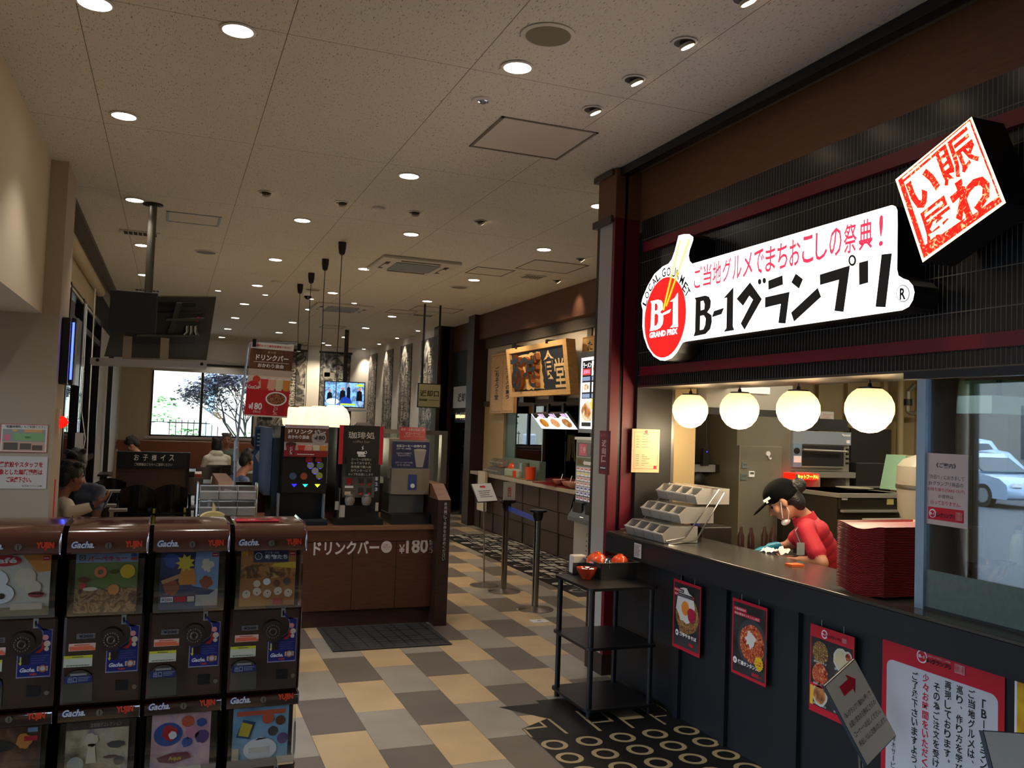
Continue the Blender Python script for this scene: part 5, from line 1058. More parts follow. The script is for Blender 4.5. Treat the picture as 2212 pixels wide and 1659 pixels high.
for x in (-.08, .06): MB().lathe((x, -.03, .16), [(.0, 0), (.03, .0), (.042, .03), (.04, .06), (.02, .09), (.0, .09)], mat('spout_grey', '#8a8078', .3), 18).box(x-.03, x+.03, -.06, -.058+.001, .19, .195, RED).box(x-.03, x+.03, -.06, .06, .21, .24, mat('coffee_grey', '#5c5850', .4)).build('spout', d2)
MB().box(-.2, .2, -.08, .1, .0, .05, mat('coffee_base', '#10171a', .3)).build('drip_tray', d2, smooth=0)
b_ = MB().box(-.165, -.12, -.045, -.04, .06, .16, mat('small_notice', '#b3aa9c', .5)).box(-.2, -.165, -.03, -.025, .12, .19, mat('small_notice', '#b3aa9c', .5)).box(.14, .165, -.03, -.025, .11, .18, mat('small_notice', '#b3aa9c', .5)).box(-.17, -.165, -.05, .06, .04, .3, STEEL); b_.build('small_notice', d2, smooth=0)
d3 = empty('ice_dispenser', (1.955, 7.35, z0), 'cream ice dispenser with blue how-to panel and red notice on top', 'ice dispenser')
ICE = mat('ice_cream_plastic', '#8b7d6c', .4)
b_ = MB().box(-.19, .17, .05, .5, .38, .72, ICE); pts = [(-.17, .0), (-.09, -.02), (0, -.028), (.09, -.02), (.165, 0)]
b_.prism([(x, y, .25) for x, y in pts]+[(.165, .3, .25), (-.17, .3, .25)], (0, 0, .22), ICE); b_.build('body', d3, smooth=0)
MB().box(-.155, .155, .12, .4, .05, .26, mat('ice_splash', '#6d6a65', .4)).build('splash_back', d3, smooth=0)
MB().box(-.17, .17, -.06, .35, .0, .08, mat('ice_base', '#17181b', .35)).build('drip_tray', d3, smooth=0)
MB().box(-.03, .045, -.034, -.026, .29, .42, mat('ice_blue', '#1f3f7c', .4)).cyl((.008, -.034, .325), (.008, -.04, .325), .019, WHITE, 20).build('lever_panel', d3, smooth=0)
pn = frontpan(-.165, .165, .45, .70, .035); pn.slab(.01, WHITE); pn.rect(0, 0, 1, 1, mat('howto_blue', '#141e52', .4), .2); pn.text('ICEコーヒーの作り方', .12, .80, .9, .90, WHITE, 1, bold=.03); pn.text('(コーヒーBAR)', .12, .72, .5, .78, WHITE, 1, bold=.02)
pn.poly([(.66, .12), (.84, .12), (.92, .72), (.58, .72)], mat('cup_print', '#a89f92', .5), 1); pn.disc(.75, .72, .17, mat('cup_print2', '#bdb4a6', .5), 2, rb=.04); pn.text('①必ずカップの線まで', .12, .56, .52, .62, WHITE, 1); pn.text('氷を入れて下さい。', .16, .49, .5, .545, WHITE, 1); pn.text('②サーバーで(アイス用)', .10, .24, .56, .30, WHITE, 1); pn.text('コーヒーを入れる。', .15, .16, .5, .22, WHITE, 1)
pn.mb.build('poster_panel', d3, smooth=0)
pn = frontpan(-.10, .13, .715, .825, .05); pn.slab(.003, RED); pn.rect(0, 0, 1, 1, mat('sign_red', '#c41c1c', .25), .2)
for i, t_ in enumerate(('お水・お茶は返却口側', 'のコーナーに', '御用意しております。')): pn.text(t_, .05 if i != 1 else .22, .70-.31*i, .95 if i != 1 else .8, .93-.31*i, mat('pale_pink', '#e8c0c0', .5), 1, bold=.01)
pn.mb.build('notice_card', d3, smooth=0)
mt = MB().box(1.19, 2.10, 6.47, 7.22, .001, .009, mat('mat_charcoal', '#34302d', .9)); rd = random.Random(5)
for i in range(9): x = 1.25+.1*i+rd.uniform(-.02, .02); mt.ngon([(x, 6.5, .0098), (x+.014, 6.5, .0098), (x-.04+.014, 7.2, .0098), (x-.04, 7.2, .0098)], mat('mat_line', '#161413', .9))
for i in range(10): y = 6.52+.07*i; mt.ngon([(1.22, y, .0098), (2.07, y+rd.uniform(-.03, .03), .0098), (2.07, y+.008, .0098), (1.22, y+.008, .0098)], mat('mat_line', '#161413', .9))
tag(mt.build('floor_mat', smooth=0), 'dark charcoal doormat with thin crossing lines in front of the drink bar', 'mat')
by = 6.35
a = P(543, 738, y=by); b = P(640, 748, y=by); c_ = P(527, 898, y=by); d_ = P(620, 903, y=by)
ft = P(480, 1110, y=by)
bn = empty('banner_stand', (P(510, 960, y=by).x, by, 0), 'tall pole stand holding a red and brown drink bar poster priced 180', 'banner stand')
O_ = Vector((P(510, 960, y=by).x, by, 0))
pn = Pan(c_-O_, d_-c_, a-c_); pn.slab(.003, PAPER)
pn.rect(0, 0, 1, 1, PAPER, .2); pn.rect(0, .64, 1, .915, BRS, 1); pn.rect(0, .55, 1, .64, mat('poster_cream', '#b9a898', .5), 1); pn.rect(0, 0.02, 1, .385, mat('cola_poster_red', '#c01c26', .45), 1); pn.rect(0, .385, 1, .55, mat('poster_cream2', '#d6c6b4', .5), 1)
pn.text('券売機にて食券をお求めください', .06, .94, .95, .975, RED, 2, bold=.02); pn.text('あつぎ', .40, .86, .60, .89, mat('cream_letter', '#d5cdbd', .5), 2); pn.text('ドリンクバー', .14, .76, .90, .84, WHITE, 2, bold=.03); pn.rect(.1, .735, .92, .740, WHITE, 2); pn.text('おかわり自由', .2, .665, .8, .72, WHITE, 2, bold=.02)
pn.disc(.14, .42, .14, mat('cola_red3', '#c8202c', .5), 2, rb=.06); cups_row(pn, .30, 1.0, .36, .51, 3); irr(pn, .2, .50, .1, mat('cup_red', '#c8382c', .5), 3, 3); pn.text('CocaCola', .03, .37, .28, .42, WHITE, 4, bold=.02, shear=.3)
pn.disc(.70, .25, .25, WHITE, 3, rb=.095); pn.disc(.70, .25, .215, blotch('cola_ice', ['#2a0f08', '#6e3018', '#b87a50', '#3c160c'], 50, dist=2), 4, rb=.078); pn.poly([(.50, .02), (.90, .02), (.95, .21), (.45, .21)], mat('cola_cup', '#a8161e', .5), 2.5); pn.vtext('COLA', .66, .03, .76, .16, mat('pale_pink', '#e8c0c0', .5), 3)
pn.text('¥', .08, .10, .15, .16, WHITE, 3, bold=.04); pn.text('180', .15, .09, .39, .185, WHITE, 3, bold=.03); pn.text('【税込】', .20, .05, .36, .08, WHITE, 3)
pn.mb.build('poster', bn, smooth=0)
pol = mat('stand_pole_silver', '#9aa3b4', .25, .8)
tp = P(537, 740, y=by)-O_; bt = P(511, 965, y=by)-O_
MB().tube([Vector((bt.x, .01, .02)), Vector((bt.x+.0, .01, bt.z)), tp+Vector((0, .01, -.04)), tp+Vector((.015, .01, 0)), (b-O_)+Vector((.01, .01, .02))], .009, pol, 10).build('pole', bn)
MB().cyl((bt.x-.002, .01, bt.z-.10), (bt.x, .01, bt.z+.04), .017, mat('joint_grey', '#8f949c', .4), 14).cyl((bt.x, .01, bt.z), (bt.x, -.03, bt.z-.02), .01, mat('joint_grey', '#8f949c', .4), 10).build('clamp_knob', bn)
for q in (a, b): MB().box(q.x-O_.x+.02-.012, q.x-O_.x+.02+.012, -.01, .01, q.z-.035, q.z+.02, BLKP).build('clip', bn, smooth=0)
MB().lathe((bt.x, .01, 0), [(.2, 0), (.2, .02), (.02, .04)], BLKP, 28).build('base', bn)
# ======================= LEFT SIDE: PILLAR NOTICES, SCREEN =======================
py = 7.236
def d_map(p):
    p.rect(0, 0, 1, 1, PAPER, .2); p.frame(0, 0, 1, 1, .012, RED, 1); p.text('「庭園休憩所」もご利用ください', .10, .86, .96, .96, BLACK, 1, bold=.01); p.rect(.05, .05, .95, .82, mat('map_grey', '#9a9a94', .6), .6)
    p.rect(.27, .42, .92, .68, mat('map_green', '#86b078', .6), 1); p.rect(.08, .42, .2, .62, mat('map_pink', '#d87888', .6), 1); p.rect(.5, .72, .88, .82, mat('map_orange', '#dca468', .6), 1); p.rect(.25, .74, .35, .81, mat('map_orange', '#dca468', .6), 1); p.rect(.08, .08, .38, .34, mat('map_dark', '#5b5348', .6), 1.4); p.rect(.42, .10, .66, .32, mat('map_dark', '#5b5348', .6), 1.4); p.rect(.05, .05, .95, .38, mat('map_peach', '#c8a08a', .6), 1); p.rect(.68, .08, .9, .26, mat('map_dark', '#5b5348', .6), 1.4); p.text('喫煙所', .52, .5, .64, .57, BLACK, 2)
put_front('wall_notice', ((2, 915), (101, 978)), py, 'red framed map notice on the cream pillar, upper of two', 'notice', d_map)
def d_photo(p):
    p.rect(0, 0, 1, 1, mat('notice_paper', '#c9c3bc', .5), .2); 
    for i, t_ in enumerate(('商業施設やスタッフを', '対象とした無断撮影は', 'ご遠慮下さい。')): p.text(t_, .03 if i < 2 else .26, .66-.235*i, .92 if i < 2 else .72, .84-.235*i, mat('notice_red', '#b02a34', .5), 1, bold=.03)
    p.text('中日本エクシス㈱', .55, .05, .92, .12, INK, 1)
put_front('wall_notice', ((-14, 985), (99, 1056)), py, 'white notice in red writing on the cream pillar, lower of two', 'notice', d_photo)
o = MB().box(0, .008, -.006, 0, 0, .30, RED).build('red_strip_label', smooth=0); o.location = P(113, 1124, y=7.233); o.location.z = P(113, 1124, y=7.233).z; tag(o, 'thin vertical red label at the right edge of the cream pillar', 'label')
q = P(140, 912, y=7.45); e = empty('alarm_beacon', (-.80, 7.45, q.z), 'small glowing red alarm lamp on the side of the cream pillar', 'lamp')
MB().box(0, .02, -.05, .05, -.09, .10, WALLC).build('back_plate', e, smooth=0)
MB().lathe((.02, 0, 0), [(.048, 0), (.045, .02), (.03, .045), (0, .06)], mat('beacon_red', '#e0140c', .2, emit=.9), 20, ax=(1, 0, 0)).build('lens', e)
a = P(152, 690, y=7.55); b = P(150, 832, y=7.55)
e = empty('side_display', (-.80, 7.55, (a.z+b.z)/2), 'slim wall display seen edge on, its screen glowing blue, on the pillar side', 'display'); hz = abs(a.z-b.z)/2
MB().box(0, .10, -.18, .18, -hz, hz, BLKP).build('case', e, smooth=0, bevel=.012); MB().prism([(.06, -.183, -hz), (.11, -.15, -hz), (.11, -.15, hz), (.06, -.183, hz)], (0, .30, 0), mat('display_silver', '#9aa0a8', .25, .6)).build('bezel', e, smooth=0)
MB().box(.075, .09, -.186, -.182, -hz*.85, hz*.85, mat('display_blue', '#3a50ff', .3, emit=4.0)).build('screen', e, smooth=0)
q = P(172, 935, y=9.0); e = empty('blind_control', (q.x, 9.0, q.z), 'white tag and looped cord hanging at the dark window wall', 'cord')
MB().box(-.035, .035, -.003, .003, -.24, .0, WHITE).build('tag', e, smooth=0); MB().tube([(0, 0, 1.2), (.005, 0, .2), (.05, 0, -.05), (.03, 0, -.22), (-.01, 0, -.05), (-.012, 0, 1.2)], .005, WHITE, 6).build('cord', e)
# ======================= SEATING AREA =======================
TT = mat('table_dark', '#2a1c17', .35)
def table(x, y, w_, d_, label, top=TT, z=.72):
    e = empty('dining_table', (x, y, 0), label, 'table')
    MB().box(-w_/2, w_/2, -d_/2, d_/2, z-.03, z, top).build('tabletop', e, smooth=0, bevel=.004)
    for sx_ in (-1, 1):
        for sy_ in (-1, 1): MB().box(sx_*(w_/2-.06)-.025, sx_*(w_/2-.06)+.025, sy_*(d_/2-.06)-.025, sy_*(d_/2-.06)+.025, 0, z-.03, DKW).build('leg', e, smooth=0)
    return e
def chair(x, y, rz, label, group=None, m_=DKW):
    e = empty('dining_chair', (x, y, 0), label, 'chair', group, rz)
    MB().box(-.21, .21, -.21, .21, .42, .46, m_).build('seat', e, smooth=0, bevel=.006)
    n = 8; pts = [(-.2+.4*i/n, .20+.035*math.sin(math.pi*i/n)) for i in range(n+1)]
    b_ = MB(); b_.prism([(x_, y_, .62) for x_, y_ in pts]+[(x_, y_+.015, .62) for x_, y_ in pts[::-1]], (0, 0, .24), m_); b_.build('backrest', e)
    for sx_ in (-1, 1):
        MB().box(sx_*.18-.018, sx_*.18+.018, -.2, -.165, 0, .42, m_).build('leg', e, smooth=0); MB().box(sx_*.18-.018, sx_*.18+.018, .185, .22, 0, .84, m_).build('leg', e, smooth=0)
    return e
bp = 11.0
a = P(253, 975, y=bp); b = P(405, 978, y=bp)
e = empty('partition', ((a.x+b.x)/2, bp, 0), 'brown partition with black high chair corner sign along its top', 'partition'); hw = (b.x-a.x)/2; ht = a.z
MB().box(-hw, hw, 0, .08, 0, ht-.19, wood('partition_brown', '#33221a', '#3e2a20', .5, (3, 3, 16))).box(-hw-.03, -hw, -.01, .09, 0, ht+.02, mat('partition_edge', '#8b7657', .5)).box(hw, hw+.03, -.01, .09, 0, ht+.0, DKW).build('board', e, smooth=0)
MB().box(-hw, hw, -.01, .09, ht-.19, ht, mat('sign_board_black', '#14161a', .4)).build('sign_board', e, smooth=0)
pn = frontpan(-hw, hw, ht-.19, ht, -.012)
for i, ch in enumerate('お子様イス'): pn.text(ch, .24+.125*i, .48, .24+.125*i+.07, .85, PAPER, 1, bold=.01)
pn.text('ご利用後はこちらへご返却ください', .25, .16, .79, .34, PAPER, 1); pn.mb.build('lettering', e, smooth=0)
def high_chair(x, y, rz, label):
    e = empty('high_chair', (x, y, 0), label, 'high chair', 'dark wooden high chairs', rz)
    m_ = mat('high_chair_wood', '#150e0d', .22, coat=.4); n = 10; pts = [(-.15+.30*i/n, .05+.06*math.sin(math.pi*i/n)) for i in range(n+1)]
    b_ = MB(); top = [.96+.045*math.sin(math.pi*i/n) for i in range(n+1)]
    vs = [(x_, y_, .70) for x_, y_ in pts]+[(x_, y_, top[i]) for i, (x_, y_) in enumerate(pts)]; k = n+1
    b_.add(vs, [(i, i+1, k+i+1, k+i) for i in range(n)], m_); vs = [(x_, y_+.014, z_) for x_, y_, z_ in vs]; b_.add(vs, [(i, k+i, k+i+1, i+1) for i in range(n)], m_); b_.build('backrest', e)
    for sx_ in (-1, 1):
        for y0_, y1_ in ((-.22, -.14), (.14, .05)): MB().cone((sx_*.21, y0_, 0), (sx_*.17, y1_, .92 if y1_ > 0 else .78), .016, .014, m_, 8).build('leg', e)
        MB().box(sx_*.17-.016, sx_*.17+.016, -.16, .10, .77, .80, m_).build('armrest', e, smooth=0)
    MB().box(-.17, .17, -.13, .1, .50, .525, m_).build('seat', e, smooth=0); MB().box(-.16, .16, -.16, -.14, .74, .76, m_).build('front_bar', e, smooth=0); MB().box(-.19, .19, -.2, .02, .24, .26, m_).build('footrest', e, smooth=0)
    MB().box(.13, .15, -.12, -.11, .55, .8, YLAB).build('strap', e, smooth=0)
for i, (px, yy_, lab) in enumerate(((298, 9.0, 'dark wooden high chair, middle one of three before the partition'), (369, 9.1, 'dark wooden high chair with tall curved back, right one before the partition'), (240, 9.9, 'dark wooden high chair with low back beside the man in the tie'))):
    high_chair(P(px, 1060, y=yy_).x, yy_, [.1, -.05, .2][i], lab)
e = tag(table(-.55, 8.65, .5, .55, 'dark small table in front of the two men with a phone'), 'dark small table in front of the two men with a phone', 'table')
for i, (px, py_, y_) in enumerate(((246, 1061, 9.3), (232, 1092, 8.9), (255, 1102, 8.7))):
    q = P(px, py_, y=y_); o = MB().box(-.075, .075, -.06, .06, -.01, .012, mat('pale_tray', '#a09a90', .5)).build('pale_board', smooth=0); o.location = q; tag(o, ['pale flat tray on the dark high chair left of the partition', 'pale flat tray on the dark table under the phone', 'small pale tray at the table edge beside the watch wrist'][i], 'tray')
table(.42, 13.6, .8, .8, 'dark square table between the partition and the woman in white')
table(.2, 16.3, 1.6, .8, 'dark long table of the two seated women at the rear window')
table(-.6, 15.2, .8, .7, 'dark table before the man in a blue shirt under the window')
tag(table(1.0, 10.9, .9, .7, 'brown table where the man in a dark blue shirt is sitting'), 'brown table where the man in a dark blue shirt is sitting', 'table')
table(-.45, 13.0, .7, .7, 'dark table behind the partition at the left')
for x, y, rz, l_ in ((.25, 12.6, 3.14, 'dark chair at the front side of the square table behind the partition'), (.62, 14.6, 0, 'dark chair beyond the square table behind the partition'), (.75, 15.7, 3.4, 'dark chair under the woman in a white hoodie'), (.9, 9.9, 2.6, 'dark chair hidden below the man in a dark blue shirt'), (1.55, 17.2, 0, 'dark chair beside the person in a light green top'), (-.25, 14.3, 3.14, 'dark chair before the man in a blue shirt')):
    chair(x, y, rz, l_)
q = Vector((.42, 13.6, .72)); o = MB().box(-.05, .05, -.05, .05, 0, .11, mat('napkin_red', '#6e1a18', .4)).box(-.045, .045, -.045, .045, .11, .14, WHITE).build('napkin_box', smooth=0); o.location = q; tag(o, 'dark red napkin box with white napkins on the table behind the partition', 'napkin box')
o = MB().lathe((0, 0, 0), [(.02, 0), (.02, .06), (.012, .075), (0, .09)], WHITE, 12).build('salt_shaker'); o.location = q+Vector((.2, 0, 0)); tag(o, 'small white shaker right of the dark red napkin box', 'shaker')
tag(MB().box(P(505, 1000, y=14.0).x, P(575, 1000, y=14.0).x+.3, 14.0, 14.06, .82, P(530, 993, y=14.0).z, mat('grey_translucent_screen', '#8f9aa0', .5)).box(P(505, 1000, y=14.0).x, P(575, 1000, y=14.0).x+.3, 14.0, 14.06, 0, .82, mat('dark_bench', '#2a211d', .6)).build('low_screen', smooth=0), 'low grey screen on a dark base between the seats, beside the drink bar', 'screen')
q = P(556, 985, y=8.28); 
pn = frontpan(-.055, .055, -.26, .26, 0); pn.slab(.02, mat('return_panel_blue', '#4b6488', .4)); pn.rect(.1, .6, .9, .95, mat('return_panel_dark', '#27405f', .4), 1); pn.poly([(.1, .5), (.45, .62), (.45, .54), (.9, .54), (.9, .44), (.45, .44), (.45, .36)], PAPER, 1); pn.lines(.2, .65, .8, .9, 4, PAPER, 2); o = pn.mb.build('direction_sign', smooth=0); o.location = (P(562, 985, y=8.05).x, 8.05, P(562, 985, y=8.05).z); tag(o, 'narrow blue sign with white left arrow on the end of the drink bar screen', 'sign')
BIN = glassmat('frosted_bin', (.9, .9, .9), .03, .2, haze=.5, hazec=(.85, .84, .80))
def mk_bin(name, label, group, w_=.115, d_=.16, h_=.10):
    """see-through open-fronted bin: origin at the lower centre front, open side to -y"""
    e = empty(name, (0, 0, 0), label, 'storage bin', group); t_ = .003; hw_ = w_/2
    prof = [(-.018, .055), (0, 0), (d_, 0), (d_, h_), (.04, h_)]
    b_ = MB()
    for s_ in (-1, 1): b_.prism([(s_*hw_, y, z) for y, z in prof], (-s_*t_, 0, 0), BIN)
    b_.box(-hw_, hw_, 0, d_, 0, t_, BIN).box(-hw_, hw_, d_-t_, d_, 0, h_, BIN).box(-hw_, hw_, .04, d_, h_-t_, h_, BIN); b_.prism([(-hw_, 0, 0), (hw_, 0, 0), (hw_, -.018, .055), (-hw_, -.018, .055)], (0, t_, 0), BIN)
    b_.build('bin_shell', e, smooth=0)
    MB().box(-hw_, hw_, -.022, -.014, .050, .058, mat('bin_lip', '#c8c6c2', .4)).build('lip', e, smooth=0)
    return e
rb = 6.05; q0 = P(432, 1048, y=rb); q1 = P(553, 1050, y=rb); wb = (q1.x-q0.x)/3
rk = empty('condiment_rack', ((q0.x+q1.x)/2, rb, 0), 'silver rack of clear bins with a small table below, behind the capsule machines', 'rack'); rx0 = q0.x-(q0.x+q1.x)/2
ztop = q0.z; zr1 = P(490, 1078, y=rb).z; zr2 = P(490, 1112, y=rb).z
b_ = MB()
for x in (rx0-.01, -rx0+.01): b_.tube([(x, 0, .75), (x, 0, ztop+.01), (x, .12, ztop+.01), (x, .12, .75)], .005, STEEL, 6)
for z in (zr1-.004, zr2-.004): b_.tube([(rx0-.01, .01, z), (-rx0+.01, .01, z)], .004, STEEL, 6)
b_.build('wire_frame', rk); MB().box(rx0-.1, -rx0+.1, -.2, .25, .70, .75, DKW).box(rx0-.08, -rx0+.08, -.18, .23, 0, .70, DKW).build('rack_base', rk, smooth=0)
rlab = ['upper row of clear bins behind the capsule machines, left bin', 'upper row of clear bins behind the capsule machines, middle bin holding folded paper', 'upper row of clear bins behind the capsule machines, right bin with pink sachets', 'lower row of clear bins behind the capsule machines, left bin behind the paper pouch', 'lower row of clear bins behind the capsule machines, middle bin', 'lower row of clear bins behind the capsule machines, right bin with dark lids']
bn0 = mk_bin('clear_bin', rlab[0], 'clear bins behind the capsule machines', wb-.004, .13, ztop-zr1-.005); bn0.location = (q0.x+wb*.5, rb-.04, zr1)
for k in range(1, 6): dup(bn0, (q0.x+wb*(.5+k % 3), rb-.04, zr1 if k < 3 else zr2), rlab[k])
o = MB().box(-.04, .04, 0, .09, 0, .025, PNK).build('sachet_pile', smooth=0); o.location = (q0.x+wb*2.5, rb, zr1+.005); tag(o, 'pink sachets lying in the upper right clear bin', 'sachets')
o = MB().prism([(-.035, .03, 0), (.045, .03, .015), (.03, .03, .05), (-.02, .03, .06)], (0, .03, 0), WHITE).build('folded_napkin', smooth=0); o.location = (q0.x+wb*1.5, rb, zr1+.005); tag(o, 'folded white paper standing in the upper middle clear bin', 'napkin')
b_ = MB()
for dx in (-.03, .0, .03): b_.cyl((dx, .04, .02), (dx, .06, .025), .016, [BRNP, CRMP, INK][int((dx+.03)/.03)], 12)
o = b_.build('sauce_cups'); o.location = (q0.x+wb*2.5, rb, zr2+.005); tag(o, 'small dark and cream lids in the lower right clear bin', 'lids')
q = P(461, 1122, y=5.8); e = empty('paper_pouch', (q.x, 5.8, q.z-.05), 'cream paper pouch with pointed handle standing before the clear bins', 'pouch')
TANB = mat('kraft_cream', '#c3ab70', .6)
MB().prism([(-.082, 0, -.01), (.082, 0, -.01), (.082, 0, .05)]+[(.082*math.cos(math.pi*i/14), 0, .05+.045*math.sin(math.pi*i/14)) for i in range(1, 14)]+[(-.082, 0, .05)], (0, .08, 0), TANB).build('pouch', e)
MB().prism([(-.01, .03, .08), (.014, .03, .08), (.010, .03, .13), (-.006, .03, .155)], (0, .012, 0), TANB).build('handle', e, smooth=0)
tag(MB().box(q.x-.15, q.x+.15, 5.68, 5.98, 0, q.z-.06, DKW).build('low_cabinet', smooth=0), 'low dark cabinet under the cream pouch behind the capsule machines', 'cabinet')
# ======================= QUEUE POSTS =======================
def post(x, y, label, top=True):
    e = empty('queue_post', (x, y, 0), label, 'queue post', 'steel queue posts with belt')
    MB().lathe((0, 0, 0), [(.175, 0), (.175, .006), (.12, .014), (.035, .028), (.03, .03)], STEEL, 40).build('base', e)
    MB().cyl((0, 0, .02), (0, 0, .86), .031, mat('post_steel', '#8d8880', .25, 1.0), 24).build('pole', e)
    MB().lathe((0, 0, .82), [(.036, 0), (.05, .04), (.05, .08), (.085, .082), (.085, .10), (0, .10)], BLKP, 20).build('belt_head', e)
    MB().box(-.17, -.04, -.02, .02, .006, .02, STEEL).build('foot_lever', e, smooth=0)
    return e
pa = post(3.265, 8.43, 'steel queue post under the white exit card'); pb = post(3.243, 7.55, 'steel queue post nearest the camera, blue belt on its head')
o = MB().prism([(3.262, 8.37, .875), (3.262, 8.37, .825), (3.246, 7.61, .80), (3.246, 7.61, .85)], (.003, 0, 0), mat('belt_blue', '#1f46b8', .6)).build('belt', smooth=0); o.location = (0, 0, 0); tag(o, 'blue belt stretched between the two steel queue posts', 'belt')
q = P(1088, 1082, y=8.4); e = empty('exit_card', (3.265, 8.36, .93), 'white exit card with red characters on the rear queue post', 'sign')
pn = frontpan(-.065, .065, 0, .19, 0); pn.slab(.004, PAPER); pn.rect(0, 0, 1, 1, PAPER, .2); pn.text('出', .36, .48, .64, .75, RED, 1, bold=.03); pn.text('口', .38, .2, .64, .44, RED, 1, bold=.03); pn.mb.build('card', e, smooth=0); MB().box(-.07, .07, -.02, .04, -.02, .005, BLKP).build('holder', e, smooth=0)
a = P(1165, 1342, z=0); o = MB().box(-.075, .075, -.055, .055, .0005, .004, PAPER).build('floor_card', smooth=0); o.location = (a.x, a.y, 0); tag(o, 'small white card with black marking lying on the tiled floor', 'card')
pn = Pan((-.075, -.055, .0042), (.15, 0, 0), (0, .11, 0)); pn.ring(.5, .55, .1, BLACK, 1, t=.6); pn.rect(.38, .38, .62, .45, BLACK, 1); pn.mb.build('print', o, smooth=0)
# ======================= BLACK SHELF UNIT =======================
s0 = P(1190, 1500, z=0); SB = mat('black_laminate', '#131315', .38)
sx0, sx1, sy0, sy1 = 2.33, 2.80, 4.62, 5.14
e = empty('shelf_unit', ((sx0+sx1)/2, (sy0+sy1)/2, 0), 'black three-tier shelf standing at the end of the black counter', 'shelf'); a_, b2_ = (sx1-sx0)/2, (sy1-sy0)/2
def rr(w_, d_, r=.04): return [(sx*(w_-r)+sx*r*math.cos(t_)*1, sy*(d_-r)+sy*r*math.sin(t_)) for sx, sy, ts in ((1, 1, (0, 1)), (-1, 1, (1, 0)), (-1, -1, (0, 1)), (1, -1, (1, 0))) for t_ in [math.pi/2*(ts[0]+(ts[1]-ts[0])*k/4) for k in range(5)]]
for z in (.045, .40, .745): MB().prism([(x, y, z) for x, y in rr(a_, b2_)], (0, 0, .016), SB).build('shelf_board', e, smooth=0)
for sx_ in (-1, 1):
    for sy_ in (-1, 1): MB().cyl((sx_*(a_-.035), sy_*(b2_-.035), 0), (sx_*(a_-.035), sy_*(b2_-.035), .745), .017, SB, 14).build('post', e)
STZ = .762
PAN = mat('pan_steel', '#5d5b55', .35, .9)
def T2(px, py, z): v = P(px, py, z=z); return v
q = P(1315, 1248, z=STZ); e = empty('steel_pan', (2.66, 5.0, STZ), 'deep steel pan on top of the black shelf holding orange bowls', 'pan')
b_ = MB(); W2, D2, H2 = .125, .12, .105
for s_ in (-1, 1): b_.box(s_*W2-.003, s_*W2+.003, -D2, D2, 0, H2, PAN).box(-W2, W2, s_*D2-.003, s_*D2+.003, 0, H2, PAN)
b_.box(-W2, W2, -D2, D2, 0, .004, PAN); b_.build('pan_body', e, smooth=0); b_ = MB()
b_.box(-W2-.018, W2+.018, -D2-.012, -D2, H2-.004, H2, STEEL).box(-W2-.018, W2+.018, D2, D2+.012, H2-.004, H2, STEEL).box(-W2-.018, -W2, -D2, D2, H2-.004, H2, STEEL).box(W2, W2+.018, -D2, D2, H2-.004, H2, STEEL); b_.build('rim', e, smooth=0)
OB = mat('orange_plastic', '#f0521a', .25, coat=.5)
def bowl_lid(loc, r, label, nm='orange_bowl', flip=True, m_=OB):
    b_ = MB(); b_.lathe((0, 0, 0), [(r, 0), (r*.98, r*.12), (r*.85, r*.45), (r*.6, r*.72), (r*.35, r*.82), (r*.3, r*.95), (0, r*.95)], m_, 28); o = b_.build(nm); o.location = loc; return tag(o, label, 'bowl')
bowl_lid((2.58, 5.03, STZ+.085), .07, 'larger orange bowl upside down in the steel pan on the black shelf')
bowl_lid((2.725, 4.99, STZ+.085), .058, 'smaller orange bowl upside down in the steel pan on the black shelf')
MB().box(2.545, 2.775, 4.89, 5.11, STZ+.06, STZ+.086, PAN)
b_ = MB(); b_.lathe((0, 0, 0), [(.03, 0), (.032, .008), (.05, .03), (.063, .06), (.065, .068), (.061, .066), (.045, .03), (0, .03)], mat('red_orange_bowl', '#c03a14', .25, coat=.5), 28); o = b_.build('rice_bowl')
q = P(1270, 1251, z=STZ); o.location = (q.x, q.y+.02, STZ); tag(o, 'small red bowl of foil packets on the corner of the black shelf', 'bowl')
b_ = MB(); rd = random.Random(4)
for i in range(9): b_.ell((rd.uniform(-.035, .035), rd.uniform(-.03, .03), .055+rd.uniform(0, .012)), (.016, .010, .008), mat('foil', '#cfd0d2', .25, .9), 6, 4)
o2 = b_.build('foil_packets'); o2.location = o.location; tag(o2, 'silver foil packets heaped in the small red bowl', 'packets')
q = P(1315, 1252, z=STZ); o = MB().lathe((0, 0, 0), [(.026, 0), (.026, .11), (.022, .116), (.022, .13), (0, .132)], CHROME, 24).build('steel_shaker'); o.location = (q.x, q.y+.02, STZ); tag(o, 'steel seasoning shaker with white label on the black shelf', 'shaker')
MB().lathe((0, 0, .068), [(.0268, 0), (.0268, .022)], WHITE, 24).build('label_band', o)
q = P(1250, 1240, z=STZ); e = empty('napkin_holder', (q.x, q.y+.02, STZ), 'steel napkin holder full of white napkins on the black shelf', 'napkin holder')
b_ = MB().box(-.05, .05, -.035, -.033, 0, .075, STEEL).box(-.05, .05, .033, .035, 0, .075, STEEL).box(-.05, .05, -.035, .035, 0, .003, STEEL); b_.build('holder', e, smooth=0); MB().box(-.048, .048, -.03, .03, .004, .12, mat('napkin_white', '#d4ccc2', .8, bump=.4, bscale=30)).build('napkins', e, smooth=0, bevel=.008)
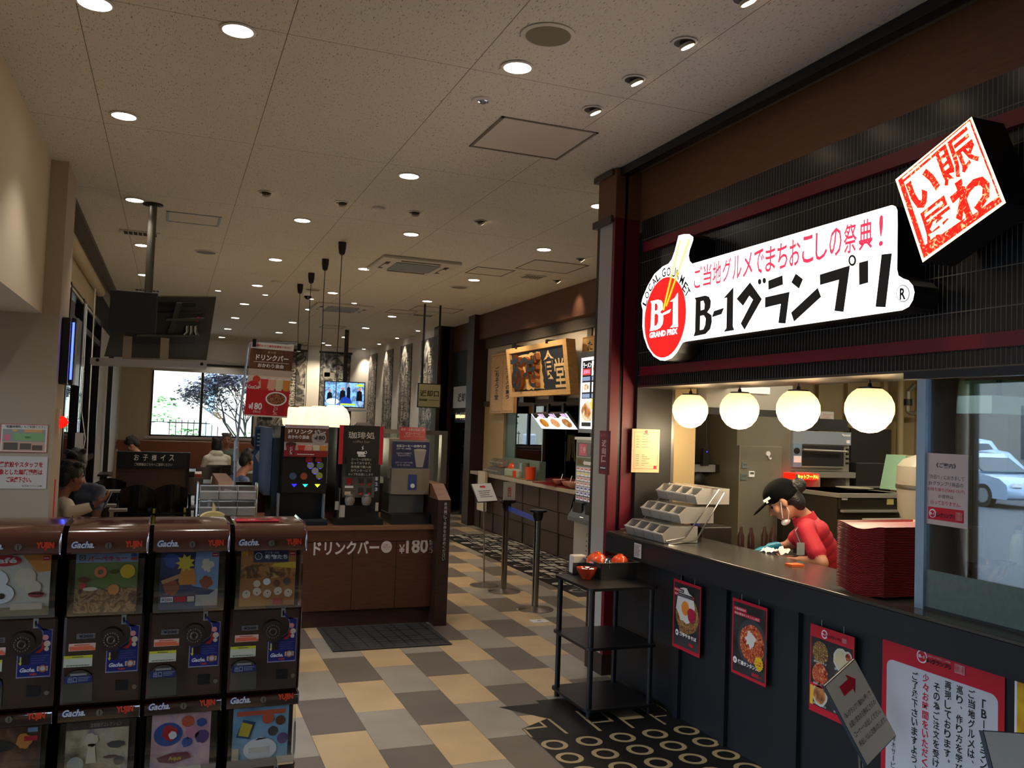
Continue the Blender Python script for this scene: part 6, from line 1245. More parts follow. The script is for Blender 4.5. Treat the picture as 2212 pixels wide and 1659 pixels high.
# ======================= NEAR COUNTER THINGS =======================
bw_ = .105
rowdefs = [('lower', 1.0, 5.22, 2.89, P(1345, 1125, x=2.9).z), ('middle', 1.118, 5.24, 3.02, 0), ('upper', 1.235, 5.26, 3.15, 0)]
rk = empty('bin_rack', (3.0, 5.0, 1.0), 'chrome wire rack carrying three tiers of clear bins on the black counter', 'rack')
b_ = MB()
for y in (-.30, .28):
    b_.tube([(-.12, y, .02), (.02, y, .04), (.26, y, .34), (.30, y, .32), (.10, y, .02), (-.10, y, .0)], .005, CHROME, 8)
b_.tube([(.26, -.30, .34), (.26, .28, .34)], .005, CHROME, 8).tube([(.02, -.30, .04), (.02, .28, .04)], .005, CHROME, 8); b_.build('wire_frame', rk)
first = None
ords = ['leftmost', 'second', 'third', 'rightmost']
for ri, (nm, z, yf, xf, _) in enumerate(rowdefs):
    for k in range(4):
        y = yf-.07-bw_*1.15*k; lab = f'clear plastic bin on the black counter, {nm} tier, {ords[k]} of four'
        if first is None:
            first = mk_bin('clear_bin', lab, 'clear bins on the black counter', bw_*1.1, .24, .10); first.location = (xf, y, z+.004); first.rotation_euler = (0, 0, -math.pi/2)
        else: dup(first, (xf, y, z+.004), lab)
o = MB().box(0, .17, -.045, .045, 0, .045, mat('seasoning_packet', '#c9902c', .5, var=.3, vscale=30)).build('sauce_packets', smooth=0); o.location = (2.92, 5.22-.07-bw_*1.15*3, 1.010); tag(o, 'orange sauce packets in the rightmost bin of the lowest tier', 'packets')
TR = mat('red_tray', '#8c1a1c', .45); TR2 = mat('red_tray_rim', '#a02422', .25)
def mk_tray():
    x0, x1, y0, y1 = 0, .46, 0, .29; nx = 14; b_ = MB()
    def wv(t_): return .010*math.sin(2*math.pi*t_*1.0+.6)
    base = [(x0+.012, y) for y in []]
    top = []; n = 16
    per = []
    for i in range(n+1): per.append((x0, y1-(y1-y0)*i/n, .012*math.cos(2*math.pi*i/n*1.0)*.9))
    per += [(x0+(x1-x0)*i/8, y0, -.0+.0108*math.cos(0)) for i in range(1, 9)]
    per += [(x1, y0+(y1-y0)*i/n, .0108) for i in range(1, n+1)]
    per += [(x1-(x1-x0)*i/8, y1, .0108) for i in range(1, 8)]
    c_ = ((x0+x1)/2, (y0+y1)/2); k = len(per)
    vs = [(x, y, z+.0072) for x, y, z in per]+[(x, y, z+.0042) for x, y, z in per]+[(c_[0]+(x-c_[0])*.93, c_[1]+(y-c_[1])*.9, z*.4+.004) for x, y, z in per]+[(c_[0]+(x-c_[0])*.96, c_[1]+(y-c_[1])*.95, z+.0) for x, y, z in per]
    fs = []
    for i in range(k):
        j = (i+1) % k; fs += [(i, j, k+j, k+i), (i, 2*k+i, 2*k+j, j), (k+i, k+j, 3*k+j, 3*k+i)]
    b_.add(vs, fs, TR); b_.add([vs[2*k+i] for i in range(k)]+[(c_[0], c_[1], .004)], [(i, (i+1) % k, k) for i in range(k)], TR)
    return b_.build('serving_tray')
t0_ = mk_tray(); tx, ty_ = 2.90, 2.95; tag(t0_, 'red serving tray in the tall stack beside the glass screen', 'tray', 'stack of red serving trays'); t0_.location = (tx, ty_, 1.002)
NT = 42
for i in range(1, NT):
    c_ = t0_.copy(); col.objects.link(c_); c_.location = (tx+random.uniform(-.0008, .0008), ty_+random.uniform(-.0008, .0008), 1.002+.0072*i)
GLW = mat('round_lamp_glow', '#ffd9a0', .4, emit=2.2, var=0)
def lampglow():
    M = bpy.data.materials.new('speckled_lamp_glass'); M.use_nodes = True; nt = M.node_tree; b = nt.nodes['Principled BSDF']; L = nt.links.new
    tc = nt.nodes.new('ShaderNodeTexCoord'); sx = nt.nodes.new('ShaderNodeSeparateXYZ'); L(tc.outputs['Object'], sx.inputs[0]); mr = nt.nodes.new('ShaderNodeMapRange'); mr.inputs['From Min'].default_value = -.12; mr.inputs['From Max'].default_value = .10; mr.inputs['To Min'].default_value = 3.0; mr.inputs['To Max'].default_value = 1.0; L(sx.outputs[2], mr.inputs['Value'])
    n = nt.nodes.new('ShaderNodeTexNoise'); n.inputs['Scale'].default_value = 160; L(tc.outputs['Object'], n.inputs['Vector'])
    m1 = nt.nodes.new('ShaderNodeMath'); m1.operation = 'MULTIPLY_ADD'; m1.inputs[1].default_value = .5; m1.inputs[2].default_value = .75; L(n.outputs['Fac'], m1.inputs[0])
    m2 = nt.nodes.new('ShaderNodeMath'); m2.operation = 'MULTIPLY'; L(mr.outputs[0], m2.inputs[0]); L(m1.outputs[0], m2.inputs[1]); L(m2.outputs[0], b.inputs['Emission Strength'])
    b.inputs['Emission Color'].default_value = (*lin('#ffd092'), 1); b.inputs['Base Color'].default_value = (*lin('#d8c8a8'), 1); return M
GLW = lampglow(); g0 = None
for i, (px, py_) in enumerate(((1491, 888), (1597, 889), (1724, 888), (1878, 885))):
    q = P(px, py_, x=3.32); r = .121
    if g0 is None:
        g0 = empty('round_lamp', (q.x, q.y, 1.845), 'x', 'lamp', 'round glowing lamps over the counter')
        MB().lathe((0, 0, 0), [(0, -r), (.04, -r*.95), (.075, -r*.79), (.104, -r*.5), (.119, -r*.17), (.121, 0), (.119, .03), (.104, .065), (.085, .088), (.062, .105), (0, .105)], GLW, 36).build('globe', g0)
        MB().lathe((0, 0, .105), [(.058, 0), (.058, .008), (.012, .012), (.008, .03)], BLKP, 24).cyl((0, 0, .13), (0, 0, .18), .004, BLKP, 8).build('cap', g0)
        l = bpy.data.lights.new('lamp_light', 'POINT'); l.energy = 9; l.color = (1, .80, .52); l.shadow_soft_size = .12; lo = bpy.data.objects.new('lamp_light', l); col.objects.link(lo); lo.parent = g0; lo.location = (0, 0, -.16)
        g0['label'] = 'round glowing lamp over the counter, leftmost of four'
    else: dup(g0, (q.x, q.y, 1.845), f'round glowing lamp over the counter, {["", "second from left", "third from left", "rightmost and nearest"][i]}')
# ======================= NEAR SHOP KITCHEN =======================
KST = mat('kitchen_steel', '#a09a8e', .38, .45, var=.1, vscale=4); KDK = mat('kitchen_dark', '#1a1714', .5)
def boxthing(name, x0, x1, y0, y1, z0, z1, m_, label, cat, parts=()):
    e = empty(name, ((x0+x1)/2, (y0+y1)/2, z0), label, cat)
    MB().box(-(x1-x0)/2, (x1-x0)/2, -(y1-y0)/2, (y1-y0)/2, 0, z1-z0, m_).build('body', e, smooth=0, bevel=.004); return e
e = boxthing('work_table', 3.34, 3.5, 2.4, 5.3, .0, .90, KST, 'steel work table behind the serving counter in front of the worker', 'table')
yb = KY-.03
def KP(px, py_, y): return P(px, py_, y=y)
a = KP(1460, 1003, 6.2); b = KP(1545, 1012, 6.2)
e = empty('wall_shelf', (a.x, 6.2, a.z), 'narrow dark wall shelf with pale boxes behind the clear bins', 'shelf')
MB().box(-.1, b.x-a.x+.1, 0, .3, -.012, .01, KDK).build('shelf_board', e, smooth=0); MB().box(-.1, b.x-a.x+.1, .0, .3, -.20, -.185, KDK).build('shelf_board', e, smooth=0)
for k, (p0_, p1_, lab) in enumerate((((1466, 962), (1480, 994), 'narrow pale printed box on the upper kitchen shelf, left of two'), ((1481, 963), (1497, 996), 'narrow pale printed box on the upper kitchen shelf, right of two'), ((1464, 1022), (1478, 1046), 'narrow pale printed box under the kitchen shelf, left of two'), ((1480, 1024), (1495, 1048), 'narrow pale printed box under the kitchen shelf, right of two'))):
    aa = KP(*p0_, 6.2); bb = KP(*p1_, 6.2); o = MB().box(0, bb.x-aa.x, 0, .06, 0, aa.z-bb.z, mat('pale_box', '#a39680', .6)).box(.02, (bb.x-aa.x)*.7, -.002, 0, .03, (aa.z-bb.z)*.5, mat('box_print', '#8a4a3c', .6)).build('carton', smooth=0); o.location = (aa.x, 6.25, bb.z); tag(o, lab, 'box')
aa = KP(1500, 1003, 6.15); bb = KP(1545, 1020, 6.15)
e = empty('label_printer', ((aa.x+bb.x)/2, 6.15, (aa.z+bb.z)/2), 'pale rectangular printer mounted on the dark kitchen wall', 'printer'); hw_ = (bb.x-aa.x)/2; hh_ = abs(aa.z-bb.z)/2
MB().box(-hw_, hw_, 0, .12, -hh_, hh_, mat('pale_blue_grey', '#a3a8ad', .4)).build('body', e, smooth=0); MB().box(hw_, hw_+.05, 0, .1, -hh_, hh_, KDK).build('end_cap', e, smooth=0)
for x0_, x1_, z0_, z1_ in ((1540, 1568, 0, 0),): pass
o = MB().box(0, KP(1580, 1000, 6.1).x-KP(1563, 1000, 6.1).x, -.01, .0, 0, KP(1575, 972, 6.1).z-KP(1575, 1052, 6.1).z, mat('paper_bag', '#a8977c', .6)).build('wall_paper', smooth=0); o.location = (KP(1563, 1000, 6.1).x, 6.1, KP(1575, 1052, 6.1).z); tag(o, 'long blank sheet of tan paper hung beside the steel fridge', 'paper')
b_ = MB().tube([(0, 0, .55), (.01, 0, .2), (.03, 0, 0), (.0, 0, -.05)], .006, KDK, 6).box(-.02, .035, -.01, .03, -.08, .06, KDK).box(.01, .018, -.014, -.01, .03, .04, LB); o = b_.build('wall_phone'); q = KP(1522, 985, 6.1); o.location = q; tag(o, 'black handset with blue light hanging from a cord on the kitchen wall', 'phone')
b_ = MB().ell((0, 0, 0), (.06, .03, .06), KDK, 14, 8).tube([(.03, 0, 0), (.12, 0, -.08), (.15, 0, -.14), (.22, 0, -.10)], .012, KDK, 6); o = b_.build('wall_fan'); q = KP(1508, 1035, 6.1); o.location = q; tag(o, 'black cable and clamp bundle hanging below the kitchen printer', 'cable')
struct(MB().box(KP(1562, 1000, 6.3).x, KP(1596, 1000, 6.3).x, 6.3, KY, 0, KC, kw).build('trim_9', smooth=0))
fx0, fx1 = KP(1594, 1000, 5.9).x, KP(1712, 1000, 5.9).x
e = empty('refrigerator', ((fx0+fx1)/2, 5.9, 0), 'steel refrigerator with magnets on its door behind the worker', 'refrigerator'); hw_ = (fx1-fx0)/2; ftop = KP(1640, 963, 5.9).z
FST = mat('fridge_steel', '#8e8878', .4, .4, var=.12, vscale=3)
MB().box(-hw_, hw_, .02, .7, 0, 1.9, FST).build('body', e, smooth=0); dx1 = KP(1686, 1000, 5.9).x-(fx0+fx1)/2
MB().box(-hw_, dx1, -.02, .02, .75, ftop, FST).build('door', e, smooth=0, bevel=.006); MB().box(-hw_, dx1, -.02, .02, .05, .73, FST).build('door', e, smooth=0, bevel=.006)
def rel(px, py_): v = KP(px, py_, 5.87); return Vector((v.x-(fx0+fx1)/2, -.03, v.z))
for (px, py_), m_, r_ in (((1609, 1005), mat('magnet_grey', '#6d7a7c', .4), .026), ((1624, 1024), WHITE, .026), ((1607, 1030), mat('magnet_green', '#66746a', .4), .028)):
    v = rel(px, py_); b_ = MB().box(v.x-r_, v.x+r_, -.032, -.02, v.z-r_*.9, v.z+r_*.9, m_).box(v.x-r_*.7, v.x+r_*.7, -.034, -.032, v.z-r_*.1, v.z+r_*.6, mat('timer_face', '#5d635a', .3)); o = b_.build('kitchen_timer', smooth=0, bevel=.004); o.location = ((fx0+fx1)/2, 5.9, 0); tag(o, ['grey kitchen timer on the fridge door, upper left one', 'white kitchen timer on the fridge door', 'greenish round-cornered timer on the fridge door, lowest one'][[1609, 1624, 1607].index(px)], 'timer')
v = rel(1660, 980); b_ = MB().cyl((0, 0, 0), (0, -.012, 0), .02, WHITE, 16).tube([(0, -.012, -.01), (.005, -.014, -.035), (.018, -.014, -.045), (.025, -.014, -.03)], .005, WHITE, 6); o = b_.build('wall_hook'); o.location = ((fx0+fx1)/2+v.x, 5.88, v.z); tag(o, 'white round hook stuck on the steel fridge door', 'hook')
q = KP(1652, 957, 6.0); r_ = .13; o = MB().lathe((0, 0, 0), [(r_, 0), (r_, .28), (r_+.008, .285), (0, .285)], mat('pot_aluminium', '#8a8272', .35, .8), 28).build('stock_pot'); o.location = (q.x, 6.12, q.z+.0); tag(o, 'tall dull aluminium stock pot on top of the steel fridge', 'pot')
o.location.z = ftop+.005; MB().box(-.3, .3, -.1, .35, -.02, 0, FST)
hx0, hx1 = KP(1526, 860, 5.4).x, KP(1712, 860, 5.4).x
e = empty('extractor_hood', ((hx0+hx1)/2, 5.4, 0), 'steel extractor hood hanging behind the round lamps', 'hood'); hw_ = (hx1-hx0)/2
MB().box(-hw_, hw_, 0, .9, KP(1620, 884, 5.4).z, KC, KST).box(-hw_-.005, hw_+.005, -.006, 0, KP(1620, 884, 5.4).z-.05, KP(1620, 884, 5.4).z, KDK).build('canopy', e, smooth=0)
MB().box(-.1, .16, -.02, -.006, 2.0, 2.05, mat('hood_light', '#d8d2c4', .3, emit=.4)).build('light_strip', e, smooth=0)
oy = 5.9; ox0, ox1 = KP(1711, 980, oy).x, KP(1836, 980, oy).x
e = empty('oven', ((ox0+ox1)/2, oy, 0), 'steel deck oven with dark glass door behind the worker', 'oven'); hw_ = (ox1-ox0)/2
zs_ = lambda py_: KP(1775, py_, oy).z
MB().box(-hw_, hw_, .01, .6, zs_(1018), zs_(932), KST).build('body', e, smooth=0); MB().box(-hw_, hw_, -.01, .01, zs_(960), zs_(932), mat('oven_top_panel', '#a3acb8', .35, .4)).build('top_panel', e, smooth=0)
dx0, dx1 = KP(1730, 980, oy).x-(ox0+ox1)/2, KP(1820, 980, oy).x-(ox0+ox1)/2
MB().box(dx0, dx1, -.015, .01, zs_(1010), zs_(963), KDK).box(dx0, dx1, -.02, -.015, zs_(1010), zs_(1007), KST).build('door', e, smooth=0); MB().cyl((dx0-.02, -.05, zs_(972)), (dx1, -.05, zs_(974)), .009, KST, 12).build('door_handle', e)
b_ = MB()
for k in range(4): b_.box(hw_-.055, hw_-.03, -.03, -.01, zs_(970+10*k)-.006, zs_(970+10*k)+.010, KDK)
b_.box(-hw_, dx0, -.014, .01, zs_(1010), zs_(960), mat('oven_side_blue', '#8ea4bc', .4, .4)).cyl((-hw_+.03, -.014, zs_(975)), (-hw_+.03, -.03, zs_(975)), .025, KDK, 16).box(-hw_+.005, dx0-.01, -.018, -.014, zs_(1000), zs_(986), WHITE).box(hw_-.05, hw_-.015, -.014, -.01, zs_(956), zs_(949), WHITE); b_.build('control_knobs', e)
pn = frontpan(hw_-.10, hw_-.01, zs_(941), zs_(935), -.012); pn.text('Maruzen', 0, 0, 1, 1, WHITE, 1, bold=.04); pn.mb.build('lettering', e, smooth=0)
MB().box(-hw_, hw_+.02, -.05, .6, zs_(1031), zs_(1019), KST).box(-hw_+.02, -hw_+.06, 0, .6, 0, zs_(1031), KST).box(hw_-.04, hw_, 0, .6, 0, zs_(1031), KST).build('stand', e, smooth=0)
o = MB().box(-.35, .22, 0, .5, 0, .04, KDK).box(-.15, .2, .0, .3, .04, .10, KDK).cyl((-.25, .1, .04), (-.25, .1, .15), .06, KDK, 14).build('black_pans', smooth=0); o.location = ((ox0+ox1)/2+.12, oy+.05, zs_(930)); tag(o, 'black pans lying on top of the deck oven', 'pans')
wx0_, wx1_ = KP(1722, 1030, 5.75).x, KP(1772, 1030, 5.75).x
e = empty('food_warmer', ((wx0_+wx1_)/2, 5.75, 0), 'heated glass food warmer with red lit sign and fried chicken', 'food warmer'); hw_ = (wx1_-wx0_)/2; zw = lambda py_: KP(1750, py_, 5.75).z
MB().box(-hw_, hw_, .02, .3, zw(1037), zw(1024), mat('warmer_red_lit', '#ff2410', .4, emit=1.6)).box(-hw_, -hw_+.01, 0, .3, zw(1072), zw(1024), KST).box(hw_-.012, hw_, 0, .3, zw(1072), zw(1024), KST).box(-hw_, hw_, 0, .3, zw(1072)-.01, zw(1072), KST).box(-hw_, hw_, .28, .3, zw(1072), zw(1024), mat('warmer_back', '#5a4530', .5, emit=.12)).build('case', e, smooth=0)
pn = frontpan(-hw_*.9, hw_*.9, zw(1036), zw(1025), .015); pn.text('ホットフードA', 0, .1, 1, .9, mat('warmer_yellow', '#ffd23c', .4, emit=2.5), 1, bold=.04); pn.mb.build('lettering', e, smooth=0)
b_ = MB(); rd = random.Random(2)
for i in range(9): b_.ell((rd.uniform(-hw_*.6, hw_*.8), rd.uniform(.05, .2), zw(1066)+rd.uniform(0, .03)), (.03, .025, .018), mat('fried_chicken', '#c0621c', .6, emit=.15), 8, 5)
o = b_.build('fried_chicken'); o.location = e.location; tag(o, 'orange fried chicken pieces inside the lit food warmer', 'fried food')
tag(boxthing('steel_cabinet', wx0_-.1, wx1_+.05, 5.7, 6.3, 0, zw(1074), KST, 'steel cabinet under the lit food warmer', 'cabinet'), 'steel cabinet under the lit food warmer', 'cabinet')
q = KP(1800, 1085, 5.3); e = boxthing('fryer', KP(1772, 1100, 5.3).x, KP(1818, 1100, 5.3).x, 5.3, 5.8, 0, q.z, KDK, 'dark fryer with wire basket right behind the worker', 'fryer'); MB().tube([(-.02, -.1, q.z), (.03, -.05, q.z+.09), (.06, 0, q.z)], .006, STEEL, 6).box(-.09, .08, -.2, -.15, q.z-.03, q.z, KST).build('basket_handle', e)
uy = 4.9; ux0, ux1 = KP(1813, 1080, uy).x, KP(1948, 1080, uy).x; zu = lambda py_: KP(1880, py_, uy).z
e = empty('refrigerated_counter', ((ux0+ux1)/2, uy, 0), 'steel refrigerated counter with long handles behind the red trays', 'counter'); hw_ = (ux1-ux0)/2
MB().box(-hw_, hw_, .02, .6, 0, zu(1066), mat('dull_drawer_steel', '#4e4a40', .35, .7)).build('body', e, smooth=0); MB().box(-hw_-.02, hw_+.05, -.02, .6, zu(1066)-.03, zu(1066), KST).build('worktop', e, smooth=0)
MB().box(-hw_+.01, hw_-.03, 0, .02, zu(1100), zu(1066)-.035, mat('dull_drawer_steel', '#4e4a40', .35, .7)).build('drawer', e, smooth=0); MB().box(-hw_+.01, hw_-.03, -.03, 0, zu(1106), zu(1101), KST).build('drawer_handle', e, smooth=0)
MB().box(-hw_+.02, -hw_+.07, -.004, 0, zu(1080), zu(1074), WHITE).box(hw_-.14, hw_-.08, -.004, 0, zu(1090), zu(1077), mat('yellow_note', '#c8c070', .5)).build('drawer_label', e, smooth=0)
q = P(1845, 1062, y=5.15); o = MB().lathe((0, 0, 0), [(.02, 0), (.13, .02), (.135, .024), (0, .012)], mat('pale_plate', '#9a947e', .4), 28).build('plate'); o.location = (q.x, 5.15, zu(1066)); tag(o, 'pale plate on the steel refrigerated counter', 'plate')
for i, (c_, dx, lab) in enumerate((('#9fc9a4', 0, 'pale green cutting board leaning behind the red trays'), ('#cfc890', .09, 'pale yellow cutting board leaning beside the green one'))):
    q = KP(1921+i*18, 1055, 5.3); o = MB().prism([(0, 0, 0), (.012, 0, 0), (.075, .0, .27), (.063, 0, .27)], (0, .2, 0), mat('board_'+c_, c_, .5)).prism([(.012, .2, 0), (.2, .2, 0), (.2, .2, .27), (.075, .2, .27)], (0, .01, 0), mat('board_'+c_, c_, .5)).build('cutting_board', smooth=0); o.location = (q.x, 5.2, zu(1066)); tag(o, lab, 'cutting board')
e = boxthing('dark_steamer', KP(1850, 1010, 5.9).x, KP(1920, 1010, 5.9).x, 5.9, 6.4, KP(1880, 1050, 5.9).z, KP(1880, 1000, 5.9).z, KDK, 'dark box shaped steamer behind the cutting boards', 'steamer'); MB().box(-.3, .2, -.3, -.26, -.01, .0, KST).build('front_shelf', e, smooth=0)
struct(MB().box(KP(1838, 950, 6.5).x, KP(1925, 950, 6.5).x, 6.5, 6.55, 1.0, KP(1850, 925, 6.5).z, mat('dark_back_panel', '#221d17', .5)).build('wall_right_9', smooth=0))
b_ = MB(); pm = mat('cream_pipe', '#a08c66', .5); q = KP(1945, 835, 6.6)
b_.cyl((KP(1945, 860, 6.6).x, 6.6, 1.0), (KP(1945, 860, 6.6).x, 6.6, KC), .035, pm, 14); o = b_.build('wall_pipe'); tag(o, 'cream vertical pipe on the kitchen back wall', 'pipe')
g_ = mat('grey_pipe', '#8a8678', .4, .5); A_ = [(1975, 832), (1962, 846), (1961, 888), (1968, 893), (1995, 893)]
o = MB().tube([KP(*a_, 6.55) for a_ in A_], .022, g_, 10).cyl(KP(1961, 862, 6.55), KP(1961, 876, 6.55), .04, KDK, 14).build('gas_pipe'); tag(o, 'bent grey pipe with dark valve on the kitchen wall', 'pipe')
pn = frontpan(0, KP(1801, 900, 6.6).x-KP(1771, 900, 6.6).x, 0, KP(1785, 889, 6.6).z-KP(1785, 911, 6.6).z, 0); pn.slab(.003, WHITE); pn.rect(0, 0, 1, 1, WHITE, .2); pn.lines(.2, .2, .9, .8, 4, OLAB, 1, fill=.25); o = pn.mb.build('wall_notice', smooth=0); o.location = (KP(1771, 900, 6.6).x, 6.6, KP(1785, 911, 6.6).z); tag(o, 'white paper with red lines on the kitchen wall between two lamps', 'notice')
q = P(1990, 1060, y=4.15); CRK = mat('cooker_cream', '#aaa08c', .35)
e = empty('rice_cooker', (P(2012, 1060, y=4.3).x, 4.3, 0), 'large cream rice cooker with dark display half behind the glass screen', 'rice cooker'); zk = lambda py_: P(1975, py_, y=4.15).z
b_ = MB(); b_.lathe((0, 0, 0), [(.17, zk(1135)), (.2, zk(1110)), (.21, zk(1040)), (.205, zk(1010)), (.17, zk(995)), (.10, zk(985)), (0, zk(982))], CRK, 32); b_.build('body', e); MB().lathe((0, 0, 0), [(.213, zk(1062)), (.216, zk(1055)), (.212, zk(1052))], mat('cooker_seam', '#4b4438', .4), 32).build('seam', e)
MB().box(-.16, -.03, -.215, -.15, zk(1098), zk(1078), mat('cooker_display', '#1e2636', .3)).box(-.18, -.1, -.21, -.15, zk(1054), zk(1048), KDK).build('display', e, smooth=0)
pn = frontpan(-.13, -.02, zk(1115), zk(1105), -.216); pn.text('Ku', 0, 0, 1, 1, KDK, 1); pn.mb.build('lettering', e, smooth=0)
tag(boxthing('cooker_stand', P(1950, 1200, y=4.2).x, P(1950, 1200, y=4.2).x+.5, 4.05, 4.55, 0, zk(1135), KST, 'low steel stand beneath the cream rice cooker', 'stand'), 'low steel stand beneath the cream rice cooker', 'stand')
BOT = glassmat('bottle_brown', (.55, .38, .22), .06)
bx = None
for k, (px, py_) in enumerate(((1651, 1170), (1660, 1165), (1668, 1172), (1590, 1170), (1600, 1165), (1612, 1172))):
    q = P(px, 1172, y=4.85)
    if bx is None:
        bx = MB().lathe((0, 0, 0), [(.022, 0), (.022, .12), (.012, .15), (.008, .18), (0, .18)], mat('sauce_bottle', '#3a2416', .3), 14).build('sauce_bottle'); bx.location = (q.x, 4.85, .905); tag(bx, 'slim dark sauce bottle standing behind the counter by the fridge', 'bottle', 'sauce bottles behind the counter')
    else: c_ = bx.copy(); col.objects.link(c_); c_.location = (q.x+.0, 4.85-.05*(k % 2), .905)
q = P(1530, 1150, y=5.1); o = MB().box(-.12, .12, -.1, .1, 0, .16, PAN).box(-.11, .11, -.09, .09, .15, .162, KDK).build('deep_pan', smooth=0, bevel=.006); o.location = (q.x, 5.1, .905); tag(o, 'deep steel pan behind the chrome bin rack', 'pan')
q = P(1529, 1120, y=4.95); b_ = MB(); b_.ell((0, 0, 0), (.03, .03, .07), mat('cloth_blue', '#26348c', .7), 12, 8); o = b_.build('blue_cloth'); o.location = (q.x, 5.1, 1.08); tag(o, 'dark blue cloth over the deep pan behind the bin rack', 'cloth')
q = P(1700, 1208, z=1.0); o = MB().box(-.13, .13, -.10, .10, .0, .004, PAN).box(-.13, .13, -.10, -.095, .0, .02, STEEL).box(-.13, -.125, -.1, .1, 0, .02, STEEL).box(.125, .13, -.1, .1, 0, .02, STEEL).build('metal_tray', smooth=0); o.location = (3.40, 4.32, .975); tag(o, 'flat metal tray held by the worker over the counter', 'tray')
b_ = MB(); rd = random.Random(9); n = 10; vs = [(-.085+.17*i/n, -.06+.12*j/n, .022+.028*math.sin(i*.9+j*.5)*math.cos(j*.7)*.5+.02*rd.random()) for j in range(n+1) for i in range(n+1)]
b_.add(vs, [(j*(n+1)+i, j*(n+1)+i+1, (j+1)*(n+1)+i+1, (j+1)*(n+1)+i) for j in range(n) for i in range(n)], WHITE); o = b_.build('paper_towel'); o.location = (3.40, 4.30, .978); tag(o, 'crumpled white paper towel on the metal tray', 'paper towel')
o = MB().box(-.04, .04, -.03, .03, 0, .012, mat('orange_scraper', '#e8662a', .4)).build('orange_container', smooth=0); q = P(1716, 1221, z=1.005); o.location = (q.x, q.y, 1.001); tag(o, 'small bright orange lid on the counter under the metal tray', 'lid')
tag(boxthing('steel_sink_table', 3.35, 4.1, -1.0, 2.35, 0, .86, KDK, 'dark steel table behind the glass screen holding the mixing bowl', 'table'), 'dark steel table behind the glass screen holding the mixing bowl', 'table')
q = P(2132, 1212, x=3.55); o = MB().lathe((0, 0, 0), [(.06, 0), (.13, .06), (.155, .11), (.165, .115), (.15, .11), (.12, .06), (0, .02)], mat('mixing_bowl_steel', '#9a8f78', .15, 1.0), 36).build('mixing_bowl'); q = P(2130, 1215, z=.97); o.location = (q.x, q.y, .865); tag(o, 'shiny steel mixing bowl behind the glass screen', 'bowl')
q = P(2200, 1160, z=1.05); o = MB().lathe((0, 0, 0), [(.05, 0), (.055, .12), (.04, .19), (.02, .21), (.02, .25), (0, .26)], mat('pale_bottle', '#8e8f78', .4), 20).build('soap_bottle'); o.location = (q.x, q.y, .865); tag(o, 'pale soap bottle with dark green top behind the glass at the right edge', 'bottle')
MB().lathe((0, 0, .235), [(.022, 0), (.022, .03), (0, .035)], mat('dark_green_cap', '#173a2a', .4), 16).build('cap', o)
gx0 = P(2046, 850, y=5.1).x
e = empty('green_cabinet', (gx0, 4.9, 0), 'dull green overhead cabinet seen through the glass screen', 'cabinet'); MB().box(0, 1.6, 0, .2, P(2100, 868, y=4.9).z, P(2100, 815, y=4.9).z, mat('dull_green', '#5b7a62', .5, var=.12, vscale=2)).box(.28, .33, -.01, 0, P(2100, 868, y=4.9).z, P(2100, 815, y=4.9).z, mat('cabinet_gap', '#1c241e', .6)).build('body', e, smooth=0)
MB().box(0, 1.6, .02, .18, P(2100, 880, y=4.9).z, P(2100, 868, y=4.9).z, KDK).build('under_rail', e, smooth=0)
q = P(2078, 816, y=3.4); o = MB().cyl((0, 0, 0), (0, 0, -.008), .06, mat('kitchen_lamp', '#ffe9b0', .4, emit=5), 24).build('kitchen_downlight'); o.location = (q.x, 3.4, KC-.001); tag(o, 'small lit kitchen ceiling lamp seen through the top of the glass screen', 'lamp')
for k, (x_, y_) in enumerate(((4.4, 4.6), (5.4, 3.2), (4.6, 2.0), (6.4, 5.2))):
    q = Vector((x_, y_, KC)); l = bpy.data.lights.new('kitchen_light', 'AREA'); l.shape = 'RECTANGLE'; l.size = 1.1; l.size_y = .12; l.energy = 14; l.color = (1, .88, .68)
    e = empty('kitchen_batten', q, ['long kitchen ceiling batten lamp, hidden above the opening', 'kitchen ceiling batten lamp over the drawers', 'kitchen ceiling batten lamp over the sink table', 'kitchen ceiling batten lamp near the pipes'][k], 'lamp'); MB().box(-.6, .6, -.08, .08, -.04, 0, mat('batten_white', '#e8e2d0', .4, emit=1.2)).build('case', e, smooth=0)
    o = bpy.data.objects.new('kitchen_light', l); col.objects.link(o); o.parent = e; o.location = (0, 0, -.05)
q = P(2178, 900, y=3.6); e = boxthing('louvred_panel', q.x, q.x+1.2, 3.6, 3.9, P(2190, 985, y=3.6).z-.1, P(2190, 895, y=3.6).z, mat('dark_louvre', '#1a181c', .6), 'dark louvred machine behind the glass at the right edge', 'machine')
o = MB().box(0, 1.3, 0, .3, 0, .12, mat('pale_blue_duct', '#9cc0d8', .3, .3)).build('steel_duct', smooth=0); q = P(2142, 893, y=4.2); o.location = (q.x, 4.2, q.z); tag(o, 'pale blue steel duct below the green overhead cabinet', 'duct')
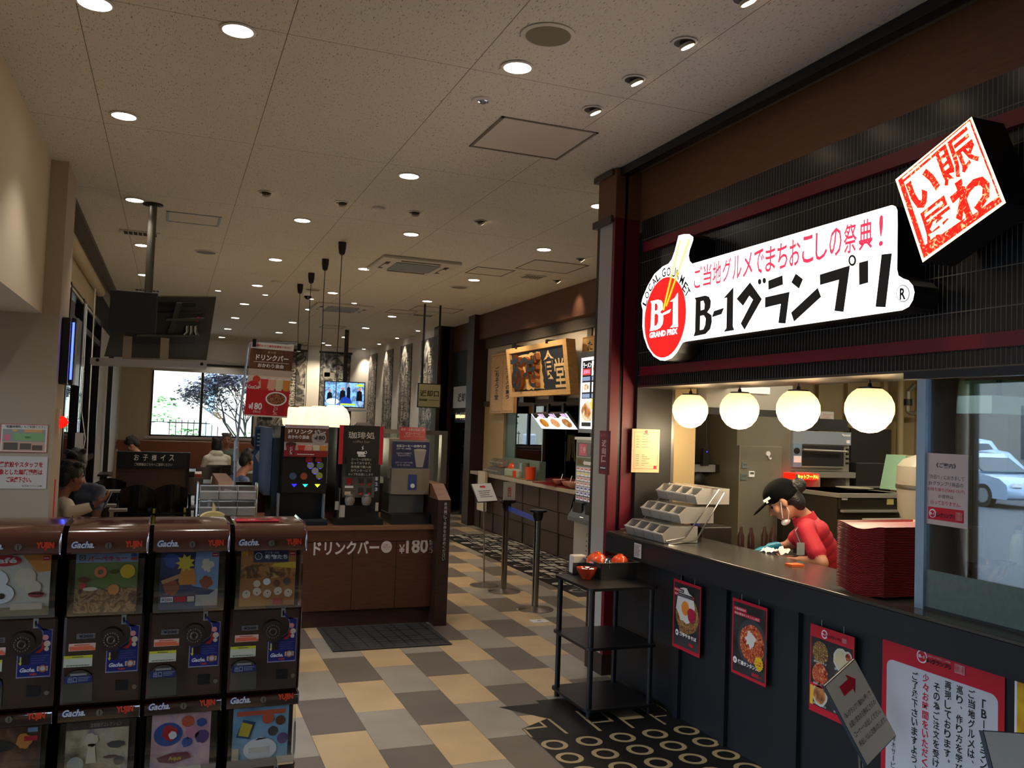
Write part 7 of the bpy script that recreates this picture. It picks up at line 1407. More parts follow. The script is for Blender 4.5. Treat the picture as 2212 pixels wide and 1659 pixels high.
# ======================= FAR SHOP =======================
FX = 4.95
FCR = mat('far_shop_cream', '#b59f78', .6); FWH = mat('far_shop_white', '#c2b6a4', .7); LWD = wood('light_sign_wood', '#c99a5c', '#e0b578', .45, (4, 4, 20)); LWE = wood('sign_wood_edge', '#a87a42', '#b98a50', .45, (4, 4, 20))
def FQ(px, py_, x=FX): return P(px, py_, x=x)
y_l, y_r = 13.95, KY+.12
z_bb = FQ(1300, 697).z; zlin = FQ(1150, 874).z
b_ = MB().box(FX+.02, FX+.3, y_r, y_l, zlin+.06, 3.02, FWH).box(FX-.15, FX+.3, y_r, y_l, 3.13, C-.005, BRN).box(FX-.03, FX+.3, y_r, y_l, 2.98, 3.15, GRY).box(FX-.02, FX+.3, y_r, y_l, zlin-.02, zlin+.07, GRY)
for px in (1108, 1272): y_ = FQ(px, 780).y; b_.box(FX-.005, FX+.02, y_-.06, y_+.06, zlin, 3.0, GRY)
b_.box(FX, FX+.3, FQ(1087, 950).y, y_l, 0, zlin, FCR)
struct(b_.build('wall_right_10', smooth=0))
struct(MB().box(FX+.3, 9, KY+.12, 14, 2.6, 2.65, KDK).box(7.4, 7.5, KY+.12, 16, 0, 2.7, mat('far_kitchen_wall', '#211e1c', .7)).box(FX+.3, 7.5, 13.9, 14.0, 0, 2.7, mat('far_kitchen_green', '#4f5f58', .6)).build('wall_right_11', smooth=0))
gy0, gy1 = FQ(1087, 950).y, FQ(1167, 950).y
e = empty('kitchen_window', (FX+.05, gy1, FQ(1150, 995).z), 'fixed kitchen window of the far shop with dull green panes', 'window'); hh_ = zlin-FQ(1150, 995).z
MB().box(0, .01, 0, gy0-gy1, 0, hh_, glassmat('far_window_glass', (.55, .62, .6), .12)).build('pane', e, smooth=0); b_ = MB().box(-.01, .03, 0, .03, 0, hh_, STEEL).box(-.012, .0, (gy0-gy1)*.72, gy0-gy1, 0, hh_, mat('green_pane', '#5d7570', .4)); b_.build('frame', e, smooth=0)
struct(MB().box(FX, FX+.1, gy1, gy0, .88, FQ(1150, 995).z, mat('far_sill_green', '#6d7d74', .5)).build('trim_11', smooth=0))
FCX = 4.72; cz = .90
ce = empty('far_shop_counter', (FCX, 10, 0), 'brown panelled counter with pale worktop under the wooden shop sign', 'counter')
ya, yb_ = KY+.3-10, 13.92-10
MB().box(0, .7, ya, yb_, cz-.03, cz+.02, mat('pale_worktop', '#b3a797', .35)).build('worktop', ce, smooth=0, bevel=.004)
PLK = wood('plank_greybrown', '#3b3029', '#463a31', .6, (3, 8, 30)); b_ = MB().box(.10, .65, ya, yb_, 0, cz-.03, PLK)
for i in range(8): y_ = yb_-.35-.62*i; b_.box(.06, .10, y_-.03, y_, .02, cz-.03, mat('plank_gap', '#1c1613', .6)); b_.box(.075, .10, y_-.6, y_-.03, .02, .30, PLK).box(.065, .10, y_-.6, y_-.03, .31, .58, PLK).box(.06, .10, y_-.6, y_-.03, .59, cz-.03, PLK)
b_.build('front_panel', ce, smooth=0)
tag(MB().box(4.66, 4.70, 13.0, 13.35, .33, .95, mat('cream_sheet', '#d9cdb6', .5)).build('paper_sheet', smooth=0), 'long cream sheet hanging at the left end of the far counter', 'paper')
ax = 4.74
so = [P(*q, x=ax) for q in ((1104, 757), (1236, 734), (1245, 850), (1113, 859))]
yl_, yr_ = (so[0].y+so[3].y)/2, (so[1].y+so[2].y)/2; zt_, zb_ = (so[0].z+so[1].z)/2, (so[2].z+so[3].z)/2
cy_, cz_ = (yl_+yr_)/2, (zt_+zb_)/2
e = empty('wooden_signboard', (ax, cy_, cz_), 'large wooden framed signboard with raised brush lettering above the far shop', 'sign'); e.rotation_euler = (0, 0, 0)
hw_, hh_ = (yl_-yr_)/2, (zt_-zb_)/2; lean = .09
def SP(a, b, l=0): # a: left(+y)->right, 0..1 ; b up
    return Vector((-lean*(b-.0)-l, hw_-2*hw_*a, -hh_+2*hh_*b))
pnl = Pan(SP(0, 0), SP(1, 0)-SP(0, 0), SP(0, 1)-SP(0, 0))
b_ = MB()
for a0, b0, a1, b1 in ((0, 0, 1, .10), (0, .90, 1, 1), (0, .1, .055, .9), (.945, .1, 1, .9)):
    b_.prism([SP(a0, b0, .04), SP(a1, b0, .04), SP(a1, b1, .04), SP(a0, b1, .04)], (.13, 0, 0), LWD)
b_.build('frame', e, smooth=0); NV = mat('sign_navy', '#1e252f', .6); b_ = MB(); b_.prism([SP(.04, .06, 0), SP(.96, .06, 0), SP(.96, .94, 0), SP(.04, .94, 0)], (.03, 0, 0), NV); b_.build('board', e, smooth=0)
pp = Pan(SP(.1, .1, .004), SP(.58, .1, .004)-SP(.1, .1, .004), SP(.1, .88, .004)-SP(.1, .1, .004)); rd = random.Random(8); pts = []
for (p0_, p1_) in (((0, .06), (1, .04)), ((1, .04), (.97, .97)), ((.97, .97), (0, .95)), ((0, .95), (0, .06))):
    for i in range(16): t_ = i/16; pts.append((p0_[0]+(p1_[0]-p0_[0])*t_+rd.uniform(-.018, .018), p0_[1]+(p1_[1]-p0_[1])*t_+rd.uniform(-.025, .025)))
pp.poly(pts, mat('sign_cream_patch', '#e0b878', .5), 1); pp.mb.build('patch', e, smooth=0)
def raised(ch, a0, b0, a1, b1, bold):
    vs, fs, (x0, y0, x1, y1) = glyphs(ch, bold); b_ = MB()
    f = lambda x, y, l: SP(a0+(a1-a0)*(x-x0)/(x1-x0), b0+(b1-b0)*(y-y0)/(y1-y0), l)
    from collections import Counter
    ec = Counter(); 
    for fc in fs:
        for i in range(len(fc)): ec[tuple(sorted((fc[i], fc[(i+1) % len(fc)])))] += 1
    n = len(vs); b_.add([f(x, y, .075) for x, y in vs], fs, NV)
    V2 = [f(x, y, .075) for x, y in vs]+[f(x, y, .012) for x, y in vs]; b_.add(V2, [(a, b, b+n, a+n) for (a, b), c_ in ec.items() if c_ == 1], mat('letter_side_amber', '#a8622a', .5))
    b_.build('raised_letter', e, smooth=0)
raised('あ', .10, .12, .28, .86, .02); raised('つ', .27, .34, .42, .78, .03); raised('ぎ', .41, .16, .57, .82, .02)
b_ = MB(); pq = Pan(SP(0, 0, .004), SP(1, 0, .004)-SP(0, 0, .004), SP(0, 1, .004)-SP(0, 0, .004), b_); CL = mat('sign_cream_letter', '#dfbd86', .5)
pq.text('食', .60, .30, .77, .86, CL, 2, bold=.012); pq.text('堂', .76, .14, .92, .68, CL, 2, bold=.012); b_.build('lettering', e, smooth=0)
for a_ in (.2, .72): MB().box(-.14, -.02, hw_-2*hw_*a_-.03, hw_-2*hw_*a_+.03, hh_-.02, hh_+.03, BLKP).box(-.14, .14, hw_-2*hw_*a_-.005, hw_-2*hw_*a_+.005, hh_+.02, hh_+.03, BLKP).build('lamp_bracket', e, smooth=0)
for a_ in (.16, .66): MB().box(0, .18, hw_-2*hw_*a_-.11, hw_-2*hw_*a_+.05, -hh_-.08, -hh_, BLKP).build('support_block', e, smooth=0)
for k_ in (.3, .75):
    pass
for yy_ in (-.6, .6):
    l = bpy.data.lights.new('lamp_light', 'SPOT'); l.energy = 34; l.color = (1, .8, .55); l.spot_size = math.radians(95); l.spot_blend = .8; l.shadow_soft_size = .05
    o = bpy.data.objects.new('lamp_light', l); col.objects.link(o); o.parent = e; o.location = (-.75, yy_, hh_+.35); o.rotation_euler = Vector((.8, 0, -.75)).to_track_quat('-Z', 'Y').to_euler()
def tablet(px0_, px1_, pt, pb_, x, label, txt, top_extra=0):
    a = P(px0_, pt, x=x); b = P(px1_, pb_, x=x); hw = (a.y-b.y)/2; h = a.z-b.z
    e = empty('wooden_tablet', (x, (a.y+b.y)/2, b.z), label, 'sign'); MB().box(0, .06, -hw, hw, 0, h, LWD).build('board', e, smooth=0, bevel=.004)
    pn = Pan((-.001, hw, 0), (0, -2*hw, 0), (0, 0, h)); pn.frame(.06, .02, .94, .97, .03, LWE, 1); pn.vtext(txt, .36, .22, .66, .78, BLACK, 2, bold=.02); pn.mb.build('lettering', e, smooth=0)
tablet(1062, 1085, 766, 893, 4.86, 'narrow upright wooden tablet, leftmost beside the wooden signboard', 'ごちそう食堂')
tablet(1086, 1108, 762, 892, 4.84, 'narrow upright wooden tablet between the signboard and the leftmost tablet', 'あつぎ人の集う')
tablet(1258, 1292, 729, 765, 4.86, 'wooden tablet partly hidden above the lit menu board', 'た')
x_ = 4.55; q = [P(*a_, x=x_+d_) for a_, d_ in (((1146, 893), .0), ((1225, 892), .0), ((1250, 929), .12), ((1170, 927), .12))]
cen = sum(q, Vector())/4; e = empty('tilted_menu_board', cen, 'tilted lit menu board with three bowl pictures hanging over the far counter', 'menu board')
lq = [v-cen for v in q]; pn = Pan(lq[3], lq[2]-lq[3], lq[0]-lq[3]); LM = mat('lit_menu_white', '#dfe6f2', .4, emit=.75); pn.slab(.03, mat('menu_frame', '#4d4a46', .4)); pn.rect(.01, .03, .99, .97, LM, .3)
DF = [blotch('lit_dish_curry', ['#b86a1c', '#e0983a', '#f0b050'], 14, emit=.5), blotch('lit_dish_rice', ['#d8862c', '#f0c090', '#e07838'], 14, emit=.5), blotch('lit_dish_pork', ['#5a2a14', '#c08040', '#e8e4d0'], 14, emit=.5)]
for i in range(3): u = .19+.31*i; pn.rect(u-.15, .70, u+.14, .97, mat('lit_dark_strip', '#23242a', .4), .8); pn.disc(u+.01, .45, .14, mat('lit_bowl', '#f4f6fa', .4, emit=.9), 1, rb=.36); pn.disc(u+.02, .40, .11, DF[i], 2, rb=.26); pn.poly([(u+.02, .75), (u+.14, .75), (u+.12, .95), (u, .95)], mat('lit_lilac', '#d8b8e8', .4, emit=.7), 1.5)
pn.mb.build('menu_face', e, smooth=0)
b_ = MB()
for k in (.1, .5, .9): v = lq[0]+(lq[1]-lq[0])*k; b_.box(v.x-.01, v.x+.02, v.y-.03, v.y+.03, v.z, v.z+.12, BLKP)
b_.build('hanger', e, smooth=0)
x_ = 4.35; a = P(1254, 762, x=x_); b = P(1305, 757, x=x_); c_ = P(1262, 935, x=x_)
e = empty('lit_menu_board', (x_, a.y, c_.z), 'tall upright lit noodle menu board beside the maroon pilaster', 'menu board'); w_ = a.y-b.y; h = a.z-c_.z
pn = Pan((0, 0, 0), (0, -w_, 0), (0, 0, h)); pn.slab(.08, mat('menu_case_grey', '#7f858c', .35, .4)); pn.rect(.06, .05, .97, .93, mat('lit_menu_white2', '#f2f6fb', .4, emit=1.1), .4); pn.rect(.0, .94, 1, 1, mat('menu_case_grey', '#7f858c', .35, .4), .5)
MD = mat('lit_menu_dark', '#26282e', .4, emit=.05)
pn.rect(.12, .42, .88, .89, MD, 1); pn.text('ラーメン', .15, .80, .50, .865, mat('lit_white_letter', '#ffffff', .4, emit=1.0), 2, bold=.02); pn.rect(.13, .71, .48, .79, mat('lit_menu_red', '#d03a3c', .4, emit=.6), 2); pn.text('濃厚味', .17, .725, .44, .775, mat('lit_lilac', '#d8b8e8', .4, emit=.7), 3)
DD = blotch('lit_noodles', ['#6a3318', '#c8884a', '#f0e8d8', '#e8c040'], 10, emit=.55)
for u0, v0, u1, v1 in ((.52, .70, .84, .88), (.14, .50, .46, .62), (.54, .50, .86, .62)): pn.rect(u0, v0, u1, v1, mat('lit_bowl', '#f4f6fa', .4, emit=.9), 2); irr(pn, (u0+u1)/2, (v0+v1)/2, .12, DD, 3, 3, rb=(v1-v0)*.4, j=.15)
for v0 in (.64, .43): pn.rect(.14, v0, .46, v0+.05, mat('lit_menu_blue', '#8ca4c8', .4, emit=.5), 2); pn.rect(.54, v0, .86, v0+.05, mat('lit_menu_blue', '#8ca4c8', .4, emit=.5), 2)
irr(pn, .40, .26, .30, DD, 2, 7, rb=.13, j=.1); irr(pn, .62, .36, .12, mat('lit_yellow2', '#f0c030', .4, emit=.7), 3, 3); pn.rect(.15, .08, .55, .13, MD, 3); pn.ring(.75, .24, .07, mat('lit_menu_navy', '#405080', .4, emit=.2), 3)
pn.mb.build('menu_face', e, smooth=0)
MB().box(.02, .06, -w_/2-.02, -w_/2+.02, -c_.z, 0, BLKP).build('pole', e, smooth=0)
MB().box(-.12, .2, -w_/2-.2, -w_/2+.2, -c_.z, -c_.z+.03, BLKP).build('base', e, smooth=0)
tx_ = 4.15; ty0, ty1 = 8.66, 8.66-.62; th = 1.60
e = empty('ticket_machine', (tx_, ty0, 0), 'white meal ticket machine with rows of coloured buttons beside the pilaster', 'ticket machine')
TM = mat('ticket_white', '#aaa8a6', .35)
MB().box(0, .35, -.62, 0, .02, .72, TM).box(0, .35, -.62, 0, .98, th-.03, TM).box(.06, .35, -.62, 0, .72, .98, TM).box(-.02, .35, -.63, .01, th-.03, th, WHITE).build('body', e, smooth=0, bevel=.003)
MB().box(.02, .35, -.62, 0, 0, .025, BLKP).build('plinth', e, smooth=0)
MB().prism([(0, 0, .72), (0, 0, .98), (.06, 0, .98), (-.08, 0, .74), (-.08, 0, .70)], (0, -.6, 0), mat('ticket_grey', '#5f646a', .35)).build('payment_shelf', e, smooth=0)
z_ = lambda py_: P(1262, py_, x=tx_).z
pn = Pan((-.001, 0, 0), (0, -.62, 0), (0, 0, th)); t_ = lambda z: z/th
pn.rect(.04, t_(1.39), .98, t_(1.54), mat('ticket_panel_dark', '#4b4e54', .3), .5); pn.rect(.12, t_(1.40), .42, t_(1.53), mat('ticket_pink', '#d8587c', .4), 1); pn.text('食券', .15, t_(1.43), .39, t_(1.50), mat('pale_pink', '#e8c0c0', .5), 2, bold=.02); pn.rect(.56, t_(1.41), .92, t_(1.52), mat('ticket_screen', '#3a404c', .2), 1)
pn.rect(.0, t_(1.29), 1, t_(1.38), mat('ticket_green', '#4f6636', .4), 1); pn.poly([(.30, t_(1.325)), (.36, t_(1.355)), (.36, t_(1.343)), (.85, t_(1.343)), (.85, t_(1.307)), (.36, t_(1.307)), (.36, t_(1.295))], WHITE, 2); pn.rect(.08, t_(1.31), .25, t_(1.36), BRNP, 2)
bc = ['#cf6a50', '#d8c850', '#cf7a5a', '#d08058', '#5a64a8', '#6a6aa0', '#b05058']
for r_ in range(7):
    for k in range(6):
        u0 = .05+.155*k; z0_ = 1.235-.052*r_; c_n = bc[r_] if k < 4 or r_ % 2 else ['#c05a50', '#88b8d8'][k-4]
        pn.rect(u0, t_(z0_), u0+.125, t_(z0_+.038), mat('ticket_btn_face', '#cfcfd6', .3, emit=.25), 1); pn.rect(u0+.015, t_(z0_+.014), u0+.11, t_(z0_+.034), mat('ticket_btn_'+c_n, c_n, .4, emit=.1), 2)
pn.rect(.35, t_(.84), .62, t_(.91), mat('slot_black', '#15171b', .3), 1); pn.rect(.66, t_(.84), .80, t_(.91), mat('slot_blue', '#2c50b0', .3), 1)
for i in range(3):
    for j in range(3): pn.rect(.5+.14*i, t_(.50-.05*j), .54+.14*i, t_(.515-.05*j), INK, 1)
pn.text('Card', .5, t_(.56), .8, t_(.59), INK, 1); pn.mb.build('front_face', e, smooth=0)
MB().box(-.05, -.03, -.28, -.06, .78, .90, BLKP).box(-.05, -.03, -.56, -.36, .78, .90, BLKP).box(-.07, -.06, -.36, -.28, .735, .76, mat('coin_light', '#fff0c0', .3, emit=2)).build('coin_slot', e, smooth=0)
o = MB().box(0, .005, -.13, 0, 0, .26, mat('orange_tag', '#d89a50', .5)).build('orange_flyer', smooth=0); o.location = (tx_-.05, ty1+.14, 1.0); tag(o, 'orange printed flyer on the ticket machine beside the buttons', 'flyer')
x_ = PX-.002
def wr(px, py_): return P(px, py_, x=x_)
a = wr(1296, 930); b = wr(1319, 935); c_ = wr(1293, 1023)
pn = Pan((0, 0, 0), (0, b.y-a.y, 0), (0, 0, a.z-c_.z)); pn.slab(.002, MAR); pn.rect(0, 0, 1, 1, mat('banner_maroon', '#7e1c36', .5), .3); pn.vtext('返却口', .22, .26, .78, .80, mat('pale_pink', '#e8c0c0', .5), 1, bold=.02); pn.text('B-1グランプリ', .12, .86, .9, .93, mat('pink_seal', '#c98a8a', .5), 1); pn.rect(.1, .10, .85, .19, mat('banner_blue', '#232a50', .5), 1); pn.lines(.15, .11, .8, .18, 1, WHITE, 2)
o = pn.mb.build('return_sign', smooth=0); o.location = (x_, a.y, c_.z); tag(o, 'narrow maroon return counter sign on the white side of the pilaster', 'sign')
y_ = 13.2; a = P(903, 827, y=y_); b = P(952, 882, y=y_)
e = empty('hanging_return_sign', (a.x, y_, b.z), 'square olive return counter sign in a black frame hung by the photo strips', 'sign'); pn = Pan((0, 0, 0), (b.x-a.x, 0, 0), (0, 0, a.z-b.z)); pn.slab(.03, BLKP); pn.rect(0, 0, 1, 1, BLKP, .2); pn.rect(.04, .04, .95, .96, mat('olive_panel', '#8f8a68', .5), .6); pn.text('返却口', .10, .46, .90, .72, BLACK, 1, bold=.02); pn.rect(.07, .27, .42, .36, mat('olive_dark', '#4a4628', .5), 1); pn.lines(.47, .28, .93, .35, 1, INK, 1); pn.mb.build('panel', e, smooth=0)
MB().box(.05, .08, .005, .02, a.z-b.z, C-b.z, BLKP).box(b.x-a.x-.08, b.x-a.x-.05, .005, .02, a.z-b.z, C-b.z, BLKP).build('hanger', e, smooth=0)
x_ = 4.96; a = P(980, 838, x=x_); b = P(1027, 880, x=x_); z1_ = P(1000, 834, x=x_).z; z0_ = P(1000, 881, x=x_).z
pn = Pan((0, 0, 0), (0, b.y-a.y-.2, 0), (0, 0, z1_-z0_)); pn.slab(.02, WHITE); pn.rect(0, 0, 1, 1, mat('bay_sign_white', '#c4cbd2', .5), .3); pn.text('返却口', .18, .28, .62, .68, BLACK, 1, bold=.03); pn.text('RETURN', .64, .52, .95, .66, INK, 1); pn.rect(.64, .48, .95, .50, INK, 1); pn.text('返还', .64, .28, .80, .44, INK, 1); o = pn.mb.build('return_counter_sign', smooth=0); o.location = (x_, a.y, z0_); tag(o, 'white return counter sign on the navy bay between two brown posts', 'sign')
a = P(982, 892, x=x_); b = P(1024, 914, x=x_)
pn = Pan((0, 0, 0), (0, b.y-a.y-.2, 0), (0, 0, .25)); pn.slab(.02, NAVY); pn.text('あつぎ食堂', .05, .2, .5, .8, PAPER, 1, bold=.01); pn.text('B-1', .55, .25, .95, .75, mat('pink_seal', '#c98a8a', .5), 1, bold=.02); o = pn.mb.build('shop_name_strip', smooth=0); o.location = (x_, a.y, b.z); tag(o, 'navy strip with white brush shop name below the white return sign', 'sign')
q = 5.1; e = empty('tray_return_rack', (5.2, 15.1, 0), 'dark tray return rack with steel uprights in the navy bay', 'rack')
b_ = MB()
for y in (-.55, 0, .55): b_.cyl((0, y, .95), (0, y, 1.6), .014, STEEL, 8)
b_.build('upright', e)
for z in (.93, 1.28, 1.6): MB().box(-.05, .4, -.65, .65, z-.02, z+.01, KDK).build('shelf_board', e, smooth=0)
for y in (-.33, .33): MB().box(-.05, .4, y-.3, y+.3, 0, .9, mat('bin_front', '#24272b', .35)).build('waste_cabinet', e, smooth=0)
pn = Pan((-.055, .6, .62), (0, -1.2, 0), (0, 0, .1)); pn.text('もえないゴミ', .08, .1, .40, .9, PAPER, 1); pn.text('燃えるゴミ', .62, .1, .92, .9, PAPER, 1); pn.mb.build('lettering', e, smooth=0)
o = MB().ell((0, 0, 0), (.1, .18, .05), mat('pink_cloth', '#b07078', .8, bump=.5, bscale=20), 14, 8).build('pink_cloth'); o.location = (5.28, 14.9, 1.655); tag(o, 'crumpled pink cloth on top of the tray return rack', 'cloth')
o = MB().box(-.08, .08, -.2, .2, 0, .04, mat('teal_box', '#2a9c90', .5)).build('teal_sponge', smooth=0); o.location = (5.28, 14.8, 1.292); tag(o, 'teal green item on the middle shelf of the tray return rack', 'sponge')
FZ = cz+.02
def fc(px, py_, x): return P(px, py_, x=x)
bn1 = mk_bin('clear_bin', 'clear condiment bin at the left end of the far counter, lower tier', 'clear bins on the far counter', .14, .22, .11)
bn1.rotation_euler = (0, 0, -math.pi/2); bn1.location = (4.80, 13.35, FZ)
k = 0
for r_ in range(2):
    for i in range(4):
        if r_ == 0 and i == 0: continue
        dup(bn1, (4.80+.09*r_, 13.35-.16*i, FZ+.13*r_), f'clear condiment bin on the far counter, {["lower", "upper"][r_]} tier, {["leftmost", "second", "third", "rightmost"][i]} of four')
bn1['label'] = 'clear condiment bin on the far counter, lower tier, leftmost of four'
tag(MB().box(4.82, 5.2, 12.0, 12.6, FZ, FZ+.12, mat('pale_green_crate', '#a8b8a4', .5)).build('pale_crate', smooth=0, bevel=.02), 'pale green crate holding orange bowls on the far counter', 'crate')
for px, lab in ((1092, 'orange bowl on the far counter, left of two upside down'), (1110, 'orange bowl on the far counter, right of two upside down')):
    q = fc(px, 1007, 4.98); bowl_lid((4.98, q.y, FZ+.12), .10, lab)
for nm, px, x, shp, m_, lab in (('spice_jar', 1116, 4.85, [(.06, 0), (.065, .09), (0, .09)], OB, 'small orange pot at the left of the far counter tray'), ('water_bottle', 1126, 4.88, [(.03, 0), (.03, .19), (.02, .21), (0, .21)], mat('pale_blue_bottle', '#8fa8b8', .3), 'pale blue bottle on the far counter tray'), ('napkin_case', 1136, 4.92, [(.055, 0), (.055, .22), (0, .22)], mat('olive_case', '#6a6a58', .4), 'tall grey napkin case on the far counter tray'), ('orange_pot', 1146, 4.84, [(.07, 0), (.075, .17), (.08, .18), (0, .18)], OB, 'tall orange pot with white label on the far counter')):
    q = fc(px, 1025, x); o = MB().lathe((0, 0, 0), shp, m_, 20).build(nm); o.location = (x, q.y, FZ+.015); tag(o, lab, 'container')
tag(MB().box(4.76, 5.05, fc(1158, 1025, 4.9).y, fc(1108, 1025, 4.9).y, FZ, FZ+.014, mat('brown_tray', '#8a6a48', .4)).build('brown_tray', smooth=0), 'long brown tray under the orange pot on the far counter', 'tray')
tb = None
for i, (px, x, m_) in enumerate(((1180, 4.85, 0), (1205, 4.82, 0), (1228, 4.85, 0))):
    q = fc(px, 1038, x); o = MB().box(-.13, .13, -.19, .19, 0, .012, mat('dark_red_tray', '#7a1414', .35)).build('dark_red_tray', smooth=0, bevel=.004); o.location = (x, q.y, FZ+.001); tag(o, f'dark red tray laid on the far counter, {["left", "middle", "right"][i]} one of three', 'tray')
for i, (px, x) in enumerate(((1208, 4.86), (1228, 4.82), (1238, 4.78))):
    q = fc(px, 1035, x); o = MB().lathe((0, 0, 0), [(.03, 0), (.06, .02), (.085, .06), (.09, .07), (.08, .066), (0, .05)], mat('pink_bowl', '#d49a88', .4), 22).build('pink_bowl'); o.location = (x, q.y, FZ+.014); tag(o, f'pale pink bowl on the dark red trays, {["leftmost", "middle", "rightmost"][i]} of three', 'bowl'); MB().cyl((.02, 0, .05), (.06, .02, .14), .006, WHITE, 6).build('spoon', o)
tag(MB().box(5.05, 5.5, 9.0, 12.2, FZ, FZ+.04, mat('counter_maroon_edge', '#5a1418', .5)).build('inner_counter_mat', smooth=0), 'dark maroon mat along the inner far counter', 'mat')
e = boxthing('far_kitchen_shelf', 6.4, 7.0, 8.5, 13.0, 0, .9, KDK, 'dark kitchen counter inside the far shop', 'counter')
o = MB().cyl((0, 0, 0), (0, 0, .34), .10, mat('ladle_pot', '#4d4b46', .4, .6), 18).build('stock_pot'); q = P(1206, 955, x=6.3); o.location = (6.3, q.y, q.z-.2); tag(o, 'grey cylindrical pot inside the dark far kitchen', 'pot')
tag(MB().box(6.2, 6.5, o.location.y-.3, o.location.y+.3, .9, o.location.z, KDK).build('pot_stand', smooth=0), 'dark stand under the pot in the far kitchen', 'stand')
q = P(1163, 930, x=6.0); o = MB().box(-.01, .3, -.35, .35, -.1, .5, mat('apron_white_blue', '#4f5c60', .7, var=.2, vscale=8)).build('hanging_cloths', smooth=0); o.location = (6.0, q.y, q.z); tag(o, 'pale hanging cloths seen through the far kitchen window', 'cloth')
tag(MB().box(6.05, 6.25, q.y-.4, q.y+.4, q.z-.3, q.z-.14, mat('pale_box_blue', '#66757a', .5)).box(6.05, 6.25, q.y-.3, q.y+.3, .9, q.z-.3, KDK).build('pale_container', smooth=0), 'pale plastic container under the hanging cloths', 'container')
b_ = MB().tube([(0, 0, .3), (0, 0, -.55)], .012, mat('steel_hose', '#8a93a4', .3, .8), 8).ell((0, 0, .1), (.03, .03, .06), BLKP, 10, 6); o = b_.build('spray_hose'); q = P(1222, 960, x=5.6); o.location = (5.6, q.y, q.z); tag(o, 'steel spray hose hanging inside the far kitchen', 'hose')
b_ = MB(); rd = random.Random(6)
for i in range(6): b_.tube([(0, -.1+.04*i, .1), (rd.uniform(-.03, .03), -.1+.04*i, -.2-.1*rd.random())], .014, mat('brass_tool', '#7a6a44', .4, .6), 6)
b_.box(-.01, .01, -.14, .14, .1, .12, STEEL); o = b_.build('hanging_utensils'); q = P(1234, 955, x=5.5); o.location = (5.5, q.y, q.z); tag(o, 'bunch of hanging kitchen utensils inside the far shop', 'utensils')
PHO = blotch('archive_photo', ['#101112', '#2a2b2c', '#585856', '#8c8a84', '#b5b2aa'], 3.2, dist=3, rough=.45)
PHT = mat('photo_letter', '#cfcac0', .5)
txts = ['この土地の味を大切にしながら', '昔から続く街道の風景と人々', '君に伝えたいこの街のこと', '秋には実りを冬には温もりを']
for i, (p0_, p1_) in enumerate(((795, 814), (830, 849), (865, 889), (910, 941))):
    ya_, yb2 = P(p0_, 800, x=RX).y, P(p1_, 800, x=RX).y; x_ = RX-.02
    e = empty('photo_strip', (x_, ya_, 1.2), f'tall black and white photo strip on the white wall, {["farthest", "third nearest", "second nearest", "nearest"][i]} of four', 'photo panel'); w_ = ya_-yb2
    b_ = MB().box(0, .015, -w_, 0, 0, 2.18, PHO); b_.build('photo', e, smooth=0)
    pn = Pan((-.001, 0, 0), (0, -w_, 0), (0, 0, 2.18)); pn.vtext(txts[i], .56, .25, .78, .92, PHT, 1, bold=.02); pn.vtext(txts[(i+1) % 4][:10], .28, .10, .48, .70, PHT, 1, bold=.02)
    rd = random.Random(i)
    for k in range(7): u, v = rd.uniform(.05, .6), rd.uniform(.05, .9); pn.poly([(u, v), (u+.3, v+.01), (u+.28, v+.05), (u+.02, v+.045)], mat(['photo_mid', 'photo_light', 'photo_darkpatch'][k % 3], ['#4d4c49', '#85827b', '#141415'][k % 3], .5), .5)
    pn.mb.build('lettering', e, smooth=0)
for i, (p0_, p1_, tx1, tx2) in enumerate(((620, 661, '祭りには来ること君につ', ''), (691, 757, '君に伝えた', 'この街'))):
    x0_, x1_ = P(p0_-(60 if i == 0 else 0), 800, y=BY-.02).x, P(p1_, 800, y=BY-.02).x
    e = empty('wall_photograph', (x0_, BY-.02, 1.2), ['wide black and white photo panel on the back wall behind the hanging poster', 'wide black and white photo panel on the back wall behind the lit television'][i], 'photo panel'); w_ = x1_-x0_
    MB().box(0, w_, 0, .018, 0, 2.2, PHO).box(-.03, w_+.03, -.02, .018, 2.17, 2.22, BLKP).build('photo', e, smooth=0)
    pn = frontpan(0, w_, 0, 2.2, -.001); rd = random.Random(i+20)
    for k in range(10): u, v = rd.uniform(.02, .6), rd.uniform(.1, .85); pn.rect(u, v, u+rd.uniform(.2, .38), v+rd.uniform(.04, .1), mat(['photo_mid', 'photo_light', 'photo_darkpatch'][k % 3], ['#4d4c49', '#85827b', '#141415'][k % 3], .5), .5)
    if i == 0: pn.vtext(tx1, .66, .12, .78, .86, PHT, 1, bold=.01)
    else: pn.vtext(tx1, .62, .45, .74, .85, PHT, 1, bold=.01); pn.vtext(tx2, .42, .45, .54, .68, PHT, 1, bold=.01)
    pn.mb.build('lettering', e, smooth=0)
q = P(820, 910, y=13); o = MB().box(-.2, .2, 0, .1, -.05, .02, mat('white_projector', '#b8b4ac', .4)).prism([(-.2, -.02, .02), (.2, -.02, .02), (.12, -.02, .06), (-.15, -.02, .06)], (0, .1, 0), mat('white_projector', '#b8b4ac', .4)).build('white_case', smooth=0); q = P(785, 917, y=8.33); o.location = (q.x, 8.33, 1.64); tag(o, 'pale flat case on the top rail behind the coffee machine', 'case'); o.scale = (.45, .5, .6)
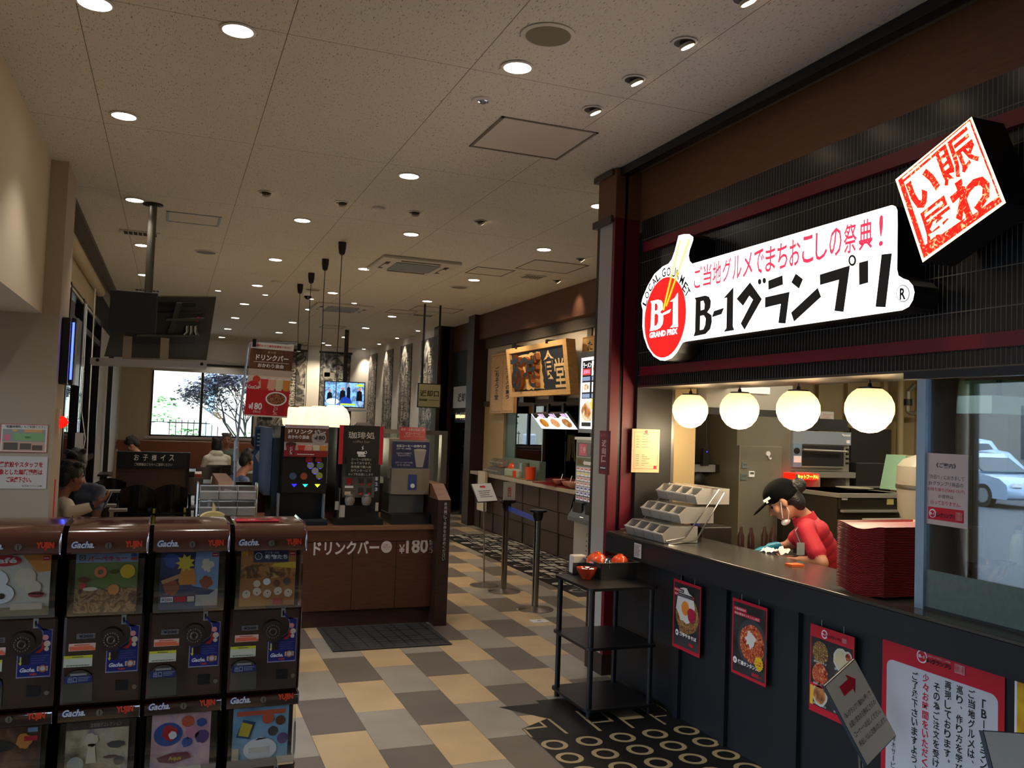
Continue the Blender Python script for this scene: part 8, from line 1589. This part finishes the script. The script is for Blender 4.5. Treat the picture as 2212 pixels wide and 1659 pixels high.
# ======================= PEOPLE =======================
class Body:
    def __init__(s): s.c = []; s.e = []
    def cap(s, p0, p1, r0, r1, m): s.c.append((Vector(p0), Vector(p1), r0, r1, m)); return s
    def limb(s, pts, rs, m):
        for i in range(len(pts)-1): s.cap(pts[i], pts[i+1], rs[i], rs[i+1], m)
        return s
    def ell(s, c, r, m, R=None): s.e.append((Vector(c), Vector(r), R or Matrix.Identity(3), m)); return s
    def build(s, name, parent, voxel=.009, iters=2, bump=None):
        b_ = MB(); dm = s.c[0][4] if s.c else s.e[0][3]
        for p0, p1, r0, r1, m_ in s.c:
            if (p1-p0).length > 1e-4: b_.cone(p0, p1, r0, r1, dm, 14)
            b_.ell(p0, r0, dm, 14, 10); b_.ell(p1, r1, dm, 14, 10)
        for c_, r_, R, m_ in s.e: b_.ell(c_, tuple(r_), dm, 18, 12, R)
        me = bpy.data.meshes.new('tmp'); me.from_pydata(b_.v, [], b_.f); o = bpy.data.objects.new('tmp', me); col.objects.link(o)
        md = o.modifiers.new('r', 'REMESH'); md.mode = 'VOXEL'; md.voxel_size = voxel
        ms_ = o.modifiers.new('s', 'SMOOTH'); ms_.factor = .6; ms_.iterations = iters
        dg = bpy.context.evaluated_depsgraph_get(); dg.update()
        nm = bpy.data.meshes.new_from_object(o.evaluated_get(dg), depsgraph=dg); bpy.data.objects.remove(o); nm.name = name
        n = len(nm.polygons); cen = np.empty(n*3); nm.polygons.foreach_get('center', cen); cen = cen.reshape(-1, 3)
        best = np.full(n, 1e9); idx = np.zeros(n, int); mats = []
        def sl(m_):
            if m_ not in mats: mats.append(m_)
            return mats.index(m_)
        for p0, p1, r0, r1, m_ in s.c:
            a = np.array(p0); d = np.array(p1)-a; L = max((d*d).sum(), 1e-9); t = np.clip(((cen-a)@d)/L, 0, 1)
            dd = np.linalg.norm(cen-a-t[:, None]*d, axis=1)-(r0+(r1-r0)*t); k = dd < best; best[k] = dd[k]; idx[k] = sl(m_)
        for c_, r_, R, m_ in s.e:
            q = (cen-np.array(c_))@np.array(R); dd = (np.linalg.norm(q/np.array(r_), axis=1)-1)*min(r_); k = dd < best; best[k] = dd[k]; idx[k] = sl(m_)
        nm.materials.clear()
        for m_ in mats: nm.materials.append(m_)
        nm.polygons.foreach_set('material_index', idx.astype(np.int32)); nm.polygons.foreach_set('use_smooth', [True]*n); nm.update()
        o = bpy.data.objects.new(name, nm); col.objects.link(o)
        if parent is not None: o.parent = parent
        return o
def hbasis(yaw, pitch=0, roll=0):
    """head axes: columns right, forward, up; yaw 0 looks along +y, turning left is positive; pitch down negative"""
    return (Matrix.Rotation(yaw, 3, 'Z') @ Matrix.Rotation(pitch, 3, 'X') @ Matrix.Rotation(roll, 3, 'Y'))
LIP = mat('lips', '#8e4a40', .5); EYED = mat('eye_dark', '#1a1210', .2); EYEW = mat('eye_white', '#c9c0b8', .3)
def head(B, c, R, skin=SKIN, s=1.0, hair=HAIR, neck=None):
    c = Vector(c)
    def L(x, y, z): return c+R @ (Vector((x, y, z))*s)
    B.ell(L(0, -.012, .035), Vector((.074, .092, .088))*s, skin, R); B.ell(L(0, .022, -.025), Vector((.060, .066, .085))*s, skin, R); B.ell(L(0, .048, -.082), Vector((.030, .026, .022))*s, skin, R)
    B.cap(L(0, .082, .015), L(0, .103, -.022), .009*s, .014*s, skin); B.ell(L(0, .078, -.055), Vector((.024, .012, .006))*s, LIP, R); B.ell(L(0, .077, -.064), Vector((.019, .012, .006))*s, LIP, R)
    for sx_ in (-1, 1):
        B.ell(L(sx_*.076, -.005, -.005), Vector((.010, .018, .032))*s, skin, R); B.ell(L(sx_*.032, .070, .032), Vector((.022, .010, .006))*s, hair, R); B.ell(L(sx_*.031, .071, .008), Vector((.013, .009, .006))*s, EYED, R); B.ell(L(sx_*.042, .055, -.022), Vector((.024, .022, .024))*s, skin, R)
    return L
def hair_mesh(parent, c, R, s=1.0, style='short', m_=HAIR, vox=.008):
    H = Body(); c = Vector(c); L = lambda x, y, z: c+R @ (Vector((x, y, z))*s)
    H.ell(L(0, -.022, .052), Vector((.083, .096, .085))*s, m_, R); H.ell(L(0, -.065, .0), Vector((.072, .052, .085))*s, m_, R)
    rd = random.Random(3)
    if style in ('short', 'messy', 'bob'):
        for i in range(16 if style == 'messy' else 8):
            a = 2*math.pi*rd.random(); rr_ = .045+.03*rd.random(); H.ell(L(rr_*math.cos(a), -.02+rr_*math.sin(a), .105+.012*rd.random()), Vector((.026, .026, .024))*s, m_, R)
        for sx_ in (-1, 1): H.ell(L(sx_*.070, -.012, .03), Vector((.016, .04, .045))*s, m_, R)
        H.ell(L(0, .052, .092), Vector((.055, .026, .024))*s, m_, R)
    if style == 'bob':
        H.ell(L(0, -.055, -.03), Vector((.082, .06, .10))*s, m_, R)
        for sx_ in (-1, 1): H.ell(L(sx_*.075, -.02, -.01), Vector((.018, .045, .08))*s, m_, R)
    if style == 'pony': H.ell(L(0, -.13, .06), Vector((.045, .05, .05))*s, m_, R)
    return H.build('hair', parent, vox, 1)
def torso(B, pelvis, chest, neck, m_, w_=.19, d_=.12, yaw=0.0, belly=.13):
    pelvis, chest, neck = Vector(pelvis), Vector(chest), Vector(neck); r = Vector((math.cos(yaw), math.sin(yaw), 0))
    ax = (chest-pelvis).normalized(); fw = ax.cross(r).normalized()*-1; R = Matrix((r, fw, r.cross(fw))).transposed()
    if R[2][2] < 0: R = Matrix((r, -fw, r.cross(-fw))).transposed()
    for i in range(6):
        t = i/5; c = pelvis+(chest-pelvis)*t; ww = .15+(w_-.15)*t if i else .16; B.ell(c, (ww, belly+(d_-belly)*t, .085), m_, R)
    B.cap(chest-r*(w_-.045)+ax*.055, chest+r*(w_-.045)+ax*.055, .058, .058, m_)
    return chest-r*(w_-.01)+ax*.05, chest+r*(w_-.01)+ax*.05
def hand(B, wrist, dirv, palmn, skin, s=1.0, curl=.5, thumb=1, spread=.4):
    """five fingers of unequal length closing with the given curl"""
    wrist = Vector(wrist); d = Vector(dirv).normalized(); n = Vector(palmn); n = (n-d*n.dot(d)).normalized(); sd = d.cross(n)*thumb
    pc = wrist+d*.045*s; R = Matrix((sd, d, n)).transposed(); B.ell(pc, Vector((.038, .048, .015))*s, skin, R)
    for k, ln in enumerate((.070, .078, .073, .058)):
        o = (.027-.018*k)*s; p = wrist+d*.083*s+sd*o; dd = d; pts = [p]; a = curl*.55
        for j, f in enumerate((.45, .32, .23)): dd = (dd*math.cos(a)+n*math.sin(a)).normalized(); p = p+dd*ln*f*s; pts.append(p); n_ = (n*math.cos(a)-d*math.sin(a)); a = curl*(.9+.2*j)*(.7)
        B.limb(pts, [.0088*s, .0085*s, .0078*s, .007*s], skin)
    p0 = wrist+d*.022*s+sd*.028*s; p1 = p0+(sd*.75+d*.6+n*.25).normalized()*.036*s; p2 = p1+(sd*.15+d*.8+n*.5).normalized()*.03*s
    B.limb([p0, p1, p2], [.013*s, .0105*s, .008*s], skin)
REDP = mat('red_polo', '#b3152a', .7, bump=.1, bscale=120); BPANT = mat('black_trousers', '#141416', .8); CAPB = mat('black_cap', '#0a0a0b', .9, spec=.08); GLV = mat('blue_glove', '#1c88a8', .35)
wd = 4.05
def WP(px, py_, y): return P(px, py_, y=y)
org = Vector((3.72, 4.0, 0)); w = empty('person', org, 'person in a red polo and black cap bending over food behind the counter', 'person')
B = Body(); S = lambda px, py_, y: WP(px, py_, y)-org
hc = S(1692, 1084, 4.34); Rh = hbasis(math.radians(50), math.radians(-36), 0)
neck = S(1733, 1110, 4.31); chest = S(1752, 1152, 4.28); pel = S(1792, 1250, 4.36); pel.z = max(pel.z, .88)
shA, shB = torso(B, pel, chest, neck, REDP, .165, .11, yaw=math.radians(45), belly=.115)
far_sh, near_sh = (shA, shB) if shA.y > shB.y else (shB, shA)
B.limb([chest+Vector((0, 0, .06)), neck, hc+Rh @ Vector((0, -.03, -.05))], [.055, .045, .043], SKIN)
L_ = head(B, hc, Rh, SKIN, 1.0)
eN = S(1776, 1216, 4.02); wN = P(1728, 1210, x=3.47)-org
B.limb([near_sh, near_sh+(eN-near_sh)*.68], [.050, .054], REDP); B.limb([near_sh+(eN-near_sh)*.66, eN, wN], [.040, .037, .026], SKIN)
hand(B, wN, (-.75, .66, .0), (.2, .1, 1), SKIN, .98, .5, thumb=1)
eF = S(1700, 1182, 4.48); wF = P(1664, 1183, x=3.50)-org
B.limb([far_sh, far_sh+(eF-far_sh)*.6], [.048, .052], REDP); B.limb([far_sh+(eF-far_sh)*.6, eF, wF], [.038, .036, .027], SKIN)
hand(B, wF, (-.75, .5, -.25), (0, 0, -1), GLV, 1.08, .9, thumb=-1); B.cap(wF+Vector((.03, -.025, .01)), wF, .031, .031, GLV)
for sgn in (-1, 1): B.limb([pel+Vector((.03, .09*sgn, -.02)), pel+Vector((.0, .1*sgn, -.42)), Vector((pel.x, pel.y+.1*sgn, .08))], [.105, .075, .055], BPANT)
for sgn in (-1, 1): B.limb([Vector((pel.x+.05, pel.y+.1*sgn, .045)), Vector((pel.x-.16, pel.y+.1*sgn, .04))], [.042, .038], BLKP)
B.build('body', w, .0085, 2)
cp = Body(); cL = lambda x, y, z: hc+Rh @ Vector((x, y, z)); cp.ell(cL(0, -.012, .062), (.088, .105, .078), CAPB, Rh); cp.ell(cL(0, -.04, .03), (.086, .08, .06), CAPB, Rh); cp.ell(cL(0, .125, .040), (.060, .072, .009), CAPB, hbasis(math.radians(50), math.radians(-48), 0)); cp.build('cap', w, .007, 2)
hair_mesh(w, hc+Rh @ Vector((0, -.01, -.022)), Rh, .93, 'pony')
b_ = MB(); q = cL(-.086, .03, .06)
side = Rh @ Vector((-1, 0, 0)); 
for s_ in (-1, 1):
    pr = [cL(s_*.079, .008, .01), cL(s_*.075, .03, -.03), cL(s_*.062, .055, -.075)]; b_.tube(pr, .0022, WHITE, 5)
    pr = [cL(s_*.079, -.008, .0), cL(s_*.075, .0, -.06), cL(s_*.045, .04, -.11)]; b_.tube(pr, .0022, WHITE, 5)
b_.ell(cL(0, .055, -.105), (.04, .03, .02), WHITE, 12, 8, Rh); b_.build('face_mask', w)
sd = 1 if (cL(.09, 0, 0)-Vector((-org.x, -org.y, CAM_H))).length < (cL(-.09, 0, 0)-Vector((-org.x, -org.y, CAM_H))).length else -1
u_ = Rh @ Vector((0, 0, 1)); f_ = Rh @ Vector((0, 1, 0)); o0 = cL(sd*.083, .045, .045)
Pan(o0, f_*(.045*(-sd if sd < 0 else -1)) if False else f_*(-.045*sd), u_*.028, b_ := MB()).rect(0, .45, 1, 1, WHITE, 4).rect(.5, 0, .8, .4, WHITE, 4); b_.build('cap_patch', w, smooth=0)
b_ = MB(); nb = neck-Vector((0, 0, .03)); b_.M = None
b_.lathe(neck+(chest-neck)*.35, [(.075, -.012), (.068, .035), (.062, .035), (.066, -.012)], REDP, 20, ax=(neck-chest)); b_.build('collar', w)
bd = S(1722, 1178, 4.08); pn = Pan(bd+Vector((-.0, 0, -.055)), (.045, -.01, 0), (0, 0, .07)); pn.slab(.004, mat('badge_grey', '#8f9490', .3)); pn.rect(.1, .3, .9, .95, mat('badge_grey', '#8f9490', .3), 1); pn.mb.tube([bd+Vector((.02, 0, .015)), bd+Vector((.0, .02, .08)), neck+Vector((0, 0, -.05))], .003, mat('lanyard', '#77777c', .6), 5); pn.mb.build('name_badge', w, smooth=0)
def seated(x, y, yaw, shirt, pants, label, hairstyle='short', scale=1.0, lean=.10, headpitch=-.3, headyaw=0, arms='table', hairm=HAIR, skin=SKIN, long=False, vox=.011, extra=None, zs=.47):
    e = empty('person', (x, y, 0), label, 'person'); B = Body(); Rz = Matrix.Rotation(yaw, 3, 'Z')
    W_ = lambda a, b, c: Rz @ Vector((a*scale, b*scale, 0))+Vector((0, 0, c))
    sc_ = scale; pel = W_(0, 0, zs+.10); ch = W_(0, lean*1.0, zs+.10+.36*sc_); nk = W_(0, lean*1.3, zs+.10+.50*sc_); hc = W_(0, lean*1.6+.03, zs+.10+.625*sc_)
    torso(B, pel, ch, nk, shirt, .185*sc_, .115*sc_, yaw=yaw, belly=.125*sc_)
    B.limb([ch+Vector((0, 0, .06)), nk, hc-Vector((0, 0, .04))], [.058, .05, .047], skin)
    R = hbasis(yaw+headyaw, headpitch); head(B, hc, R, skin, sc_, hairm)
    for s_ in (-1, 1):
        sh = ch+Rz @ Vector((s_*.185*sc_, 0, .04))
        if arms == 'table': el = sh+Rz @ Vector((s_*.04, .10, -.26)); wr_ = el+Rz @ Vector((-s_*.06, .20, .03))
        else: el = sh+Rz @ Vector((s_*.05, .02, -.28)); wr_ = el+Rz @ Vector((-s_*.1, .18, .0))
        B.limb([sh, sh+(el-sh)*.55], [.056, .052], shirt); B.limb([sh+(el-sh)*.55, el], [.050 if long else .042, .044 if long else .038], shirt if long else skin); B.limb([el, wr_], [.044 if long else .038, .034 if long else .028], shirt if long else skin)
        hand(B, wr_, Rz @ Vector((-s_*.3, 1, 0)), Vector((0, 0, -1)), skin, sc_, .4, thumb=-s_)
        kn = W_(s_*.11, .42, zs+.04); B.limb([W_(s_*.09, .02, zs+.08), kn, W_(s_*.12, .40, .10)], [.085, .065, .048], pants); B.limb([W_(s_*.12, .38, .045), W_(s_*.12, .50, .04)], [.042, .036], BLKP)
    if extra: extra(B, W_, hc, R)
    B.build('body', e, vox, 2); hair_mesh(e, hc, R, sc_, hairstyle, hairm, .010)
    return e, hc, R, W_
def hs_place(px, py_, y): return P(px, py_, y=y)
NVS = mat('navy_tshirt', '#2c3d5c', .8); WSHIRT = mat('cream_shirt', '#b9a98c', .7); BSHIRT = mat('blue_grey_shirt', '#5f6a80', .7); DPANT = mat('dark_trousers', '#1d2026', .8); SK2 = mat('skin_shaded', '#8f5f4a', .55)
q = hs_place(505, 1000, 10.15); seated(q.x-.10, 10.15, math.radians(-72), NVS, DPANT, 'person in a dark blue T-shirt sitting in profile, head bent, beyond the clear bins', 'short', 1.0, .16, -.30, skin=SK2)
q = hs_place(322, 975, 14.4); seated(q.x+.12, 14.45, math.radians(72), mat('royal_blue_shirt', '#24336e', .8), DPANT, 'person in a royal blue shirt bending his head, behind the high chair partition', 'short', 1.0, .22, -.75, hairm=mat('greying_hair', '#2c2a2a', .7, bump=.5), skin=mat('skin_light', '#c08c72', .55), vox=.013)
q = hs_place(472, 975, 15.6)
def hood(B, W_, hc, R): B.ell(hc+Vector((0, -.06, -.14)), (.12, .08, .07), mat('white_hoodie', '#d3cdbb', .85))
seated(q.x, 15.6, math.radians(15), mat('white_hoodie', '#d3cdbb', .85), mat('pale_jeans', '#8fa6bf', .8), 'person with short black hair in a white hoodie seen from behind', 'bob', .98, .06, -.1, long=True, extra=hood, vox=.013)
q = hs_place(482, 955, 17.4); seated(q.x+.04, 17.1, math.radians(180), mat('grey_green_top', '#66756a', .8), DPANT, 'older grey haired person in a grey green top facing the white hoodie', 'short', 1.02, .02, .0, hairm=mat('grey_hair', '#6b6965', .8, bump=.5), long=True, vox=.014, zs=.50)
q = hs_place(548, 975, 16.4); seated(q.x+.02, 16.4, math.radians(-10), mat('light_green_top', '#b5cf8a', .8), DPANT, 'person in a light green top seen from behind beside the drink bar screen', 'short', 1.02, .06, -.2, vox=.013)
q = hs_place(150, 1030, 8.30)
e1 = empty('person', (q.x-.10, 8.30, 0), 'person in a white shirt holding up a phone, partly hidden by the cream pillar', 'person'); B = Body(); O1 = Vector((q.x-.10, 8.30, 0)); TP = lambda px, py_, y: P(px, py_, y=y)-O1
hc = TP(156, 1032, 8.3); R = hbasis(math.radians(-62), -.18)
chest = hc+Vector((-.10, -.0, -.27)); neck = hc+Vector((-.055, 0, -.12)); pel = hc+Vector((-.20, 0, -.62)); WS1 = mat('white_shirt', '#c9bda4', .7)
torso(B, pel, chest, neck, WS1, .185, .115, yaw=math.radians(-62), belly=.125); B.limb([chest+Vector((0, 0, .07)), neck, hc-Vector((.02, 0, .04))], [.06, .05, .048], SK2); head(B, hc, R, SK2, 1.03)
sh = chest+Vector((.09, -.14, .03)); el = TP(150, 1108, 8.02); wr_ = TP(205, 1090, 8.0)
B.limb([sh, el, TP(190, 1097, 8.0)], [.062, .055, .043], WS1); B.limb([TP(190, 1097, 8.0), wr_], [.033, .030], SK2); wb2 = TP(214, 1085, 8.06)
hand(B, wr_, Vector((.75, .05, .45)), Vector((-.35, .3, .8)), SK2, 1.08, .85, thumb=1)
sh2 = chest+Vector((-.09, .14, .03)); el2 = sh2+Vector((.10, .05, -.26)); B.limb([sh2, el2, el2+Vector((.22, -.02, .03))], [.06, .055, .04], WS1); hand(B, el2+Vector((.24, -.02, .03)), (1, -.1, 0), (0, 0, -1), SK2, 1.0, .4)
for s_ in (-1, 1):
    B.limb([pel+Vector((.02, s_*.09, -.02)), pel+Vector((.42, s_*.10-.1, -.03)), Vector((pel.x+.42, pel.y+s_*.1-.1, .09))], [.085, .065, .05], DPANT); B.limb([Vector((pel.x+.42, pel.y+s_*.1-.1, .045)), Vector((pel.x+.55, pel.y+s_*.1-.14, .04))], [.042, .036], BLKP)
B.build('body', e1, .009, 2); hair_mesh(e1, hc, R, 1.05, 'messy')
b_ = MB(); b_.lathe(wr_-Vector((.02, 0, .008)), [(.036, -.012), (.038, 0), (.036, .012)], mat('watch_dark', '#1c2430', .25, .5), 20, ax=Vector((.75, .05, .25))).build('wrist_watch', e1)
ph = TP(233, 1079, 8.04); a1 = Vector((.35, .0, .93)).normalized()*.072; a2 = Vector((.2, -.97, 0)).normalized()*.035; a3 = a1.cross(a2).normalized()*.004
o = MB().obox((0, 0, 0), a1, a2, a3, mat('phone_silver', '#b9c2cc', .2, .5)).obox(a3*1.1, a1*.9, a2*.9, a3*.1, mat('phone_screen', '#2c3e60', .1, emit=.4)).build('smartphone', smooth=0, bevel=.002); o.location = O1+ph; tag(o, 'thin silver smartphone held up by the person in a white shirt', 'phone')
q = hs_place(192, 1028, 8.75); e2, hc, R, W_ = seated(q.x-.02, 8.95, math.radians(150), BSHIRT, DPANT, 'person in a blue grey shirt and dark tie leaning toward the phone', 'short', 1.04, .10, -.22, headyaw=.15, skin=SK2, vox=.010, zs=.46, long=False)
f_ = Matrix.Rotation(math.radians(150), 3, 'Z') @ Vector((0, 1, 0)); ch = W_(0, .10, .46+.10+.37); 
b_ = MB(); rr_ = Matrix.Rotation(math.radians(150), 3, 'Z') @ Vector((1, 0, 0)); c0 = ch+f_*.115+Vector((0, 0, .09)); b_.prism([c0-rr_*.016, c0+rr_*.016, c0+rr_*.035+Vector((0, 0, -.34)), c0+Vector((0, 0, -.38)), c0-rr_*.035+Vector((0, 0, -.34))], f_*.012, mat('dark_tie', '#2b1c2c', .6)); b_.build('tie', e2, smooth=0)
b_ = MB(); 
for s_ in (-1, 1): b_.prism([c0+Vector((0, 0, .0)), c0+rr_*s_*.07+Vector((0, 0, .05))-f_*.03, c0+rr_*s_*.06+Vector((0, 0, -.04))], f_*.006, mat('collar_pale', '#9aa6bc', .7))
b_.build('collar', e2, smooth=0)
b_ = MB(); gl = lambda x, y, z: hc+R @ (Vector((x, y, z))*1.04)
for s_ in (-1, 1): n = 14; b_.tube([gl(s_*.033+.024*math.cos(2*math.pi*i/n), .092, .010+.016*math.sin(2*math.pi*i/n)) for i in range(n+1)], .0015, BLKP, 5); b_.tube([gl(s_*.057, .09, .012), gl(s_*.078, -.0, .012)], .0015, BLKP, 5)
b_.build('glasses', e2)
# ======================= OUTSIDE: CARS, TREE, HEDGE =======================
def car(name, x, y, rz, paint, label, h=1.45, L=4.4, van=False):
    e = empty(name, (x, y, -.02), label, 'car', None, rz); W2 = .86; pm = mat('car_paint_'+paint, paint, .25, .3, coat=1); gl_ = mat('car_glass', '#27343c', .08)
    hL = L/2
    low = [(-hL, .35), (-hL+.05, .62), (-hL+.3, .78), (-hL+1.1, .90), (hL-.7, .96), (hL-.08, .86), (hL, .55), (hL-.03, .30), (-hL+.05, .25)]
    if van: roof = [(-hL+.75, .90), (-hL+1.55, h-.05), (-hL+2.0, h), (hL-.35, h-.03), (hL-.08, .95)]
    else: roof = [(-hL+1.05, .90), (-hL+1.75, h-.06), (-hL+2.3, h), (hL-1.3, h-.08), (hL-.35, .95)]
    MB().prism([(x_, -W2, z) for x_, z in low], (0, 2*W2, 0), pm).build('body', e, smooth=50, bevel=.05)
    MB().prism([(x_, -W2+.10, z) for x_, z in roof], (0, 2*W2-.2, 0), pm).build('roof', e, smooth=50, bevel=.07)
    cx = sum(p[0] for p in roof)/5; b_ = MB()
    win = [(x_+(cx-x_)*.12, z-.055 if z > 1 else z+.045) for x_, z in roof]
    for s_ in (-1, 1): b_.prism([(x_, s_*(W2-.096), z) for x_, z in win], (0, s_*.006, 0), gl_)
    b_.build('side_window', e, smooth=0); MB().box(-.02+cx*0, .05, -W2+.09, W2-.09, .95, h-.06, pm).build('door_pillar', e, smooth=0)
    r_, f_ = roof[0], roof[1]; MB().prism([(r_[0]-.012, -W2+.16, r_[1]+.04), (f_[0]-.02, -W2+.2, f_[1]-.03), (f_[0]-.02, W2-.2, f_[1]-.03), (r_[0]-.012, W2-.16, r_[1]+.04)], (-.01, 0, 0), gl_).build('windscreen', e, smooth=0)
    for x_ in (-hL+.85, hL-.8):
        for s_ in (-1, 1):
            wh = MB().cyl((x_, s_*(W2-.16), .31), (x_, s_*(W2+.012), .31), .31, BLKP, 28).build('wheel', e); MB().cyl((x_, s_*(W2+.005), .31), (x_, s_*(W2+.022), .31), .20, mat('wheel_rim', '#9aa0a6', .3, .8), 10).build('rim', wh)
    MB().box(-hL-.01, -hL+.05, -.7, -.4, .58, .68, WHITE).box(-hL-.01, -hL+.05, .4, .7, .58, .68, WHITE).build('headlight', e, smooth=0)
    MB().box(-.55, -.38, -W2-.012, -W2, .80, .83, pm).box(.5, .67, -W2-.012, -W2, .80, .83, pm).box(-.55, -.38, W2, W2+.012, .80, .83, pm).build('door_handle', e, smooth=0)
    return e
car('car', -15.3, 18.3, math.radians(98), '#9fb4cc', 'silver blue hatchback parked outside, reflected in the glass screen', 1.45, 4.3)
car('car', -18.2, 21.6, math.radians(98), '#a8bcd2', 'taller silver blue van parked behind the hatchback, reflected in the glass screen', 1.75, 4.6, True)
car('car', -15.6, 23.6, math.radians(95), '#c0c6cc', 'pale car parked farther along outside the entrance', 1.5, 4.3)
e = empty('maple_tree', (2.1, 26.0, -.02), 'dark leaved maple tree outside the rear window', 'tree')
rd = random.Random(11); b_ = MB(); tips = []
def branch(p, d, r, n):
    if n == 0: tips.append(p); return
    L = (.55 if n > 2 else .42)*rd.uniform(.8, 1.2); q = p+d*L; b_.cone(p, q, r, r*.72, mat('bark', '#2b2622', .8), 6)
    if n <= 3: tips.append(q)
    for k in range(2 if n > 1 else 3):
        nd = (d+Vector((rd.uniform(-.75, .55), rd.uniform(-.5, .5), rd.uniform(-.15, .45)))).normalized(); branch(q, nd, r*.68, n-1)
for k in range(3): branch(Vector((.1*k, .05*k, 0)), Vector((-.25+.22*k, 0, 1)).normalized(), .055, 6)
b_.build('trunk', e)
LEAF = mat('maple_leaf', '#3a3340', .7, var=.4, vscale=20); lb = MB(); s5 = []
for t in tips:
    for k in range(9):
        c = t+Vector((rd.gauss(0, .16), rd.gauss(0, .16), rd.gauss(0, .09))); s_ = rd.uniform(.05, .085); a = rd.uniform(0, 6.28); R = Matrix.Rotation(a, 3, 'Z') @ Matrix.Rotation(rd.uniform(-.7, .9), 3, 'X')
        pts = []
        for i in range(10): rr_ = s_*(1 if i % 2 == 0 else .38); pts.append(c+R @ Vector((rr_*math.cos(math.pi*i/5), rr_*math.sin(math.pi*i/5), 0)))
        lb.ngon(pts, LEAF)
lb.build('leaves', e, smooth=0)
def bush(x, y, h, w_, c, label, seed):
    e = empty('bush', (x, y, -.02), label, 'bush'); rd = random.Random(seed); b_ = MB(); M_ = mat('leaf_'+c, c, .7, var=.3, vscale=12)
    for k in range(420):
        p = Vector((rd.gauss(0, w_*.35), rd.gauss(0, .18), h*(.15+.85*rd.random()**.8))); s_ = .06; R = Matrix.Rotation(rd.uniform(0, 6), 3, 'Z') @ Matrix.Rotation(rd.uniform(-1, 1), 3, 'X')
        b_.ngon([p+R @ Vector(v)*s_ for v in ((-1, 0, 0), (0, -.5, 0), (1, 0, 0), (0, .5, 0))], M_)
    b_.build('foliage', e, smooth=0); MB().cyl((0, 0, 0), (0, 0, h*.6), .02, mat('bark', '#2b2622', .8), 6).build('stem', e)
bush(-.15, 26.5, 2.2, .55, '#6fae55', 'bright green young tree outside the left pane of the rear window', 1); bush(.5, 26.6, 1.3, .5, '#5f9a4c', 'low green shrub behind the dark railing outside', 2); bush(2.6, 25.6, 1.25, 1.2, '#79a848', 'bright green hedge below the maple outside', 3)
b_ = MB(); e = empty('railing', (0, 26.2, -.02), 'dark upright railing outside the rear window', 'railing')
for i in range(12): b_.box(-.5+.16*i, -.48+.16*i, 0, .02, 0, 1.55, BLKP)
b_.box(-.55, 1.4, 0, .02, 1.45, 1.48, BLKP); b_.build('bars', e, smooth=0)
tag(MB().box(P(330, 942, y=24.5).x, P(362, 942, y=24.5).x, 24.5, 24.8, -.02, P(345, 912, y=24.5).z, mat('white_box', '#e9eef2', .5, emit=0)).build('white_cabinet', bevel=.05), 'white rounded box standing outside at the left of the rear window', 'box')
